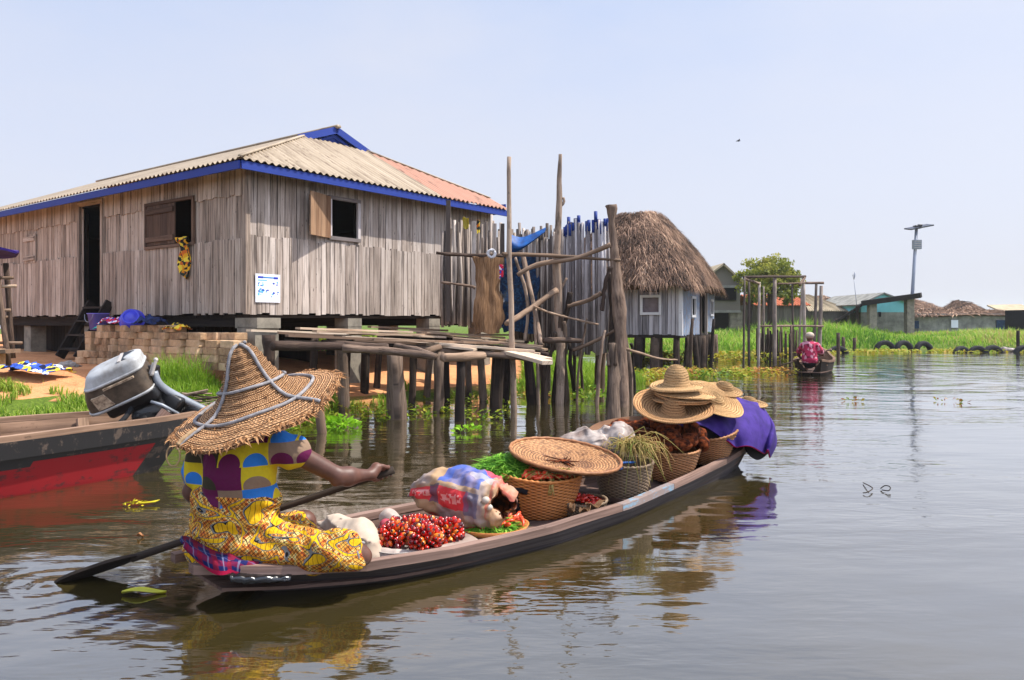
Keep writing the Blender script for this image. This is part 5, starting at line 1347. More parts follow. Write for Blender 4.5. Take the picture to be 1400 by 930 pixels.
for v in (392, 426):
    mb = MB(); mb.beam(A(x0, d - .08, Q(0, v, d)[2]), A(x1, d - .08, Q(0, v, d)[2]), .14, .1, up=(0, 1, 0)); mb.build('band', MAT['grey_wall'], fh)
mb = MB(); mb.beam(Q(960, 474, 30), Q(1010, 470, 34), 1.6, .12); mb.build('platform', MAT['post'], fh)
for u in (962, 975, 990, 1003):
    mb = MB(); p = Q(u, 473, 31.5); mb.tube([p * A(1, 1, 0) - A(0, 0, .3), p], .07, 7); mb.build('post', MAT['post'], fh)
# tree
tb_ = G(1056, 41)
tree = thing('tree', 'round leafy tree rising above the bank behind the post frames', 'tree', tb_)
mb = MB(); top = Q(1052, 392, 41)
mb.tube(crooked(tb_ - A(0, 0, .3), top, 7, .02), [.24, .2, .17, .14], 9, lump=.15)
for (u, v, dd) in ((1022, 378, 41), (1038, 366, 40.5), (1062, 362, 41.5), (1080, 378, 41), (1072, 390, 40.3), (1030, 395, 42), (1012, 372, 41)):
    q = Q(u, v, dd); s_ = tb_ + (top - tb_) * rnd(.55, .95); mb.tube(spline([s_, (s_ + q) / 2 + A(0, 0, -.15), q], 6), [.11, .07, .03], 6)
for u in (1022, 1040): 
    q = G(u, 41); mb.tube(crooked(q - A(0, 0, .2), Q(u + 6, 395, 41), 6, .02), [.14, .1], 7)
mb.build('trunk', MAT['post'], tree)
mb = MB(); cl = []
for i in range(120):
    a = rnd(0, 6.28); q = random.random() ** .45; e = rnd(-1, 1)
    u = 1052 + 36 * q * math.cos(a) * math.sqrt(max(0, 1 - e * e * .8)); v = 385 - 31 * e * q + (4 if abs(u - 1052) > 24 else 0)
    if e < -.3 and abs(u - 1052) < 12: continue
    cl.append(Q(u, v, 41 + 1.4 * q * math.sin(a)))
for (u, v) in ((1012, 375), (1008, 380), (1022, 360), (1085, 372), (1088, 392), (1083, 402), (1076, 405), (1016, 392), (1088, 380), (1060, 354), (1044, 356)): cl.append(Q(u, v, 41 + rnd(-.6, .6)))
for c in cl:
    k = int(rnd(55, 110)); rad = rnd(.22, .48); p = RNG.normal(size=(k, 3)); p = p / np.linalg.norm(p, axis=1, keepdims=True) * (RNG.random(k)[:, None] ** .5) * rad
    leaves(mb, c + p * A(1.2, 1.2, .8), .17, np.clip(rnd(.2, .75) + p[:, 2] * .5, 0, 1), aspect=.6)
mb.build('crown', MAT['tree_leaf'], tree)
# post frames standing in the shallows
def far_pole(u0, vb, u1, vt, d, r, par, mat='post', name='post', z0=None):
    b = A((u0 - 700) / FPX * d, d, -.3 if z0 is None else z0); t = Q(u1, vt, d)
    mb = MB(); mb.tube(crooked(b, t, 6, .012), [r * 1.05, r, r * .85], 7, lump=.15); return mb.build(name, MAT[mat], par)
fr = thing('post_frame', 'tall weathered post frame standing in the weedy shallows', 'post frame', A(8, 24, 0))
for (u0, u1, vt, d, r) in ((1016, 1018, 378, 22.5, .055), (1024, 1024, 383, 24, .07), (1037, 1038, 386, 24, .075), (1044, 1044, 392, 26, .05), (1059, 1059, 379, 24.5, .11), (1101, 1098, 378, 26.5, .1), (1085, 1083, 388, 26, .06), (1092, 1096, 392, 27, .06)):
    far_pole(u0, 0, u1, vt, d, r * .6, fr, 'stake')
for (a, b, r) in ((Q(1017, 379, 22.5), Q(1101, 378, 26.5), .045), (Q(1018, 381, 22.5), Q(1038, 388, 24), .04), (Q(1060, 388, 24.6), Q(1100, 387, 26.4), .035), (Q(1040, 446, 24), Q(1125, 446, 27), .04), (Q(1093, 390, 26), Q(1100, 380, 26.4), .05)):
    mb = MB(); mb.tube(crooked(a, b, 6, .008), r, 6); mb.build('beam', MAT['pole'], fr)
fr2 = thing('post_frame', 'smaller two-post frame with a short crossbeam behind the paddler', 'post frame', A(11, 27, 0))
for (u0, u1, vt, r) in ((1113, 1116, 388, .08), (1120, 1123, 391, .11)): far_pole(u0, 0, u1, vt, 27, r * .62, fr2, 'stake')
mb = MB(); mb.tube(crooked(Q(1100, 387, 27), Q(1126, 387, 27), 5, .01), .05, 6); mb.build('beam', MAT['pole'], fr2)
lf = thing('stake_fence', 'low fence of dark stakes in the water behind the floating weeds', 'fence', A(8.5, 25, 0))
for i in range(17):
    u = 1036 + i * 3.3 + rnd(-1, 1); far_pole(u, 0, u + rnd(-1, 1), 448 + rnd(-4, 10), 25 + rnd(-.6, .8), rnd(.03, .055), lf, name='stake')
for (u, d, vt) in ((1146, 30, 455), (1153, 33, 461), (1392, 33, 452), (1168, 33, 462)):
    mb = MB(); b = A((u - 700) / FPX * d, d, -.3); mb.tube(crooked(b, Q(u, vt, d), 5, .02), .07, 7)
    mb.build('mooring_post', MAT['post'], label='short dark mooring post standing before the grassy bank', cat='post', group='mooring posts along the bank')
# orange roofed house, tan roofed house, lean-to
def box_house(name, label, u0, u1, vb, ve, vr, d, dep, wmat, rmat, over=6, skew=0.0):
    t = thing(name, label, 'house', G((u0 + u1) / 2, d)); mb = MB()
    a = Q(u0, vb, d); b = Q(u1, vb, d); h = Q(0, ve, d)[2]; a[2] = b[2] = .3
    n_ = max(8, int((b - a)[0] / .3))
    for i in range(n_):
        c = a + (b - a) * (i + .5) / n_; mb.beam(c, A(c[0], c[1], h), (b - a)[0] / n_ - .004, .08, up=(0, 1, 0))
    for q in (a, b): mb.beam(q + A(0, dep / 2, 0), A(q[0], q[1] + dep / 2, h), dep, .1, up=(1, 0, 0))
    mb.build('wall', MAT[wmat], t)
    mb = MB(); ov = over / FPX * d
    ridge = Q(0, vr, d + dep / 2)[2]
    x0, x1 = a[0] - ov, b[0] + ov; k = 60
    us = np.linspace(0, 1, k); wv = .03 * np.sin(us * k * 2.2)
    r0 = np.stack([x0 + (x1 - x0) * us, np.full(k, d - ov), h - .05 + wv], 1); r1 = np.stack([x0 + skew + (x1 - x0 - 2 * skew) * us, np.full(k, d + dep / 2), ridge + wv], 1)
    r2 = r0 + A(0, dep + 2 * ov, 0)
    mb.sheet(np.array([r0, r1, r2])[::-1], .05, smooth=False); mb.build('roof', MAT[rmat], t); return t
box_house('plank_shed', 'long plank shed under a rust orange sheet roof', 1036, 1100, 447, 416, 403, 46, 5, 'grey_house', 'rust_roof')
box_house('hip_roof_house', 'low house with a wide tan sheet roof beyond the reeds', 1108, 1164, 447, 424, 403, 50, 9, 'grey_house', 'tan_roof', 4, 1.2)
lt = thing('lean_to', 'dark lean-to sloping down from the turquoise house', 'lean-to', G(1155, 47))
mb = MB(); mb.sheet(np.array([[Q(1138, 441, 46), Q(1180, 414, 46)], [Q(1142, 438, 50), Q(1184, 411, 50)]])[::-1], .15, smooth=False); mb.build('roof', MAT['shade_tone'], lt)
for u in (1143, 1160, 1172): far_pole(u, 0, u, 436 if u < 1150 else 426 if u < 1165 else 418, 46.5, .1, lt, z0=.4)
# turquoise house with its concrete frame
bh = thing('turquoise_house', 'turquoise plastered house with a stained base and small gable', 'house', G(1205, 48)); d = 48
mb = MB(); x0, x1, xm = [(u - 700) / FPX * d for u in (1177, 1238, 1207)]
z_ = lambda v: Q(0, v, d)[2]
mb.poly([A(x0, d, z_(427)), A(x1, d, z_(427)), A(x1, d, z_(412)), A(xm, d, z_(401)), A(x0, d, z_(415))], 7, (0, -1, 0)); mb.build('wall', MAT['teal_wall'], bh)
mb = MB(); mb.poly([A(x0, d + .01, .3), A(x1, d + .01, .3), A(x1, d + .01, z_(427)), A(x0, d + .01, z_(427))], 6.9, (0, -1, 0)); mb.build('plinth', MAT['grey_wall'], bh)
mb = MB()
for (a, b) in ((A(x0 - .25, d - .2, z_(416.5)), A(xm, d - .2, z_(400))), (A(xm, d - .2, z_(400)), A(x1 + .3, d - .2, z_(414)))):
    mb.sheet(np.array([[a, b], [a + A(0, 7.5, 0), b + A(0, 7.5, 0)]])[::-1], .08, smooth=False)
mb.build('roof', MAT['grey_wall'], bh)
mb = MB(); mb.beam(Q(1201, 430, d) - A(0, .03, 0), Q(1204, 430, d) - A(0, .03, 0), .3, .05, up=(0, 1, 0)); mb.build('window', MAT['dark'], bh)
cf = thing('concrete_canopy', 'sloping slab on two thick concrete posts before the turquoise house', 'canopy', G(1215, 45))
mb = MB(); mb.sheet(np.array([[Q(1177, 412, 44.5), Q(1258, 401, 44.5)], [Q(1179, 411, 47), Q(1260, 400, 47)]])[::-1], .28, smooth=False); mb.build('slab', MAT['shade_tone'], cf)
for u, vt in ((1192, 411), (1243, 404)):
    mb = MB(); x = (u - 700) / FPX * 45; mb.beam(A(x, 45, .4), A(x, 45, Q(0, vt, 45)[2] - .2), .42, .4, up=(0, 1, 0)); mb.build('post', MAT['concrete'], cf)
# solar street lamp
sl = thing('solar_street_lamp', 'tall leaning pole with a solar panel head and battery box', 'street lamp', G(1244, 46)); d = 46
pb = G(1244, d); pt = Q(1253, 311, d)
mb = MB(); mb.tube([pb, pt], [.11, .085], 10); mb.build('pole', MAT['steel'], sl)
mb = MB(); mb.beam(Q(1241, 313.5, d - .4), Q(1272, 307.5, d + .3), .5, .07, up=(0, -.22, 1)); mb.build('solar_panel', MAT['panel'], sl)
mb = MB(); V_, F_ = sdf_mesh([('b', pt + A(.05, 0, .02), (.2, .18, .1), .04), ('b', pt + A(.15, -.1, .12), (.12, .1, .05), .02)], .02, .03); mb.add(V_, F_, smooth=True); mb.build('head', MAT['engine_black'], sl)
bx = MB(); c = Q(1253.5, 334.5, d - .15)
bx.beam(c - A(0, 0, .27), c + A(0, 0, .27), .48, .22, up=(0, 1, 0)); bo = bx.build('battery_box', MAT['leg_grey'], sl)
bx = MB()
for i in range(4): bx.beam(c + A(-.2, -.12, -.19 + .125 * i), c + A(.2, -.12, -.19 + .125 * i), .03, .02, up=(0, 1, 0))
bx.build('louvres', MAT['white_enamel'], bo)
# antenna
mb = MB(); a = Q(1172, 425, 48); b = Q(1167.5, 382, 48); mb.tube([a, b], .018, 5)
for k in range(5): mb.tube([b + A(-.12 + .02 * k, 0, -.05 * k + .25), b + A(.12, .0, -.05 * k + .35)], .01, 4)
mb.tube([b, b + A(.05, 0, .45)], .03, 5); mb.build('antenna', MAT['steel'], label='thin television antenna on a bent mast left of the turquoise house', cat='antenna')
# thatched buildings
def far_thatch(name, label, u0, u1, vb, ve, vr, d, dep, ridge=.35, wall='grey_wall', seed=1, n=2600, pw=.5):
    t = thing(name, label, 'hut', G((u0 + u1) / 2, d)); xa, xb = (u0 - 700) / FPX * d, (u1 - 700) / FPX * d
    ze = Q(0, ve, d)[2]; zr = Q(0, vr, d + dep / 2)[2]; m_ = .35
    mb = MB()
    for (p, q) in ((A(xa + m_, d + m_, 0), A(xb - m_, d + m_, 0)), (A(xb - m_, d + m_, 0), A(xb - m_, d + dep - m_, 0)), (A(xa + m_, d + m_, 0), A(xa + m_, d + dep - m_, 0))):
        mb.beam(p + A(0, 0, (ze + .3) / 2 + .1), q + A(0, 0, (ze + .3) / 2 + .1), ze - .3, .1, up=np.cross(q - p, A(0, 0, 1)))
    mb.build('wall', MAT[wall], t)
    def fn(a, tt):
        c, s_ = math.cos(a), math.sin(a)
        x = (xa + xb) / 2 + (xb - xa) / 2 * math.copysign(abs(c) ** pw, c); y = d + dep / 2 + dep / 2 * math.copysign(abs(s_) ** pw, s_)
        rx = (xa + xb) / 2 + (xb - xa) / 2 * ridge * c; ry = d + dep / 2
        k = tt ** .85; w = fbm(np.array([[x * .5, y * .5, tt * 2 + seed]]), 2)[0]
        return A(x + (rx - x) * tt, y + (ry - y) * tt, ze + (zr - ze) * k + .25 * w)
    thatch('roof', fn, 48, n, t, L=(.3, .75), w=.03, seed=seed); return t
far_thatch('thatched_house', 'long low house with a ragged thatch eave behind the bank', 1252, 1412, 447, 431, 425, 50, 7, .85, 'grey_wall', 3, 5000, .25)
far_thatch('thatched_house', 'rounded thatch roof just right of the leaning lamp pole', 1238, 1305, 440, 424, 410, 56, 8, .45, 'grey_wall', 5)
far_thatch('thatched_house', 'pointed conical thatch roof in the far row', 1318, 1370, 440, 428, 412, 58, 6, .02, 'grey_wall', 7, 2600, 1.0)
far_thatch('thatched_house', 'brown thatch roof showing above the tan roofed house', 1126, 1170, 440, 424, 406, 60, 7, .4, 'grey_wall', 9)
mb = MB(); mb.beam(Q(1372, 428, 55), Q(1420, 427, 55), 4, .1, up=(0, -.3, 1)); mb.build('sheet_roof', MAT['tan_roof'], label='pale flat sheet roof behind the far thatch', cat='roof')
mb = MB(); mb.beam(Q(1397, 443, 44), Q(1440, 443, 44), 1.6, 3, up=(0, 1, 0)); mb.build('dark_shed', MAT['black_cloth'], label='black shed wall at the water edge beyond the tyres', cat='shed')
for (u, v, w, h, m, lb, ct) in ((1305, 443, .45, .5, 'poster', 'small white notice on the long thatched house', 'notice'), (1251, 444, .5, .5, 'net_blue', 'blue door panel in the long thatched house near the lamp', 'panel'), (1368, 444, .55, .6, 'net_blue', 'blue door panel in the long thatched house below the pointed roof', 'panel')):
    c = Q(u, v, 50.2); mb = MB(); mb.beam(c - A(0, 0, h / 2), c + A(0, 0, h / 2), w, .06, up=(0, 1, 0)); mb.build('panel' if ct == 'panel' else 'notice', MAT[m], label=lb, cat=ct)
# tyres set in the bank
def tyre(c, R, tilt, label):
    mb = MB(); k = R
    prof = [(.62, .0), (.6, .14), (.66, .22), (.82, .25), (.95, .22), (1.0, .12), (1.0, -.12), (.95, -.22), (.82, -.25), (.66, -.22), (.6, -.14), (.62, 0)]
    prof = [(r * k, z * k) for r, z in prof]
    fn = lambda rr, zz, TH: (rr - .03 * k * ((rr > .93 * k) & (np.sin(TH * 30 + zz * 9) > .2)), zz)
    mb.lathe(prof, 72, c, frame(A(.12 + tilt, -1, .1)), fn=fn, r=.5)
    return mb.build('tyre', MAT['rubber'], label=label, cat='tyre', group='tyres set along the bank')
for i, (u, d, v, R, lb) in enumerate(((1210, 34, 477, .5, 'black tyre half sunk in the bank, first of the three tall ones'), (1236, 34, 477, .5, 'middle tyre of the three tall ones half sunk in the bank'), (1263, 34, 478, .5, 'third of the three tall tyres, its hole full of grass'),
                                  (1315, 32.5, 484, .46, 'low sunken tyre beginning the second group on the bank'), (1337, 32.5, 483.5, .46, 'middle tyre of the low sunken second group'), (1358, 32.5, 484, .5, 'wide low tyre ending the second group on the bank'), (1401, 32.5, 484, .5, 'lone tyre cut by the edge beside the dark mooring post'), (1146, 32, 485, .5, 'dark sunken tyre left of the three tall ones'))):
    tyre(Q(u, v, d) - A(0, 0, .12), R, rnd(-.22, .22), lb)
V_, F_ = sdf_mesh([('c', Q(1372, 478.5, 33), Q(1385, 479.5, 33), .14, .12)], .05, .05); mb = MB(); mb.add(V_, F_, smooth=True); mb.build('upturned_hull', MAT['white_plastic'], label='small pale upturned hull beside the low tyres', cat='boat')
# ================================================================== dugout canoe of the market woman
CS = A(-1.52, 3.53, 0); CX = unit(A(.7215, .6924, 0)); CN = A(-CX[1], CX[0], 0); CL = 5.156
NEARW = ([0, .35, .69, 1.16, 1.87, 2.63, 3.59, 4.64, 5.156], [.13, .33, .455, .545, .59, .54, .37, .19, .03])
FARW = ([0, .35, .7, 1.2, 1.87, 2.5, 3.6, 4.64, 5.156], [.12, .25, .36, .41, .42, .41, .33, .15, .03])
RIMZ = ([0, .35, .7, 1.5, 3.0, 3.6, 4.3, 5.156], [.20, .165, .135, .122, .122, .132, .155, .225])
def C_(s_, o, z): return CS + CX * s_ + CN * o + A(0, 0, z)
def hull_profile(s_, f, wn, wf, zr, L, rake0, rake1, zb=-.22):
    """f in -1..1 runs from the near rim under the keel to the far rim"""
    k = abs(f); w = wn if f < 0 else wf
    prof = np.interp(k, [0, .35, .6, .8, 1], [0, .62, .82, .93, 1.0]); zz = np.interp(k, [0, .35, .6, .8, 1], [0, .06, .34, .66, 1.0])
    z = zb + (zr - zb) * zz
    sl = s_ / L; sh = rake0 * (1 - zz) * (1 - sl) ** 1 - rake1 * (1 - zz) * sl
    return s_ + sh, math.copysign(w * prof, f), z
def hull(mb, place, L, NW, FW, RZ, rake0, rake1, th=.03, zb=-.22, ns=48, nf=25, mfn=None):
    ss = np.linspace(0, L, ns); ff = np.linspace(-1, 1, nf); X = np.zeros((ns, nf, 3)); T = np.zeros((ns, nf, 3)); I = np.zeros((ns, nf, 3))
    for i, s_ in enumerate(ss):
        wn, wf, zr = np.interp(s_, *NW), np.interp(s_, *FW), np.interp(s_, *RZ)
        for j, f in enumerate(ff):
            a, b, c = hull_profile(s_, f, wn, wf, zr, L, rake0, rake1, zb); b += .006 * fbm(np.array([[s_ * 3, f * 3, 1.]]), 2)[0]
            X[i, j] = place(a, b, c); T[i, j] = (s_, f * .6, .45)
            a2, b2, c2 = hull_profile(min(max(s_, th), L - th), f, max(wn - th, .003), max(wf - th, .003), zr, L, rake0, rake1, zb + th)
            I[i, j] = place(a2, b2, c2)
    return X, I, T
canoe = thing('dugout_canoe', 'long loaded grey dugout canoe paddled by the woman in the big straw hat', 'canoe', C_(2.5, 0, -.2))
X, I, T = hull(None, C_, CL, NEARW, FARW, RIMZ, .75, .5)
mb = MB(); mb.grid(X, T, flip=True); mb.grid(X[0:1].repeat(1, 0)[:, :, :] if False else np.stack([X[0], np.repeat(X[0].mean(0)[None], X.shape[1], 0)]), np.stack([T[0], T[0]]), flip=False)
mb.build('hull', MAT['canoe'], canoe)
mb = MB(); mb.grid(I, T); mb.grid(np.stack([I[0], np.repeat(I[0].mean(0)[None], X.shape[1], 0)]), np.stack([T[0], T[0]])); mb.build('inside', MAT['canoe_in'], canoe)
def rim_strip(side, s0, s1, mat, name='gunwale', w=.045, up=.012, label=None, n=34, zo=0.0):
    mb = MB(); Xr = []; Tr = []
    for s_ in np.linspace(s0, s1, n):
        wv = np.interp(s_, *(NEARW if side < 0 else FARW)); zr = np.interp(s_, *RIMZ) + zo + .004 * fbm(np.array([[s_ * 4, side, 2.]]), 2)[0]
        j = .004 * fbm(np.array([[s_ * 6, 4., side]]), 2)[0]
        wi = max(wv - w + j, .002); wo = wv + .012
        Xr.append([C_(s_, side * wo, zr - .03), C_(s_, side * wo, zr + up), C_(s_, side * wi, zr + up), C_(s_, side * wi, zr - .03)])
        Tr.append([(s_, 0, .5), (s_, .04, .5), (s_, .08, .5), (s_, .12, .5)])
    Xr = np.array(Xr); mb.grid(Xr, np.array(Tr), cv=True, smooth=False, flip=(side < 0))
    for q in (Xr[0], Xr[-1]): mb.add(q, [(0, 1, 2, 3)])
    return mb.build(name, MAT[mat], canoe, label=label)
rim_strip(-1, 0, 2.55, 'canoe_rim'); rim_strip(-1, 2.555, 3.3, 'canoe_blue', label='gunwale length with chipped light blue paint'); rim_strip(-1, 3.305, CL - .02, 'canoe_rim')
rim_strip(1, 0, CL - .02, 'canoe_rim')
for side in (-1, 1):
    mb = MB(); Xr = []; Tr = []
    for s_ in np.linspace(.08, CL - .25, 44):
        wn, wf, zr = np.interp(s_, *NEARW), np.interp(s_, *FARW), np.interp(s_, *RIMZ); row = []
        for k, f in enumerate((.955, .90, .83)):
            a, b, c = hull_profile(s_, side * f, wn, wf, zr, CL, .75, .5); b += side * (.012 if k < 2 else .004) + .003 * fbm(np.array([[s_ * 5, k, side]]), 2)[0]; row.append(C_(a, b, c))
        Xr.append(row); Tr.append([(s_, k * .07, .75) for k in range(3)])
    mb.grid(np.array(Xr), np.array(Tr), smooth=False, flip=(side < 0)); mb.build('strake', MAT['canoe'], canoe)
# bottom boards (each board its own part) close the hull a little above the water
for k, (o0, o1) in enumerate(((-.56, -.34), (-.335, -.115), (-.11, .11), (.115, .335), (.34, .45))):
    mb = MB(); rows = []; tt = []
    for s_ in np.linspace(.12, CL - .12, 40):
        wn, wf = np.interp(s_, *NEARW) - .035, np.interp(s_, *FARW) - .035
        a = min(max(o0, -wn), wf); b = min(max(o1, -wn), wf)
        if k == 0: a = -wn
        if k == 4: b = wf
        z = .025 + .06 * max(0, (.9 - s_)) + .1 * max(0, s_ - 4.2)
        rows.append([C_(s_, a, z), C_(s_, b, z)]); tt.append([(s_, 0 + k, .3 + .1 * k), (s_, .2 + k, .3 + .1 * k)])
    mb.sheet(np.array(rows)[:, ::-1], .015, np.array(tt), smooth=False); mb.build('bottom_board', MAT['canoe_in'], canoe)
for s_ in (1.5, 2.85, 3.9):
    mb = MB(); mb.beam(C_(s_, -np.interp(s_, *NEARW) + .03, .07), C_(s_, np.interp(s_, *FARW) - .03, .07), .07, .035); mb.build('rib', MAT['canoe_in'], canoe)
mb = MB(); mb.beam(C_(1.98, .30, .13), C_(1.98, .41, .13), .05, .09); mb.build('block', MAT['canoe_in'], canoe)
for k, (s_, o, a) in enumerate(((2.25, -.50, .5), (2.36, -.49, -.3), (2.16, -.47, .9))):
    c = C_(s_, o, .135 + .01 * k); d = CX * math.cos(a) + CN * math.sin(a) * .5; n_ = CN * .8
    Xl = np.array([[c + d * (i / 6 - .5) * .16 + n_ * (j / 3 - .5) * .06 * math.sin(PI * (i + .5) / 7) + A(0, 0, .02 * math.sin(i * 1.3 + k) + .03 * abs(j / 3 - .5)) for j in range(4)] for i in range(7)])
    mb = MB(); mb.sheet(Xl, .003); mb.build('dry_leaf', MAT['dry_grass'] if False else MAT['palm_mat'], label='curled brown dry leaf on the gunwale before the orange basket', cat='leaf', group='dry leaves on the gunwale')

# ================================================================== motor boat drawn up at the bank
BX = unit(A(.66, .75, 0)); BNv = A(-BX[1], BX[0], 0); BE = A(-3.05, 7.13, 0); BLN = 6.7
def B_(s_, o, z): return BE - BX * s_ + BNv * o + A(0, 0, z)      # s from the stern end, o towards the bank
BW_N = ([0, .3, 1.0, 1.8, 3.0, 6.5], [.27, .40, .50, .60, .68, .68]); BW_F = ([0, .3, 1.0, 1.8, 3.0, 6.5], [.27, .45, .68, .82, .9, .9])
BRZ = ([0, .4, 1.0, 1.8, 3.0, 6.5], [.47, .465, .455, .445, .44, .44])
boat = thing('motor_boat', 'black and red planked motor boat moored along the grassy bank', 'boat', B_(2.5, 0, -.2))
X, I, T = hull(None, B_, BLN, BW_N, BW_F, BRZ, .5, .2, th=.045, zb=-.25, nf=61)
mb = MB()
nf = X.shape[1]; zt = np.array([[X[i, j, 2] for j in range(nf)] for i in range(X.shape[0])])
faces_red = []; F = []; 
idx = np.arange(X.shape[0] * nf).reshape(X.shape[0], nf)
v = X.reshape(-1, 3); q = []; m_ = []
for i in range(X.shape[0] - 1):
    for j in range(nf - 1):
        q.append((idx[i, j], idx[i, j + 1], idx[i + 1, j + 1], idx[i + 1, j]))
q = np.array(q); zc = v[q].mean(1)[:, 2]; sc = np.repeat(np.linspace(0, BLN, X.shape[0])[:-1], nf - 1)
stripe = np.interp(sc, [0, .8, 1.1, 2.0, 3.0], [.26, .25, .235, .21, .2])
red = (zc < stripe) & (sc > .2)
mb.add(v, q[~red][:, ::-1], T.reshape(-1, 3), 0, True)
mb.build('hull', MAT['black_paint'], boat)
mb = MB(); mb.add(v + BNv * -.0, q[red][:, ::-1], T.reshape(-1, 3), 0, True); mb.build('red_stripe', MAT['red_paint'], boat, label='worn red lower planks')
mb = MB(); mb.grid(I, T); mb.build('inside', MAT['boat_in'], boat)
mb = MB(); e0, e1 = X[0], I[0]
mb.grid(np.stack([X[0], np.repeat(X[0].mean(0)[None], nf, 0)]), np.stack([T[0], T[0]])); mb.grid(np.stack([I[1], np.repeat(I[1].mean(0)[None], nf, 0)]), np.stack([T[0], T[0]])); mb.build('transom', MAT['black_paint'], boat)
for side, WW in ((-1, BW_N), (1, BW_F)):
    mb = MB(); Xr = []; Tr = []
    for s_ in np.linspace(0, BLN, 40):
        wv = np.interp(s_, *WW); zr = np.interp(s_, *BRZ) + .004 * fbm(np.array([[s_ * 4, side, 7.]]), 2)[0]
        wi, wo = wv - .055, wv + .015
        Xr.append([B_(s_, side * wo, zr - .02), B_(s_, side * wo, zr + .022), B_(s_, side * wi, zr + .022), B_(s_, side * wi, zr - .02)]); Tr.append([(s_, k * .03, .75) for k in range(4)])
    mb.grid(np.array(Xr), np.array(Tr), cv=True, smooth=False, flip=(side > 0)); mb.build('gunwale', MAT['boat_in'], boat)
    mb = MB(); Xr = []
    for s_ in np.linspace(.05, BLN, 40):                     # rubbing strake below the rim
        wv = np.interp(s_, *WW); zr = np.interp(s_, *BRZ)
        Xr.append([B_(s_, side * (wv * .985 + .022), zr - .15), B_(s_, side * (wv * .992 + .026), zr - .022), B_(s_, side * (wv - .01), zr - .024), B_(s_, side * (wv * .96), zr - .15)])
    mb.grid(np.array(Xr), None, cv=True, smooth=False, flip=(side > 0)); mb.build('top_strake', MAT['black_paint'] if side < 0 else MAT['boat_in'], boat)
mb = MB(); mb.sheet(np.array([[B_(s_, -np.interp(s_, *BW_N) * .83 + .05, .12), B_(s_, np.interp(s_, *BW_F) * .83 - .05, .12)] for s_ in np.linspace(.35, BLN, 30)]), .02, smooth=False); mb.build('bottom_boards', MAT['boat_in'], boat)
for s_ in (.95, 1.75, 2.6):
    mb = MB(); mb.beam(B_(s_, -np.interp(s_, *BW_N) * .88 + .06, .27), B_(s_, np.interp(s_, *BW_F) * .88 - .06, .27), .22, .04, up=(0, 0, 1), seg=4, wob=.03); mb.build('thwart', MAT['boat_in'], boat)
for s_ in (.7, 1.35, 2.15, 2.9):
    for side, WW in ((-1, BW_N), (1, BW_F)):
        mb = MB(); w = np.interp(s_, *WW); zr = np.interp(s_, *BRZ); mb.beam(B_(s_, side * (w * .80 - .06), .13), B_(s_, side * (w * .95 - .07), zr - .03), .09, .05, up=BNv * side); mb.build('rib', MAT['boat_in'], boat)
mb = MB(); V_, F_ = sdf_mesh([('b', B_(2.05, .0, .36), (.14, .22, .09), .03, np.stack([BX, BNv, A(0, 0, 1)], 1))], 0, .02); mb.add(V_, F_, smooth=True); mb.build('wood_block', MAT['canoe_rim'], label='pale wooden block lying on the thwart of the motor boat', cat='block')
mb = MB(); mb.beam(B_(.42, -.30, .36), B_(.30, -.32, .52), .09, .05, up=BNv, seg=3, wob=.04); mb.build('motor_block', MAT['canoe_rim'], boat)
# fuel hose
mb = MB(); mb.tube(spline([P(128, 590, 6.6), P(150, 588, 6.55), P(170, 572, 6.6), P(180, 555, 6.7), P(172, 545, 6.8)], 18), .022, 7); mb.build('fuel_hose', MAT['rubber'], label='black rubber hose coiled in the motor boat', cat='hose')

# ------------------------------------------------------------------ outboard motor, tilted up on the transom
MC = P(162, 524, 6.72)
mx = unit(A(-.89, -.12, -.42)); mz = A(.10, -.90, -.40); my = unit(np.cross(mz, mx)); my = my if my[2] > 0 else -my
mz = np.cross(mx, my); mz = mz if mz[1] < 0 else -mz
def M_(a, b, c): return MC + mx * a + my * b + mz * c       # a: towards the bow end, b: up off the cowling, c: near side
RM = np.stack([mx, my, mz], 1)
motor = thing('outboard_motor', 'grimy grey outboard motor tilted up on the stern of the motor boat', 'motor', M_(0, -.3, 0))
def cowl_ring(b, grow=0.0):
    t = (b + .12) / .30
    la, lb = -.27 - .02 * t, .31 - .13 * max(t, 0) ** 1.8; hw = .185 * (1 - .22 * max(t, 0) ** 2.5); o = []
    for th in np.linspace(0, 2 * PI, 65)[:-1]:
        c, s_ = math.cos(th), math.sin(th); p = .42
        a = (la + lb) / 2 + ((lb - la) / 2 + grow) * math.copysign(abs(c) ** p, c); w = (hw + grow) * math.copysign(abs(s_) ** p, s_) * (1 - .26 * max(c, 0) ** 2)
        o.append(M_(a, b, w))
    return np.array(o)
bs = [-.12, -.05, .02, .085]
mb = MB(); mb.grid(np.array([cowl_ring(b) for b in bs]), None, cv=True); mb.build('cowling_side', MAT['cowl_side'], motor, label='lower band of the cowling with shade painted in as brown')
rings = [cowl_ring(b) for b in (.085, .11, .135, .155, .168)]
for sc_, up_ in ((.96, .178), (.9, .187), (.78, .196), (.55, .204), (.25, .208)):
    r0 = cowl_ring(.168); c0 = r0.mean(0); rings.append(c0 + (r0 - c0) * sc_ + my * (up_ - .168))
mb = MB(); mb.grid(np.array(rings), None, cv=True); mb.add(rings[-1], [tuple(range(64))]); mb.build('cowling', MAT['cowl'], motor)
mb = MB(); mb.grid(np.array([cowl_ring(.078, .0), cowl_ring(.078, .006), cowl_ring(.098, .006), cowl_ring(.098, .0)]), None, cv=True); mb.grid(np.array([cowl_ring(-.135, -.01), cowl_ring(-.135, .008), cowl_ring(-.112, .008), cowl_ring(-.112, -.01)]), None, cv=True); mb.build('trim_band', MAT['cowl'], motor)
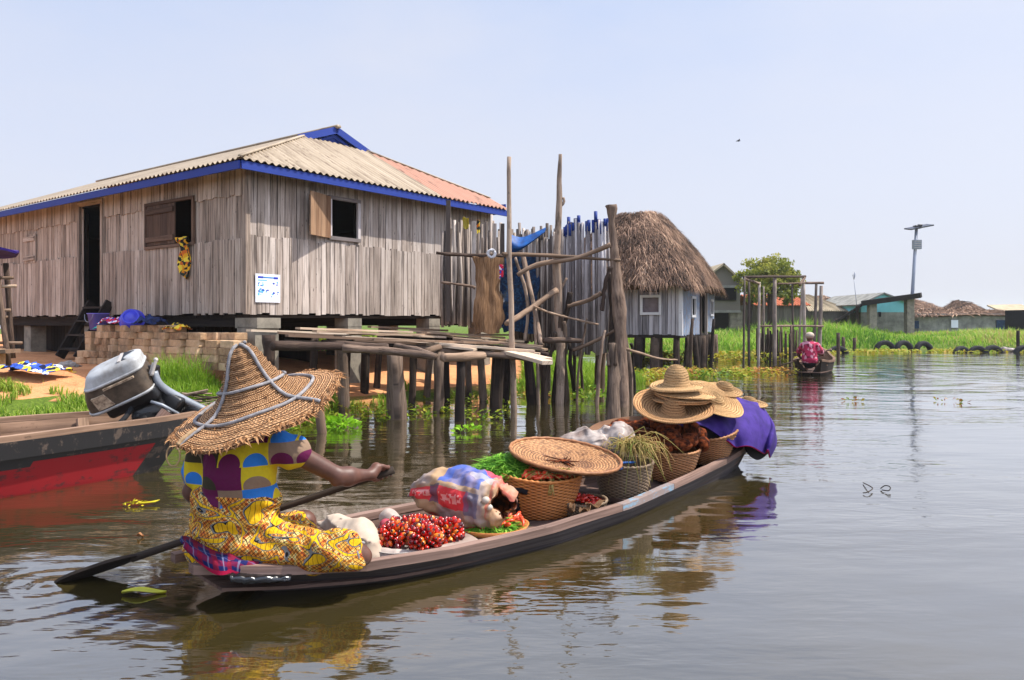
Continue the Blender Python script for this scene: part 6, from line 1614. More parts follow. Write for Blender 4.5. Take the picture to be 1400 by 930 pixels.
mb = MB(); mb.poly([M_(.05, -.10, .198), M_(.19, -.10, .193), M_(.20, .02, .190), M_(.09, .02, .197)], .03, mz)
mb.poly([M_(.07, .045, .196), M_(-.20, .045, .196), M_(-.20, .062, .195), M_(.07, .062, .195)], .02, mz); mb.build('decal', MAT['cowl_pale'], motor)
mb = MB(); mb.poly([M_(-.24, .196, -.07), M_(-.24, .190, .10), M_(-.16, .205, .10), M_(-.16, .212, -.07)], .03, my); mb.build('air_vent', MAT['engine_black'], motor, label='dark opening at the top of the cowling')
mb = MB(); mb.poly([M_(-.15, .213, -.075), M_(-.15, .207, .11), M_(-.125, .21, .11), M_(-.125, .215, -.075)], .02, my); mb.build('vent_lip', MAT['white_enamel'], motor)
V_, F_ = sdf_mesh([('b', M_(-.05, -.17, 0), (.23, .07, .15), .04, RM), ('b', M_(-.13, -.26, .0), (.13, .09, .11), .04, RM), ('c', P(188, 570, 6.75), P(215, 562, 6.8), .05, .06)], .04, .02)
mb = MB(); mb.add(V_, F_, smooth=True); mb.build('power_block', MAT['engine_black'], motor)
def slab(px, d0, th, m):
    mb = MB(); pts = [P(u, v, d0 + (u - 200) * .004) for u, v in px]; mb.poly(pts[::-1], -th, (0, -1, 0)); return mb
ol = [(203, 500), (212, 494), (215, 512), (224, 524), (242, 536), (264, 549), (296, 563), (300, 592), (262, 574), (232, 567), (204, 560), (196, 535)]
V_, F_ = sdf_mesh([('b', P(206, 530, 6.83), (.06, .075, .20), .02), ('b', P(228, 548, 6.9), (.14, .07, .10), .03, rotm((0, 1, 0), math.radians(32))), ('b', P(262, 563, 7.02), (.22, .05, .075), .03, rotm((0, 1, 0), math.radians(27)))], .05, .014)
mb = MB(); mb.add(V_, F_, smooth=True); mb.build('leg', MAT['engine_black'], motor)
mb = MB(); q = spline([P(211, 508, 6.76), P(216, 522, 6.77), P(226, 532, 6.82), P(242, 541, 6.9), P(262, 551, 6.98), P(284, 561, 7.06)], 16)
mb.tube(q, [.035, .038, .04, .036, .034, .03], 10, flat=.8); mb.build('leg_cover', MAT['leg_grey'], motor, label='pale grey edge of the motor leg')
mb = MB(); mb.tube(spline([P(214, 491, 6.72), P(211, 500, 6.71), P(207, 514, 6.7)], 8), [.016, .014, .018], 8); mb.tube(spline([P(210, 496, 6.74), P(205, 512, 6.72)], 6), [.014, .014], 8); mb.ball(P(213, 492, 6.72), .02); mb.build('hinge_bracket', MAT['white_enamel'], motor)
mb = MB(); mb.beam(P(190, 574, 6.75), P(226, 568, 6.85), .14, .12, up=(0, 0, 1)); mb.tube([P(196, 570, 6.6), P(204, 590, 6.55)], .025, 8); mb.tube([P(222, 556, 6.8), P(236, 570, 6.78)], .022, 7); mb.build('clamp', MAT['engine_black'], motor)
mb = MB(); mb.tube([P(206, 549, 6.7), P(222, 554, 6.72), P(244, 566, 6.8)], .014, 7); mb.build('tilt_lever', MAT['leg_grey'], motor)
# ================================================================== the woman paddling from the stern
SHx, ELx, WRx = P(383, 609, 3.68), P(463, 651, 3.80), P(508, 649, 3.94)
SHl, ELl, WRl = P(281, 613, 3.74), P(264, 672, 3.80), P(292, 716, 3.92)
PAD_T, PAD_B = P(531, 645, 4.03), P(85, 796, 3.85)
pdir = unit(PAD_B - PAD_T)
def fingers(wr, palm_c, grip, ax, away, prims, k=.006):
    """four fingers and a thumb curled round a shaft at grip (direction ax); away = from the shaft to the back of the hand"""
    side = unit(ax); aw = unit(away - side * np.dot(away, side)); fw = np.cross(side, aw)
    fw = fw if np.dot(fw, grip - wr) > 0 else -fw
    for i, (o, L) in enumerate(((-.037, .95), (-.0125, 1.08), (.0125, 1.0), (.037, .8))):
        kn = grip + aw * .030 + side * o - fw * .012; r = .0084
        a = grip + aw * .022 * L + side * o * 1.02 + fw * .026 * L; b = grip - aw * .014 * L + side * o + fw * .024 * L; c = grip - aw * .024 + side * o * .95 - fw * .006
        prims += [('c', palm_c + side * o * .85, kn, .0125, .0098, .008), ('c', kn, a, .0098, r, .002), ('c', a, b, r, r * .95, .002), ('c', b, c, r * .95, r * .8, .002)]
    t0 = palm_c - side * .03 - fw * .01; t1 = grip - aw * .006 - side * .048 - fw * .022; t2 = grip - aw * .026 - side * .03 + fw * .0
    prims += [('c', t0, t1, .014, .0115, .01), ('c', t1, t2, .011, .009, .005)]
pelvis = P(322, 742, 3.74)
head_c = P(334, 545, 3.76); hf = unit(A(.25, .95, .06)); hs = unit(np.cross(hf, A(0, 0, 1))); hu = np.cross(hs, hf); RH = np.stack([hs, hf, hu], 1)
def hp(x, y, z): return head_c + RH @ A(x, y, z)
gR = PAD_T + pdir * .03; pcR = gR + unit(A(-.1, -.3, 1)) * .034 + unit(WRx - gR) * .05
gL = PAD_T + pdir * (np.dot(P(296, 722, 3.93) - PAD_T, pdir)); pcL = gL + unit(A(-.2, -.5, 1)) * .03 + unit(WRl - gL) * .04
prims = [('c', pelvis, P(325, 690, 3.73), .135, .115), ('c', P(325, 690, 3.73), P(330, 630, 3.70), .115, .13), ('c', SHl + A(.04, 0, -.02), SHx + A(-.04, 0, -.02), .075, .075),
         ('c', P(331, 600, 3.71), P(333, 562, 3.745), .055, .05), ('e', hp(0, -.012, .02), (.076, .098, .105), RH), ('c', hp(0, .03, -.05), hp(0, .062, -.075), .05, .032),
         ('c', hp(0, .085, .02), hp(0, .108, -.018), .009, .016, .012), ('c', hp(-.016, .1, -.05), hp(.016, .1, -.05), .009, .009, .008), ('e', hp(.079, -.01, .0), (.012, .024, .034), RH), ('e', hp(-.079, -.01, .0), (.012, .024, .034), RH),
         ('c', SHx, ELx, .056, .041), ('c', ELx, ELx + (WRx - ELx) * .28 + A(0, 0, -.004), .041, .044, .02), ('c', ELx + (WRx - ELx) * .28 + A(0, 0, -.004), WRx, .044, .025), ('c', ELx + A(-.012, -.02, -.028), ELx + A(0, -.012, -.02), .018, .02, .02), ('c', WRx, pcR, .028, .030, .015),
         ('c', SHl, ELl, .058, .043), ('c', ELl, WRl, .044, .027), ('c', WRl, pcL, .028, .030, .015),
         ('c', pelvis + A(.05, -.04, 0), P(482, 757, 3.62), .11, .055), ('c', P(482, 757, 3.62), P(496, 761, 3.63), .055, .044), ('c', P(484, 757, 3.63), P(385, 768, 3.74), .055, .04), ('c', P(385, 768, 3.74), P(350, 770, 3.8), .04, .03),
         ('c', pelvis + A(-.02, .06, 0), P(415, 715, 3.9), .11, .06), ('c', P(415, 715, 3.9), P(400, 760, 3.86), .055, .045)]
fingers(WRx, pcR, gR, -pdir, unit(A(-.05, -.35, 1)), prims); fingers(WRl, pcL, gL, -pdir, unit(A(-.2, -.5, 1)), prims)
V_, F_ = sdf_mesh(prims, .03, .0056)
wo = thing('person', 'woman in a patchwork print shirt and wide straw hat paddling from the canoe stern', 'person', P(330, 778, 3.74))
mb = MB(); mb.add(V_, F_, smooth=True); mb.build('body', MAT['skin'], wo)
eyes = MB()
for sx_ in (-.032, .032): eyes.ball(hp(sx_, .076, .022), .0125)
eyes.build('eyes', MAT['white_enamel'], wo)
mb = MB(); V_, F_ = sdf_mesh([('e', hp(0, -.03, .035), (.083, .088, .1), RH)], 0, .012, disp=lambda p: .01 * vnoise(p * 90)); mb.add(V_, F_, smooth=True); mb.build('hair', MAT['black_cloth'], wo)
# shirt
def fold_disp(p):
    return .013 * np.sin(p[..., 0] * 30 + p[..., 2] * 9 + 7 * vnoise(p * 5)) * np.clip((p[..., 2] - .3) * 1.0, 0.2, 1) + .008 * fbm(p * 9, 2)
sp = [('c', P(326, 676, 3.73), P(329, 640, 3.70), .165, .165), ('c', P(329, 640, 3.70), P(332, 612, 3.69), .165, .12), ('c', SHl + A(.03, 0, -.01), SHx + A(-.03, 0, -.01), .085, .085),
      ('c', SHx + A(-.02, 0, 0), SHx + (ELx - SHx) * .22, .078, .083), ('c', SHl + A(.01, 0, 0), SHl + (ELl - SHl) * .55, .078, .08), ('c', P(318, 690, 3.72), P(345, 690, 3.72), .14, .135),
      ('c', P(281, 650, 3.74), P(283, 688, 3.74), .06, .055)]
V_, F_ = sdf_mesh(sp, .035, .011, fold_disp)
zc = V_[:, 2]; hem = 1.3 - (684 - 440) / FPX * 3.73
V_[:, 2] = np.maximum(zc, hem + .012 * np.sin(V_[:, 0] * 30))
mb = MB(); mb.add(V_, F_, smooth=True); mb.build('shirt', MAT['shirt'], wo)
# wrap skirt, tucked round the folded legs
def wrap_disp(p):
    ang = np.arctan2(p[..., 2] - .45, p[..., 0] + 1.05); rad = np.hypot(p[..., 2] - .45, p[..., 0] + 1.05)
    f = np.clip((p[..., 0] + 1.15) * 3, 0, 1)
    return .022 * np.abs(np.sin(ang * 8 + 2.5 * vnoise(p * 3))) ** 1.5 * f - .004 + .008 * np.sin(p[..., 2] * 60 + p[..., 0] * 20 + 4 * vnoise(p * 6)) * (1 - f) + .014 * fbm(p * 7, 3)
kp = [('c', P(325, 686, 3.72), P(322, 728, 3.72), .165, .18), ('c', P(300, 690, 3.73), P(345, 690, 3.72), .13, .13), ('e', P(318, 748, 3.72), (.215, .18, .115)), ('c', P(335, 746, 3.68), P(468, 753, 3.60), .125, .094), ('c', P(468, 753, 3.60), P(484, 758, 3.61), .08, .064),
      ('c', P(350, 745, 3.8), P(404, 726, 3.84), .11, .078), ('c', P(350, 766, 3.68), P(462, 768, 3.62), .075, .055), ('c', P(404, 726, 3.84), P(440, 755, 3.7), .08, .08), ('c', P(285, 738, 3.72), P(300, 755, 3.7), .09, .09)]
V_, F_ = sdf_mesh(kp, .045, .011, wrap_disp)
V_[:, 2] = np.maximum(V_[:, 2], .075)
mb = MB(); mb.add(V_, F_, smooth=True); sk = mb.build('wrap_skirt', MAT['wrap'], wo)
mb = MB(); ctr = P(497, 759, 3.615); ax = unit(A(1, -.1, -.06)); Rr = frame(ax)
for k_, m__ in ((0, 'rope_grey'),):
    mb.tube([ctr + Rr @ A(.052 * math.cos(t), .06 * math.sin(t), -.02 + .012 * math.sin(3 * t)) for t in np.linspace(0, 2 * PI, 30)], .007, 5)
mb.build('hem', MAT['rope_grey'], sk)
# ------------------------------------------------------------------ big straw hat
HATC = P(349, 549, 3.70); hn = unit(A(-.265, -.265, .925)); HATR = frame(hn, A(1, 0, 0))
HPROF = np.array([(.004, .288), (.036, .283), (.060, .265), (.078, .235), (.088, .210), (.106, .165), (.130, .120), (.158, .078), (.188, .044), (.22, .02), (.25, .009), (.28, .000), (.34, -.010), (.385, -.022), (.412, -.036)])
_hl = np.concatenate([[0], np.cumsum(np.linalg.norm(np.diff(HPROF, axis=0), axis=1))]); _hl /= _hl[-1]
def hat_pt(th, t, lift=0.0):
    r = np.interp(t, _hl, HPROF[:, 0]); z = np.interp(t, _hl, HPROF[:, 1])
    w = .016 * math.sin(2 * th + .6) * (r / .41) ** 2 + .010 * math.sin(5 * th + 1.3) * (r / .41) ** 2
    r *= 1 + .012 * math.sin(3 * th)
    tn = np.interp(t + .01, _hl, HPROF[:, 0]) - np.interp(t - .01, _hl, HPROF[:, 0]); tz = np.interp(t + .01, _hl, HPROF[:, 1]) - np.interp(t - .01, _hl, HPROF[:, 1])
    n_ = unit(A(-tz, 0, tn)); r += n_[0] * lift; z += n_[2] * lift
    lean = A(.03, .0, 0) * max(z, 0) / .3
    return HATC + HATR @ (A(r * math.cos(th), r * math.sin(th), z + w) + lean)
nt_, nn = 74, 120; Xh = np.zeros((nt_, nn, 3)); Th = np.zeros((nt_, nn, 3))
for i, t in enumerate(np.linspace(.0, 1, nt_)):
    for j in range(nn):
        th = 2 * PI * j / nn
        Xh[i, j] = hat_pt(th, t, .004 * math.sin(t * 62 * PI / 2) + .006 * fbm(np.array([[math.cos(th) * 3 + t, math.sin(th) * 3, t * 9]]), 2)[0]); Th[i, j] = (abs(th - PI) , t, .5)
hat = MB(); hat.grid(Xh, Th, cv=True, flip=True)
Xi = Xh[8:] - hn * .012; hat.grid(Xi, Th[8:], cv=True, flip=False)
hat_o = hat.build('straw_hat', MAT['hat_rough'], wo)
mb = MB()
for i in range(760):          # frayed rim and loose straw ends
    th = rnd(0, 2 * PI); t = rnd(.945, 1.0) if random.random() < .86 else rnd(.15, .95)
    p = hat_pt(th, t, .003); out_ = unit(hat_pt(th, min(t + .02, 1.0)) - hat_pt(th, t - .02)); tg = np.cross(hn, out_)
    d_ = unit(out_ * rnd(.3, 1) + tg * rnd(-.9, .9) + hn * rnd(-.55, .25)); L = rnd(.012, .045) * (1.5 if random.random() < .12 else 1) * (.6 if t < .9 else 1)
    w_ = rnd(.002, .005); s_ = unit(np.cross(d_, hn + A(rnd(-.4, .4), rnd(-.4, .4), 0))); e = p + d_ * L + hn * rnd(-.012, .003); m_ = p + d_ * L * .55 + hn * rnd(-.002, .006)
    mb.add([p - s_ * w_, p + s_ * w_, m_ + s_ * w_, m_ - s_ * w_, e], [(0, 1, 2, 3), (3, 2, 4)], [(0, 0, random.random())] * 5)
for (u, v, L) in ((345, 588, .07), (330, 592, .05), (368, 580, .05), (360, 584, .06), (300, 598, .05), (428, 552, .06), (442, 545, .07), (296, 600, .05)):
    p = P(u, v, 3.4); mb.tube([p + A(0, 0, .02), p + A(rnd(-.02, .02), 0, -L * .4), p + A(rnd(-.03, .03), 0, -L * .8)], [.004, .002], 4, r=rnd())
mb.build('frayed_straw', MAT['straw'], hat_o)
# grey cord laid over the hat
def cord(pts, r=.011, mat='rope_grey', name='cord', n=60):
    q = spline(np.array([(a, b) for a, b in pts]), n); X_ = [hat_pt(a, b, r * .8) for a, b in q]
    mb = MB(); mb.tube(X_, r, 9); return mb.build(name, MAT[mat], hat_o)
ring = [(a, .735 + .03 * math.sin(a * 2 + 1)) for a in np.linspace(0, 2 * PI, 20)]; cord(ring, .0085, n=90)
ring = [(a + .4, .475 + .05 * math.sin(a + .4)) for a in np.linspace(0, 2 * PI * .96, 18)]; cord(ring, .008, n=80)
az = lambda u, v: None
thL, thR = math.radians(232), math.radians(-24)
cord([(thL, 1.0), (thL + .02, .8), (thL + .05, .55), (thL + .12, .3), (thL + .2, .1), (thL + .3, .02)], .0085)
cord([(thR, .97), (thR - .03, .75), (thR - .1, .5), (thR - .15, .3), (thR - .2, .12), (thR - .5, .02)], .0085)
cord([(math.radians(150), .62), (math.radians(140), .4), (math.radians(120), .2), (math.radians(70), .06), (math.radians(10), .04)], .0075)
e = hat_pt(thL, .99, .01)
mb = MB(); mb.tube([hat_pt(thL, t, .015) for t in np.linspace(.82, 1.0, 14)], [.010, .009, .011, .009, .011, .009, .010], 8); mb.tube([e + A(.0, 0, 0) + HATR @ A(-.012, 0, 0) + A(-.03 * math.sin(t) - .012, -.01, -.045 + .045 * math.cos(t)) for t in np.linspace(.3, 1.8 * PI, 22)], .0035, 6); mb.build('cord_loop', MAT['straw_cord'], hat_o)

# ------------------------------------------------------------------ paddle
pad = thing('paddle', 'dark wooden paddle held by the woman with its blade in the water', 'paddle', PAD_B)
Lp = np.linalg.norm(PAD_B - PAD_T); bs0 = Lp - .40
mb = MB(); mb.tube([PAD_T + pdir * t for t in np.linspace(-.03, bs0 + .05, 12)], [.021, .018, .017, .017, .018, .02], 10); mb.build('shaft', MAT['dark_wood'], pad)
mb = MB(); wv = unit(np.cross(pdir, A(0, .42, 1))); nv = np.cross(pdir, wv); rows = []
for t in np.linspace(0, 1, 14):
    w = .075 * math.sin(min(1, t * 2.6 + .12) * PI / 2) * (1 if t < .6 else math.cos((t - .6) / .4 * PI / 2 * .93)); c = PAD_T + pdir * (bs0 + .46 * t)
    rows.append([c + wv * w * q + nv * .008 * (1 - q * q) for q in np.linspace(-1, 1, 7)])
mb.sheet(np.array(rows), .016); mb.build('blade', MAT['dark_wood'], pad)
# ================================================================== cargo in the canoe
def basket(name, label, c, r0, r1, h, ns, rows, mat, tilt=(0, 0, 1), cat='basket', amp=.0042, bulge=.0, yx=1.0):
    t = thing(name, label, cat, c); R = frame(tilt)
    n = ns * 4; m = rows * 4 + 1; X = np.zeros((m, n, 3)); T = np.zeros((m, n, 3)); TH = np.arange(n) * 2 * PI / n
    def rad(q): return r0 + (r1 - r0) * q ** .75 + bulge * math.sin(PI * q)
    for i in range(m):
        q = i / (m - 1); row = min(i // 4, rows - 1); ph = (i - row * 4) / 4; pr = math.sin(PI * ph)
        w = np.sin(TH * ns / 2 + PI * row) * pr; off = amp * w - amp * .5 * (1 - pr)
        rr = rad(q) + off + .004 * np.sin(TH * 3 + 2)
        X[i] = np.stack([rr * np.cos(TH), rr * np.sin(TH) * yx, np.full(n, q * h) + .005 * np.sin(TH * 2 + 1) * q], 1) @ R.T + c
        T[i] = np.stack([TH * .3 + row * .37, np.full(n, q * h * 1.2) + row * .13, np.clip(.5 + .5 * w * 1.0 - .3 * (1 - pr), 0, 1)], 1)
    mb = MB(); mb.grid(X, T, cv=True, flip=True); mb.build('woven_side', MAT[mat], t)
    mb = MB(); Xi = []; 
    for q in np.linspace(1, 0, 8):
        rr = rad(q) - .014; Xi.append(np.stack([rr * np.cos(TH[::4]), rr * np.sin(TH[::4]) * yx, np.full(ns, q * h)], 1) @ R.T + c)
    Xi.append(np.repeat((R @ A(0, 0, .004) + c)[None], ns, 0)); mb.grid(np.array(Xi), None, cv=True, flip=True); mb.build('lining', MAT[mat], t)
    mb = MB(); k = ns * 4; ring = []
    for j in range(k):
        a = 2 * PI * j / k; rr = rad(1) - .004; ring.append(R @ A(rr * math.cos(a), rr * math.sin(a) * yx, h + .004 + .005 * math.sin(2 * a + 1)) + c)
    ring = np.array(ring + [ring[0]]); mb.tube(ring, [.010 + .003 * math.sin(j * PI / 2 * 1.0) for j in range(k + 1)], 7, r=.9); mb.build('rim', MAT[mat], t)
    return t
Bz = .05
B1 = P(738, 706, 5.05); B1[2] = .05
basket('orange_basket', 'orange wicker basket heaped with peppers and green beans', B1, .19, .275, .265, 44, 25, 'wicker_orange', (.02, -.05, 1))
ob = [o for o in COL.objects if o.name == 'orange_basket'][0]
mb = MB(); q = []
fr_ = lambda a, z, o: B1 + A((.19 + .085 * (z / .265) ** .75 + o) * math.cos(a), (.19 + .085 * (z / .265) ** .75 + o) * math.sin(a), z)
a0 = math.radians(-128)
mb.tube(spline([fr_(a0 + .34, .185, .012), fr_(a0 + .18, .192, .016), fr_(a0 + .03, .185, .016), fr_(a0, .13, .014), fr_(a0 - .01, .06, .013), fr_(a0 + .02, .01, .012)], 18), .017, 7, lump=.3); mb.build('dark_binding', MAT['black_cloth'], ob, label='dark strip bound into the basket side')
B2 = C_(2.98, -.22, .05)
basket('grey_basket', 'greyed wicker basket in the shade with drying grass hung over its rim', B2, .145, .215, .255, 40, 23, 'wicker_grey')
B3 = C_(3.74, -.09, .07)
basket('brown_basket', 'brown wicker basket piled with dark fibrous lumps', B3, .145, .24, .24, 42, 22, 'wicker_brown', (.0, -.06, 1))
B4 = C_(4.38, -.06, .13)
basket('open_basket', 'brown wicker basket near the bow, half empty under the purple cloth', B4, .13, .265, .25, 44, 23, 'wicker_brown', (-.16, -.12, 1))
B5 = C_(2.46, -.29, .05)
basket('shallow_basket', 'small shallow dark basket of red peppers tucked beside the orange basket', B5, .12, .165, .08, 56, 7, 'wicker_grey')
WT = P(773, 622, 5.12); wn = unit(A(.13, -.12, 1)); WR = frame(wn)
def tray_z(p):
    q = WR.T @ (p - WT); return q[2] + .055 * (1 - min(1, math.hypot(q[0], q[1]) / .37) ** 2.2), math.hypot(q[0], q[1])
# herb heaps
def herb_heap(name, label, c, rx, ry, h, n, L=.09, mat='herb', w=.004, cat='herbs', drape=.0):
    mb = MB()
    for i in range(n):
        a = rnd(0, 2 * PI); q = math.sqrt(random.random()); x, y = rx * q * math.cos(a), ry * q * math.sin(a)
        z = h * (1 - q * q) * rnd(.75, 1.05); p = c + A(x, y, z)
        hz_, hr_ = tray_z(p); az = rnd(0, 6.28); l = L * rnd(.5, 1.3)
        if hr_ < .44 and hz_ > -.05: continue
        d_ = A(math.cos(az), math.sin(az), rnd(-.3, .35)); d2 = A(math.cos(az + rnd(-1, 1)), math.sin(az + rnd(-1, 1)), rnd(-.7, .3))
        m_ = p + d_ * l * .5; e = m_ + d2 * l * .5; s_ = unit(np.cross(d_, A(rnd(-.4, .4), rnd(-.4, .4), 1)) ) * w * rnd(.6, 1.4)
        r_ = random.random(); mb.add([p - s_, p + s_, m_ + s_, m_ - s_, e], [(0, 1, 2, 3), (3, 2, 4)], [(0, 0, r_)] * 5)
    V_, F_ = sdf_mesh([('e', c + A(-.04 if h > .08 else 0, 0, h * .0), (rx * .82, ry * .8, h * .75))], 0, .02); mb.add(V_, F_, np.repeat(A(0, 0, .1)[None], len(V_), 0), 0, True)
    return mb.build(name, MAT[mat], label=label, cat=cat)
herb_heap('green_herbs', 'pile of fresh green beans and herbs on the orange basket', B1 + A(-.16, .05, .255), .27, .22, .12, 2300, .11)
mb = MB()
for i in range(60):
    a = rnd(-1.9, -.5); p = B1 + A(.24 * math.cos(a) * rnd(.6, 1), .24 * math.sin(a) * rnd(.6, 1), .275 + rnd(0, .03)); d_ = A(rnd(-1, 1), rnd(-1, .2), rnd(-.2, .4)); mb.tube(spline([p, p + d_ * .05, p + d_ * .09 - A(0, 0, .02)], 5), [.0035, .003, .002], 4)
p = B1 + A(.06, -.27, .26); 
for i in range(7): mb.tube(spline([p + A(rnd(-.02, .02), .03, .01), p + A(rnd(-.02, .02), -.01, -.03), p + A(rnd(-.03, .03), -.015, -.09)], 5), [.003, .002], 4)
mb.build('bean_stalks', MAT['dry_grass'], label='pale bean stalks and tendrils over the rim of the orange basket', cat='stalks')
def pepper_src(name, label, mat, grp, L=.045, r=.012):
    mb = MB(); q = spline([A(-L / 2, 0, 0), A(-L * .1, .004, .003), A(L * .3, .002, .001), A(L / 2, -.006, -.004)], 8); mb.tube(q, [r * .6, r, r * 1.05, r, r * .85, r * .65, r * .4, r * .12], 7)
    o = mb.build(name, MAT[mat], base=(0, 0, 0), label=label, cat='pepper', group=grp); return o
def strew(src, n, place, first=True):
    for i in range(n):
        o = src if (i == 0 and first) else src.copy()
        if not (i == 0 and first): COL.objects.link(o)
        o.location = tuple(place(i)); o.rotation_euler = (rnd(-.6, .6), rnd(-.6, .6), rnd(0, 6.28)); k = rnd(.75, 1.25); o.scale = (k, k, k)
pe = pepper_src('red_pepper', 'glossy red pepper heaped in the orange basket under the winnowing tray', 'carrot', 'peppers in the orange basket', .07, .0115)
def pl1(i):
    a = rnd(-2.6, .9); q = math.sqrt(rnd(.25, .95)) * .235; p = B1 + A(q * math.cos(a), q * math.sin(a) - .01, .262 + .03 * (1 - (q / .24) ** 2) + rnd(0, .015)); hz_, hr_ = tray_z(p); return p - A(0, 0, max(0, hz_ + .04) if hr_ < .4 else 0)
strew(pe, 85, pl1)
pe = pepper_src('red_pepper', 'small bright red pepper in the shallow dark basket', 'pepper', 'peppers in the shallow basket', .034, .011)
def pl2(i):
    a = rnd(0, 6.28); q = math.sqrt(random.random()) * .145; return B5 + A(q * math.cos(a), q * math.sin(a), .07 + .035 * (1 - (q / .145) ** 2) + rnd(-.01, .01))
strew(pe, 75, pl2)
# low herb tray near the gunwale
HT = C_(1.68, -.27, .075)
ht = thing('herb_tray', 'low round tray of green herbs and a few peppers by the near gunwale', 'tray', HT)
mb = MB(); mb.lathe([(.001, 0), (.18, 0), (.215, .045), (.222, .045), (.19, -.008), (.001, -.008)], 56, HT); mb.build('dish', MAT['wicker_orange'], ht)
herb_heap('green_herbs', 'flat heap of cut green herbs on the low tray', HT + A(-.03, 0, .025), .19, .17, .05, 1100, .09)
pe = pepper_src('red_pepper', 'red pepper scattered on the herb tray', 'carrot', 'peppers on the herb tray', .07, .010)
strew(pe, 16, lambda i: HT + A(rnd(.06, .19), rnd(-.1, .1), .055 + rnd(0, .012)))
# palm nuts
NT = C_(1.2, -.15, .075)
pt_ = thing('enamel_tray', 'shallow white tray lined with a sheet under the palm fruits', 'tray', NT)
mb = MB(); mb.lathe([(.001, 0), (.24, 0), (.285, .035), (.292, .034), (.245, -.008), (.001, -.008)], 64, NT, fn=lambda r, z, t: (r * (1 + .02 * np.sin(3 * t)), z + .008 * np.sin(4 * t) * (r > .2))); mb.build('dish', MAT['white_enamel'], pt_)
mb = MB(); X = np.zeros((30, 12, 3))
for i in range(30):
    for j in range(12):
        a = -2.7 + 3.0 * i / 29; q = .25 + .07 * j / 11 * (1 + .9 * math.exp(-((a + .1) * 2.2) ** 2)); X[i, j] = NT + A(q * math.cos(a), q * math.sin(a) * .92, .028 - .03 * j / 11 + .014 * fbm(np.array([[a * 4, q * 9, 1.]]), 3)[0] + .02 * math.sin(PI * j / 11) )
mb.sheet(X, .004); mb.build('liner_sheet', MAT['white_sheet'], pt_)
def fruit_mesh(r=.0165):
    mb = MB(); mb.ball((0, 0, 0), (r * .82, r * .78, r * 1.32), n=10, k=8, r=.5, lump=.12); return mb
core_cache = {}
def bunch(c, R, n, label):
    t = thing('palm_fruit_bunch', label, 'palm fruit', c); OFF[t.name] = np.array(c, float)
    V_, F_ = sdf_mesh([('e', c, (R * .85, R * .85, R * .72))], 0, .02); mb = MB(); mb.add(V_, F_, smooth=True); mb.build('core', MAT['brown_fibre'], t)
    src = None; g = (1 + 5 ** .5) / 2
    for i in range(n):
        z = 1 - 2 * (i + .5) / n * .85; a = 2 * PI * i / g; s_ = math.sqrt(max(0, 1 - z * z)); d_ = unit(A(s_ * math.cos(a), s_ * math.sin(a), z) + A(rnd(-.08, .08), rnd(-.08, .08), rnd(-.08, .08)))
        if src is None:
            m0 = fruit_mesh(); o = m0.build('fruit', MAT['nut'], base=(0, 0, 0)); src = o
        else:
            o = src.copy(); COL.objects.link(o)
        o.parent = t; o.location = tuple(d_ * A(R, R, R * .86) * rnd(.93, 1.04)); o.rotation_euler = Vector(d_).to_track_quat('Z', 'Y').to_euler(); k = rnd(.65, 1.15); o.scale = (k, k, k)
bunch(P(541, 732, 4.14) , .076, 84, 'leftmost round bunch of red palm fruits on the white tray')
bunch(P(582, 737, 4.05) , .082, 92, 'middle bunch of darker palm fruits on the white tray, nearest the gunwale')
bunch(P(613, 727, 4.2) , .077, 86, 'bunch of red palm fruits on the white tray next to the printed sack')
bunch(P(570, 722, 4.3) , .072, 80, 'palm fruit bunch at the back of the white tray')
fr0 = fruit_mesh(.015).build('palm_fruit', MAT['nut'], base=(0, 0, 0), label='loose glossy red palm fruit spilled over the white tray', cat='palm fruit', group='loose palm fruits on the white tray')
def pl3(i):
    a = rnd(0, 6.28); q = math.sqrt(random.random()) * .25; return NT + A(q * math.cos(a), q * math.sin(a) * .95, .025 + .085 * max(0, 1 - (q / .25) ** 2) + rnd(0, .03))
strew(fr0, 260, pl3)
mb = MB(); mb.ball(P(527, 717, 4.3), (.034, .034, .03), lump=.15); mb.build('pink_bag', cloth('pink net bag', lin(170, 80, 92), lin(150, 40, 60)), label='small pink net bag behind the palm fruits', cat='bag')
V_, F_ = sdf_mesh([('c', P(532, 708, 4.42), P(552, 722, 4.34), .055, .035)], .02, .012, lambda p: .008 * fbm(p * 22, 3)); mb = MB(); mb.add(V_, F_, smooth=True); mb.build('white_bundle', MAT['white_sheet'], label='rolled white cloth behind the leftmost palm fruit bunch', cat='bundle')
# pale sack beside the woman's knee
V_, F_ = sdf_mesh([('c', P(434, 717, 4.3), P(462, 716, 4.26), .022, .045), ('c', P(462, 716, 4.26), P(492, 730, 4.14), .05, .08), ('c', P(492, 732, 4.12), P(514, 760, 4.02), .085, .05), ('c', P(470, 740, 4.2), P(505, 764, 4.05), .08, .06)], .09, .012, lambda p: .010 * fbm(p * 6 + 3, 3) + .014 * np.abs(np.sin(p[..., 2] * 36 + p[..., 0] * 16 + 3.5 * vnoise(p * 4))) ** .7 + .007 * np.abs(vnoise(p * 24)))
V_[:, 2] = np.maximum(V_[:, 2], .045); mb = MB(); mb.add(V_, F_, smooth=True); mb.build('pale_sack', MAT['pale_sack'], label='slumped pale cloth sack between the woman and the palm fruits', cat='sack')
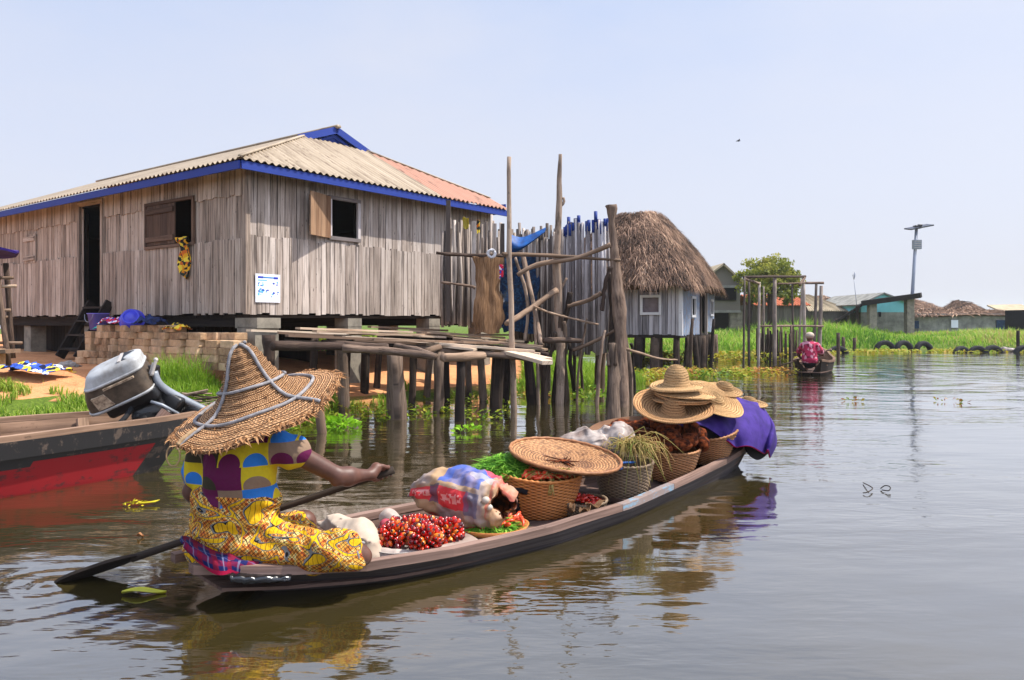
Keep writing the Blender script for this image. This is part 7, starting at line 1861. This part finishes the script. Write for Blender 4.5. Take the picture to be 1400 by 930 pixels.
# printed woven sack
sc_ = [P(566, 671, 4.74), P(590, 670, 4.70), P(622, 675, 4.62), P(652, 682, 4.52), P(676, 690, 4.46), P(690, 695, 4.43)]
sh_ = [.018, .105, .158, .165, .140, .098]; sw_ = [.05, .13, .17, .17, .145, .10]
cl_ = spline(sc_, 44); hs_ = np.interp(np.linspace(0, 5, 44), range(6), sh_); ws_ = np.interp(np.linspace(0, 5, 44), range(6), sw_)
ax = unit(sc_[-1] - sc_[0]); fv = unit(np.cross(ax, A(0, 0, 1))); fv = fv if fv[1] < 0 else -fv; uv_ = np.cross(fv, ax); uv_ = uv_ if uv_[2] > 0 else -uv_
sk_ = thing('printed_sack', 'crumpled red white and blue printed sack lying open before the orange basket', 'sack', P(630, 715, 4.55))
def sack_ring(i, ins=0.0):
    o = []; tt = []; x = i / 43
    for j in range(64):
        y = j / 64; th = 2 * PI * y; cs, sn = -math.cos(th), math.sin(th)
        w = .020 * fbm(np.array([[x * 5, math.cos(th) * 1.6, math.sin(th) * 1.6]]), 4)[0] - .03 * abs(vnoise(np.array([x * 7, math.cos(th) * 1.9, math.sin(th) * 1.9 + 5]))) - .035 * abs(vnoise(np.array([x * 15, math.cos(th) * 3.4, math.sin(th) * 3.4 + 5]))) - .016 * abs(vnoise(np.array([x * 34, math.cos(th) * 8, math.sin(th) * 8 + 5]))) + .03 + .006 * math.sin(x * 40 + 3 * math.sin(th * 2)) * (x > .6)
        cor = abs(cs) ** .85 * math.copysign(1, cs); p = cl_[i] + uv_ * (hs_[i] - ins) * cor + fv * (ws_[i] - ins) * sn + (uv_ * cs + fv * sn) * w
        if x > .9: p = p + (uv_ * cs + fv * sn) * .028 * math.sin(3 * th + 1) * (x - .9) * 10 + ax * (.035 * math.sin(2 * th) + .02 * math.sin(5 * th + 2)) * (x - .9) * 10 + (uv_ * cs + fv * sn) * .016 * math.sin(7 * th) * (x - .9) * 10
        if p[2] < .055: p[2] = .055
        o.append(p); tt.append((x, y, .5))
    return o, tt
R_ = [sack_ring(i) for i in range(44)]; mb = MB(); mb.grid(np.array([r[0] for r in R_]), np.array([r[1] for r in R_]), cv=True); mb.add(R_[0][0], [tuple(range(64))], R_[0][1]); mb.build('body', MAT['sack'], sk_)
I_ = [sack_ring(i, .012) for i in range(43, 22, -1)]; mb = MB(); mb.grid(np.array([I_[0][0]] + [r[0] for r in I_]), None, cv=True); mb.add(I_[-1][0], [tuple(range(64))]); mb.build('mouth', MAT['brown_fibre'], sk_, label='dark brown open mouth of the sack')  # inside coloured dark to carry the shade of the opening
for (u, v, r_) in ((664, 684, .024), (669, 694, .020)):
    mb = MB(); mb.ball(P(u, v, 4.335), (r_, r_ * .8, r_ * .9), lump=.1); mb.build('white_bulb', MAT['egg'], label='white bulb showing in the mouth of the printed sack', cat='bulb', group='bulbs in the printed sack')
# winnowing tray resting on the baskets
wt = thing('winnowing_tray', 'large round shallow wicker winnowing tray resting across the baskets', 'tray', WT)
nr_, na = 19 * 4 + 1, 288; X = np.zeros((nr_, na, 3)); T = np.zeros((nr_, na, 3)); TH = np.arange(na) * 2 * PI / na
for i in range(nr_):
    q = i / (nr_ - 1); row = min(i // 4, 18); pr = math.sin(PI * (i - row * 4) / 4); w = np.sin(TH * 36 + PI * row) * pr
    r = .37 * q + .002; z = -.055 * (1 - q ** 2.2) + .0022 * w - .005 * (1 - pr)
    X[i] = np.stack([r * np.cos(TH), r * np.sin(TH), z + 0 * TH], 1) @ WR.T + WT; T[i] = np.stack([np.abs(TH - PI), np.full(na, r * 2), np.clip(.7 + .25 * w - .65 * (1 - pr), 0, 1)], 1)
mb = MB(); mb.grid(X, T, cv=True); mb.build('woven_bowl', MAT['tray'], wt)
mb = MB(); mb.grid(X - wn * .012, T, cv=True, flip=True); mb.build('underside', MAT['wicker_brown'], wt)
mb = MB(); mb.tube([WT + WR @ A(.372 * math.cos(a), .372 * math.sin(a), .002) for a in np.linspace(0, 2 * PI, 97)], [.011 + .002 * math.sin(k * 1.6) for k in range(97)], 7, r=.9); mb.build('rim', MAT['wicker_pale'], wt)
mb = MB()
for k in range(16):
    a = rnd(0, 6.28); l = rnd(.03, .16); mb.tube([WT + WR @ A(rnd(-.02, .02), rnd(-.02, .02), -.045), WT + WR @ A(l * math.cos(a), l * math.sin(a), -.045 + l * l * .2)], [.006, .003], 5)
mb.build('centre_knot', MAT['brown_fibre'], wt)
# grubby white plastic bundle behind the tray
V_, F_ = sdf_mesh([('e', P(808, 606, 5.75), (.25, .2, .13)), ('e', P(846, 602, 5.7), (.14, .13, .15)), ('c', P(820, 592, 5.8), P(858, 590, 5.9), .06, .05)], .05, .014, lambda p: .03 * fbm(p * 6, 4) + .045 * np.abs(vnoise(p * 8 + 3)) + .02 * np.abs(vnoise(p * 19)))
V_[:, 2] = np.maximum(V_[:, 2], .06); mb = MB(); mb.add(V_, F_, smooth=True); mb.build('plastic_bundle', MAT['white_plastic'], label='crumpled grubby white plastic bundle behind the winnowing tray', cat='bundle')
mb = MB(); mb.tube(crooked(P(838, 634, 5.2), P(868, 632, 5.3), 6, .03), .008, 6); mb.tube(crooked(P(850, 640, 5.2), P(838, 643, 5.15), 5, .05), .01, 6); mb.build('blue_twine', MAT['blue_tarp'], label='blue twine tied at the rim of the greyed basket', cat='twine')
# drying grass bundle
mb = MB(); g0 = P(868, 612, 5.42)
for i in range(330):
    a = rnd(-2.6, .3); p = g0 + A(RNG.normal(0, .055), rnd(-.06, .08), rnd(-.03, .05)); l = rnd(.06, .26) if random.random() < .8 else rnd(.25, .5)
    d_ = A(math.cos(a) * .8, math.sin(a) * .6 - .2, rnd(.0, .6)); m_ = p + d_ * l * .4; e = m_ + d_ * l * rnd(.1, .5) - A(0, 0, l * rnd(.2, .7)); mb.tube(spline([p - d_ * .05, p, m_, e], 7), [.0025, .003, .0025, .001], 3, r=random.random(), cap=False)
mb.build('grass_bundle', MAT['dry_grass'], label='bundle of drying grass stalks spilling down over the greyed basket', cat='grass bundle')
# fibrous brown lumps
def lump(c, r, seed, label='dark brown fibrous lump heaped in the brown basket', grp='lumps in the brown basket'):
    V_, F_ = sdf_mesh([('e', c, r)], 0, .014, lambda p: .020 * fbm(p * 11 + seed, 4) + .008 * fbm(p * 45, 2)); mb = MB(); mb.add(V_, F_, smooth=True); return mb.build('fibre_lump', MAT['brown_fibre'], label=label, cat='lump', group=grp)
for i, (u, v, d, rx, rz) in enumerate(((898, 604, 5.95, .08, .06), (918, 598, 5.9, .09, .06), (942, 602, 5.9, .08, .06), (960, 606, 6.0, .06, .06), (930, 608, 5.82, .09, .05), (905, 612, 5.82, .08, .045), (915, 588, 6.1, .11, .055), (945, 590, 6.05, .07, .08), (885, 596, 6.1, .08, .06), (955, 595, 6.1, .06, .06), (905, 580, 6.25, .1, .06))):
    lump(P(u, v, d), (rx, .08, rz), i * 3.7)
DT = P(862, 588, 6.35)
dt = thing('dark_tray', 'dark flat tray of brown fibre at the far gunwale', 'tray', DT); DR = frame(unit(A(-.12, -.1, 1)))
mb = MB(); mb.lathe([(.001, -.03), (.28, -.015), (.34, .03), (.35, .03), (.29, -.03), (.001, -.045)], 60, DT, DR); mb.build('dish', MAT['wicker_brown'], dt)
for i in range(9):
    a = rnd(0, 6.28); q = rnd(.02, .2); lump(DT + DR @ A(q * math.cos(a), q * math.sin(a), .03), (rnd(.06, .1), rnd(.06, .09), .045), 60 + i * 5, 'dark brown fibrous lump spread on the dark tray', 'lumps on the dark tray')
# dark bundle that carries the hats, purple cloth over it
V_, F_ = sdf_mesh([('e', P(935, 590, 6.55), (.36, .3, .22)), ('e', P(985, 585, 6.9), (.3, .25, .2)), ('c', P(1010, 590, 7.0), P(1035, 600, 7.05), .14, .1)], .1, .025, lambda p: .02 * fbm(p * 6, 3)); mb = MB(); mb.add(V_, F_, smooth=True); mb.build('dark_bundle', MAT['black_cloth'], label='dark cloth bundle under the straw hats at the bow', cat='bundle')
ctrl = [[P(868, 553, 6.75), P(930, 541, 6.85), P(985, 540, 6.9), P(1012, 545, 7.0), P(1040, 555, 7.1), P(1048, 566, 7.2)],
        [P(880, 566, 6.5), P(932, 556, 6.55), P(984, 550, 6.6), P(1012, 555, 6.75), P(1048, 568, 6.9), P(1055, 580, 7.0)],
        [P(905, 578, 6.3), P(938, 572, 6.3), P(980, 570, 6.4), P(1008, 572, 6.5), P(1052, 583, 6.75), P(1060, 592, 6.9)],
        [P(925, 586, 6.2), P(950, 578, 6.2), P(984, 585, 6.3), P(1006, 590, 6.36), P(1046, 600, 6.62), P(1060, 606, 6.8)],
        [P(935, 590, 6.2), P(958, 582, 6.2), P(990, 601, 6.28), P(1008, 610, 6.33), P(1044, 616, 6.6), P(1052, 622, 6.75)]]
X = surf(ctrl, 40, 60)
for i in range(40):
    for j in range(60):
        a, b = i / 39, j / 59; k = np.clip((b - .35) * 2, 0, 1)
        X[i, j] += unit(A(-.3, -.8, .4)) * k * (.075 * math.sin(b * 27 + 3 * a + 1.2 * math.sin(a * 4)) * (.35 + a) + .02 * fbm(np.array([[a * 5, b * 7, 3.]]), 3)[0])
mb = MB(); mb.sheet(X[:, ::-1], .008); mb.build('purple_cloth', MAT['purple'], label='purple cloth draped over the bundle and hanging past the bow', cat='cloth')
mb = MB(); mb.tube(X[-1, 22:], .007, 6); mb.tube(X[:, -1], .007, 6); mb.build('cloth_hem', MAT['magenta'], [o for o in COL.objects if o.name == 'purple_cloth'][0])
X2 = surf([[P(1016, 606, 6.62), P(1034, 604, 6.75), P(1054, 598, 6.95)], [P(1020, 618, 6.6), P(1036, 622, 6.7), P(1052, 612, 6.9)], [P(1028, 626, 6.62), P(1037, 629, 6.68), P(1048, 620, 6.85)]], 12, 14)
mb = MB(); mb.sheet(X2[:, ::-1], .012); mb.build('black_flap', MAT['black_cloth'], label='black cloth corner hanging below the purple cloth', cat='cloth')
mb = MB(); X3 = surf([[P(944, 600, 5.86), P(955, 606, 5.84), P(962, 604, 5.9)], [P(952, 625, 5.85), P(958, 622, 5.86), P(966, 612, 5.95)], [P(950, 642, 5.9), P(957, 640, 5.9), P(962, 632, 6.0)]], 10, 10); pass
# straw hats for sale
def straw_hat(label, c, n_, rb, cr, chh, mat='hat_fine', up=.0, name='straw_hat', flatcrown=False, sag=.0):
    R = frame(unit(n_)); pr = [(.002, chh), (cr * .45, chh * (.99 if flatcrown else .96)), (cr * .75, chh * (.95 if flatcrown else .80)), (cr * .92, chh * .6), (cr, chh * .25), (cr * 1.1, .012)]
    for q in np.linspace(.12, 1, 9): r = cr * 1.1 + (rb - cr * 1.1) * q; pr.append((r, .012 + up * q ** 1.3 - sag * q * q))
    L = np.array(pr); d_ = np.concatenate([[0], np.cumsum(np.linalg.norm(np.diff(L, axis=0), axis=1))]); s_ = np.linspace(0, d_[-1], 150); L = np.stack([np.interp(s_, d_, L[:, 0]), np.interp(s_, d_, L[:, 1])], 1)
    th = np.arange(72) * 2 * PI / 72; ph = rnd(0, 6)
    def mk(off):
        X = []; T = []
        for (r, z), q in zip(L, s_ / .45):
            w = .012 * np.sin(2 * th + ph) * (r / .3) ** 2 + .0032 * math.sin(q * 46 * 2 * PI) + off
            X.append(np.stack([r * np.cos(th), r * np.sin(th) , z + w], 1) @ R.T + c); T.append(np.stack([np.abs(th - PI), np.full(72, q), np.full(72, .5)], 1))
        return np.array(X), np.array(T)
    mb = MB(); X, T = mk(0); mb.grid(X, T, cv=True, flip=True); Xb, Tb = mk(-.007); mb.grid(Xb, Tb, cv=True); mb.grid(np.stack([X[-1], Xb[-1]]), np.stack([T[-1], Tb[-1]]), cv=True)
    return mb.build(name, MAT[mat], label=label, cat='hat')
straw_hat('wide straw hat with upturned brim, lowest on the dark bundle', P(920, 565, 6.02), (.02, -.34, 1), .315, .095, .15, 'hat_brown', .06)
for k, (u, v, rb) in enumerate(((931, 545, .225), (934, 541, .232), (937, 537, .24))):
    straw_hat(('lowest flat brim in the stack under the topmost hat', 'middle flat brim in the stack under the topmost hat', 'upper flat tan brim just under the topmost straw hat')[k], P(u, v, 6.12), (.07 * (1 if k else -.1), -.12, 1), rb, .1, .05, 'hat_brown' if k < 2 else 'hat_fine', -.012)
straw_hat('topmost pale straw hat with a tall rounded crown', P(925, 528, 6.1), (-.03, -.14, 1), .215, .10, .17, 'hat_fine', -.008)
straw_hat('pale straw hat leaning on the purple cloth beside the hat stack', P(974, 547, 6.45), (.30, -.48, 1), .27, .1, .06, 'hat_fine', .0)
straw_hat('pale straw hat half hidden behind the leaning one', P(990, 533, 6.7), (.15, -.30, 1), .16, .08, .07, 'hat_fine', -.01)
straw_hat('small straw hat peeking out at the far right behind the purple cloth', P(1024, 550, 7.1), (.12, -.16, 1), .17, .07, .05, 'hat_fine', -.01)
# plaid cloth and black plastic on the stern
ctrl = [[P(249, 735, 3.62), P(262, 740, 3.6), P(290, 752, 3.58), P(330, 765, 3.58), P(372, 776, 3.6)], [P(246, 741, 3.5), P(262, 752, 3.48), P(292, 764, 3.46), P(325, 772, 3.5), P(366, 779, 3.56)],
        [P(252, 748, 3.46), P(270, 760, 3.43), P(296, 774, 3.42), P(320, 777, 3.47), P(358, 781, 3.55)], [P(260, 753, 3.46), P(278, 770, 3.43), P(300, 786, 3.42), P(320, 783, 3.47), P(354, 783, 3.55)]]
X = surf(ctrl, 18, 30)
mb = MB(); U_, V2 = np.meshgrid(np.linspace(0, 1, 18), np.linspace(0, 1, 30), indexing='ij'); T = np.stack([V2 * 1.3, U_, U_ * 0], -1)
for i in range(18):
    for j in range(30): X[i, j, 2] += .010 * math.sin(PI * i / 17) + .008 * fbm(np.array([[i * .25, j * .2, 7.]]), 3)[0] + .008 * math.sin(j * .7 + i * .5) * (j > 18)
mb.sheet(X[:, ::-1], .012, T[:, ::-1]); mb.build('plaid_cloth', MAT['plaid'], label='folded blue and red plaid cloth laid over the canoe stern', cat='cloth')
mb = MB(); X = surf([[P(318, 776, 3.6), P(350, 780, 3.6), P(400, 783, 3.6)], [P(314, 786, 3.44), P(350, 789, 3.46), P(398, 789, 3.52)], [P(316, 796, 3.43), P(350, 797, 3.46), P(396, 793, 3.5)]], 16, 40)
for i in range(16):
    for j in range(40): X[i, j] += A(0, -.3, .8) * .013 * fbm(np.array([[i * .45, j * .32, 5.]]), 3)[0]
blk = Mt('black plastic film', .18, .7, lin(20, 20, 22)); mb.sheet(X[:, ::-1], .006); mb.build('black_plastic', blk.m, label='crinkled black plastic film beside the plaid cloth on the stern', cat='plastic sheet')
# ================================================================== second paddler in the distance
ES = A(7.16, 18.5, 0); EX = unit(A(.43, .9, 0)); EN = A(-EX[1], EX[0], 0); EL = 3.9
def E_(s_, o, z): return ES + EX * s_ + EN * o + A(0, 0, z)
EW = ([0, .5, 1.5, 2.6, 3.4, 3.9], [.27, .4, .5, .44, .26, .03]); EZ = ([0, .6, 2, 3, 3.9], [.38, .33, .30, .36, .56])
c2 = thing('rowing_canoe', 'small dark wooden canoe paddled away by the person in the pink shirt', 'canoe', E_(1.9, 0, -.2))
X, I, T = hull(None, E_, EL, EW, EW, EZ, .45, .5, th=.035, zb=-.2, ns=30)
mb = MB(); mb.grid(X, T, flip=True); mb.grid(np.stack([X[0], np.repeat(X[0].mean(0)[None], X.shape[1], 0)]), np.stack([T[0], T[0]])); mb.build('hull', MAT['dark_wood'], c2)
mb = MB(); mb.grid(I, T); mb.build('inside', MAT['boat_in'], c2)
for s_g in (-1, 1):
    mb = MB(); Xr = []
    for s_ in np.linspace(0, EL, 26):
        w = np.interp(s_, *EW); z = np.interp(s_, *EZ); Xr.append([E_(s_, s_g * (w + .012), z - .03), E_(s_, s_g * (w + .012), z + .02), E_(s_, s_g * max(w - .05, .002), z + .02), E_(s_, s_g * max(w - .05, .002), z - .03)])
    mb.grid(np.array(Xr), None, cv=True, smooth=False, flip=s_g < 0); mb.build('gunwale', MAT['boat_in'], c2)
for s_ in (.55, 1.6, 2.5, 3.1):
    mb = MB(); w = np.interp(s_, *EW) - .03; mb.beam(E_(s_, -w, .24), E_(s_, w, .24), .2, .035); mb.build('thwart', MAT['boat_in'], c2)
mb = MB(); mb.sheet(np.array([[E_(s_, -np.interp(s_, *EW) + .05, .06), E_(s_, np.interp(s_, *EW) - .05, .06)] for s_ in np.linspace(.1, EL - .15, 20)])[:, ::-1], .02, smooth=False); mb.build('bottom_boards', MAT['canoe_in'], c2)
p2 = thing('person', 'distant paddler in a pink print shirt and pale cap seated in the small canoe', 'person', E_(.5, .05, .26))
def e3(x, y, z): return E_(.5, .03, .27) + EN * -x + EX * y + A(0, 0, z)     # x to the right, y forward
pr2 = [('c', e3(0, 0, .12), e3(0, .03, .40), .155, .14), ('c', e3(-.13, .03, .44), e3(.13, .03, .44), .07, .07), ('c', e3(0, .03, .48), e3(0, .05, .56), .052, .05), ('e', e3(0, .07, .645), (.078, .095, .11)), ('c', e3(0, .16, .64), e3(0, .18, .61), .012, .016),
       ('c', e3(.18, .03, .43), e3(.29, .15, .22), .05, .04), ('c', e3(.29, .15, .22), e3(.16, .36, .24), .04, .028), ('c', e3(-.18, .03, .43), e3(-.27, .14, .2), .05, .04), ('c', e3(-.27, .14, .2), e3(-.24, .34, .12), .04, .028),
       ('c', e3(.09, .02, .05), e3(.13, .45, .1), .09, .06), ('c', e3(-.09, .02, .05), e3(-.13, .45, .1), .09, .06), ('c', e3(.13, .45, .1), e3(.12, .55, -.17), .06, .04), ('c', e3(-.13, .45, .1), e3(-.12, .55, -.17), .06, .04), ('c', e3(.12, .55, -.17), e3(.12, .68, -.18), .035, .025), ('c', e3(-.12, .55, -.17), e3(-.12, .68, -.18), .035, .025)]
for sx_, hx in ((1, e3(.16, .36, .24)), (-1, e3(-.24, .34, .12))):
    pr2.append(('c', hx, hx + EX * .06 - A(0, 0, .01), .03, .028))
    for k in range(4): q = hx + EX * .06 + EN * (k - 1.5) * .018; pr2.append(('c', q, q + EX * .035 - A(0, 0, .03), .010, .009, .004))
V_, F_ = sdf_mesh(pr2, .03, .012); mb = MB(); mb.add(V_, F_, smooth=True); mb.build('body', MAT['skin'], p2)
V_, F_ = sdf_mesh([('c', e3(0, 0, .10), e3(0, .03, .40), .19, .165), ('c', e3(-.14, .03, .43), e3(.14, .03, .43), .09, .09), ('c', e3(.17, .03, .43), e3(.25, .1, .29), .075, .075), ('c', e3(-.17, .03, .43), e3(-.25, .1, .29), .075, .075)], .04, .016, lambda p: .01 * fbm(p * 9, 3)); mb = MB(); mb.add(V_, F_, smooth=True); mb.build('shirt', MAT['print_pink'], p2)
V_, F_ = sdf_mesh([('c', e3(0, 0, .05), e3(.1, .42, .1), .16, .1), ('c', e3(0, 0, .05), e3(-.1, .42, .1), .16, .1)], .05, .02); mb = MB(); mb.add(V_, F_, smooth=True); mb.build('trousers', MAT['black_cloth'], p2)
V_, F_ = sdf_mesh([('e', e3(0, .05, .69), (.105, .115, .085)), ('e', e3(-.02, .17, .655), (.085, .09, .016))], .01, .012); mb = MB(); mb.add(V_, F_, smooth=True); mb.build('cap', MAT['pale_sack'], p2)
pd2 = thing('paddle', 'slim paddle of the distant paddler slanting into the water', 'paddle', W(1058, 505))
a, b = e3(.28, .42, .3), W(1052, 505); a = e3(.16, .40, .23) + (e3(.16, .40, .23) - b) * .25
mb = MB(); mb.tube([a, a + (b - a) * .8], .02, 7); mb.build('shaft', MAT['pole'], pd2)
mb = MB(); dv = unit(b - a); sv = unit(np.cross(dv, A(0, 0, 1))); mb.sheet(np.array([[a + (b - a) * t + sv * w * k for k in (-1, 0, 1)] for t, w in ((.75, .02), (.82, .07), (.92, .08), (1.0, .05))]), .02); mb.build('blade', MAT['pole'], pd2)

# ================================================================== things afloat
def leaf_float(label, u, v, L, w, mat, ang, name='floating_leaf'):
    c = W(u, v); mb = MB(); d_ = A(math.cos(ang), math.sin(ang), 0); n_ = A(-d_[1], d_[0], 0)
    X = np.array([[c + d_ * L * (t - .5) + n_ * w * math.sin(PI * min(1, t * .97 + .03)) ** .8 * q + A(0, 0, .010 + .012 * abs(q) + .008 * math.sin(t * 5)) for q in (-1, -.5, 0, .5, 1)] for t in np.linspace(0, 1, 12)])
    mb.sheet(X, .003, smooth=True); return mb.build(name, mat, label=label, cat='leaf')
yl = plain('yellow green leaf', lin(182, 178, 40), .5, .4, .2, 12, 0); bl = plain('brown wet leaf', lin(150, 96, 50), .6, .3, .3, 20, 0); wl = plain('pale petal', lin(150, 144, 128), .6, .3, .1, 9, 0)
leaf_float('long yellow green leaf floating by the canoe stern', 197, 813, .20, .026, yl, .12)
leaf_float('small brown leaf floating between the two boats', 192, 735, .035, .012, bl, .2)
mb = MB(); c = W(186, 692, 0)
leaves(mb, c + np.stack([RNG.normal(0, .035, 26), RNG.normal(0, .02, 26), RNG.uniform(.01, .04, 26)], 1), .035, .6, flat=.4, aspect=.35)
for k in range(4): mb.tube(spline([c + A(0, 0, .02), c + A(.06, .01 * k, .02), c + A(.14, .02 * k, .03)], 5), .003, 4)
mb.build('floating_flower', leafy('yellow water blossom', [lin(170, 160, 24), lin(196, 176, 34)], .2), label='yellow blossom drifting beside the red painted hull', cat='flower')
def water_plant(label, c, n, R, size, hz=.14, mat='lettuce'):
    mb = MB(); a = RNG.uniform(0, 6.28, n); q = np.sqrt(RNG.random(n)); p = c + np.stack([np.cos(a) * q * R, np.sin(a) * q * R, .02 + hz * (1 - q * .7) * RNG.random(n)], 1)
    d_ = np.stack([np.cos(a), np.sin(a), np.full(n, .55)], 1); leaves(mb, p, size, None, aspect=.6, dirs=d_)
    return mb.build('water_plant', MAT[mat], label=label, cat='plant')
water_plant('bright green water lettuce growing beside the leaning stake', W(467, 586), 110, .24, .10, .2)
water_plant('small green plant rooted at the foot of the props', W(806, 547), 60, .3, .1, .3, 'grass')
water_plant('small yellowish plant floating before the landing posts', W(640, 590), 40, .2, .07, .08)
def twig(label, pts, r=.0042, extra=0):
    mb = MB(); mb.tube(spline(pts, 14), r, 5)
    for k in range(extra):
        q = pts[len(pts) // 2] + A(rnd(-.1, .1), rnd(-.05, .05), 0); mb.tube([q, q + A(rnd(-.08, .08), 0, rnd(.03, .1))], r * .8, 4)
    return mb.build('twig', MAT['dark_wood'], label=label, cat='twig')
def wp(u, v, z=.01): return W(u, v, z)
twig('bent twig looping out of the water, the left one of the pair', [wp(1180, 660), wp(1188, 664, .03), wp(1193, 668, .02), wp(1186, 673, .02), wp(1180, 674)])
twig('bent twig curled on the water, the right one of the pair', [wp(1204, 668), wp(1210, 664, .03), wp(1217, 666, .03), wp(1215, 671, .02), wp(1206, 670)])
water_plant('small brown weed clump adrift in mid channel behind the twig curls', W(1166, 549), 16, .16, .06, .07, 'weed')
water_plant('loose straggling weed clump adrift towards the right shore', W(1300, 549) , 18, .3, .06, .06, 'weed')
# bird
bc = P(1010, 193, 60); mb = MB()
mb.tube([bc + A(-.14, 0, -.02), bc, bc + A(.13, 0, .03)], [.01, .05, .02], 6)
for s_ in (-1, 1): mb.sheet(np.array([[bc + A(-.05, 0, .02), bc + A(.05, 0, .02)], [bc + A(-.06, s_ * .2, .10), bc + A(.04, s_ * .2, .12)], [bc + A(-.12, s_ * .42, .05), bc + A(-.06, s_ * .42, .06)]]), .01)
mb.build('bird', MAT['black_cloth'], label='tiny dark bird flying high over the lagoon', cat='bird')

# ================================================================== humid air over the lagoon
mb = MB(); x0, x1, y0, y1, z0, z1 = -1650, 1650, -1650, 1650, -2.0, 16.5
mb.add([(x, y, z) for z in (z0, z1) for y in (y0, y1) for x in (x0, x1)], [(0, 2, 3, 1), (4, 5, 7, 6), (0, 1, 5, 4), (2, 6, 7, 3), (0, 4, 6, 2), (1, 3, 7, 5)])
hz = bpy.data.materials.new('humid air'); hz.use_nodes = True; hn_ = hz.node_tree
hn_.nodes.remove(hn_.nodes['Principled BSDF']); pv = hn_.nodes.new('ShaderNodeVolumePrincipled')
pv.inputs['Color'].default_value = (.92, .95, 1, 1); pv.inputs['Density'].default_value = .0004; pv.inputs['Anisotropy'].default_value = .2
hn_.links.new(pv.outputs[0], hn_.nodes['Material Output'].inputs['Volume'])
mb.build('haze', hz, kind='stuff'); SC.cycles.volume_bounces = 1; SC.cycles.volume_step_rate = 5
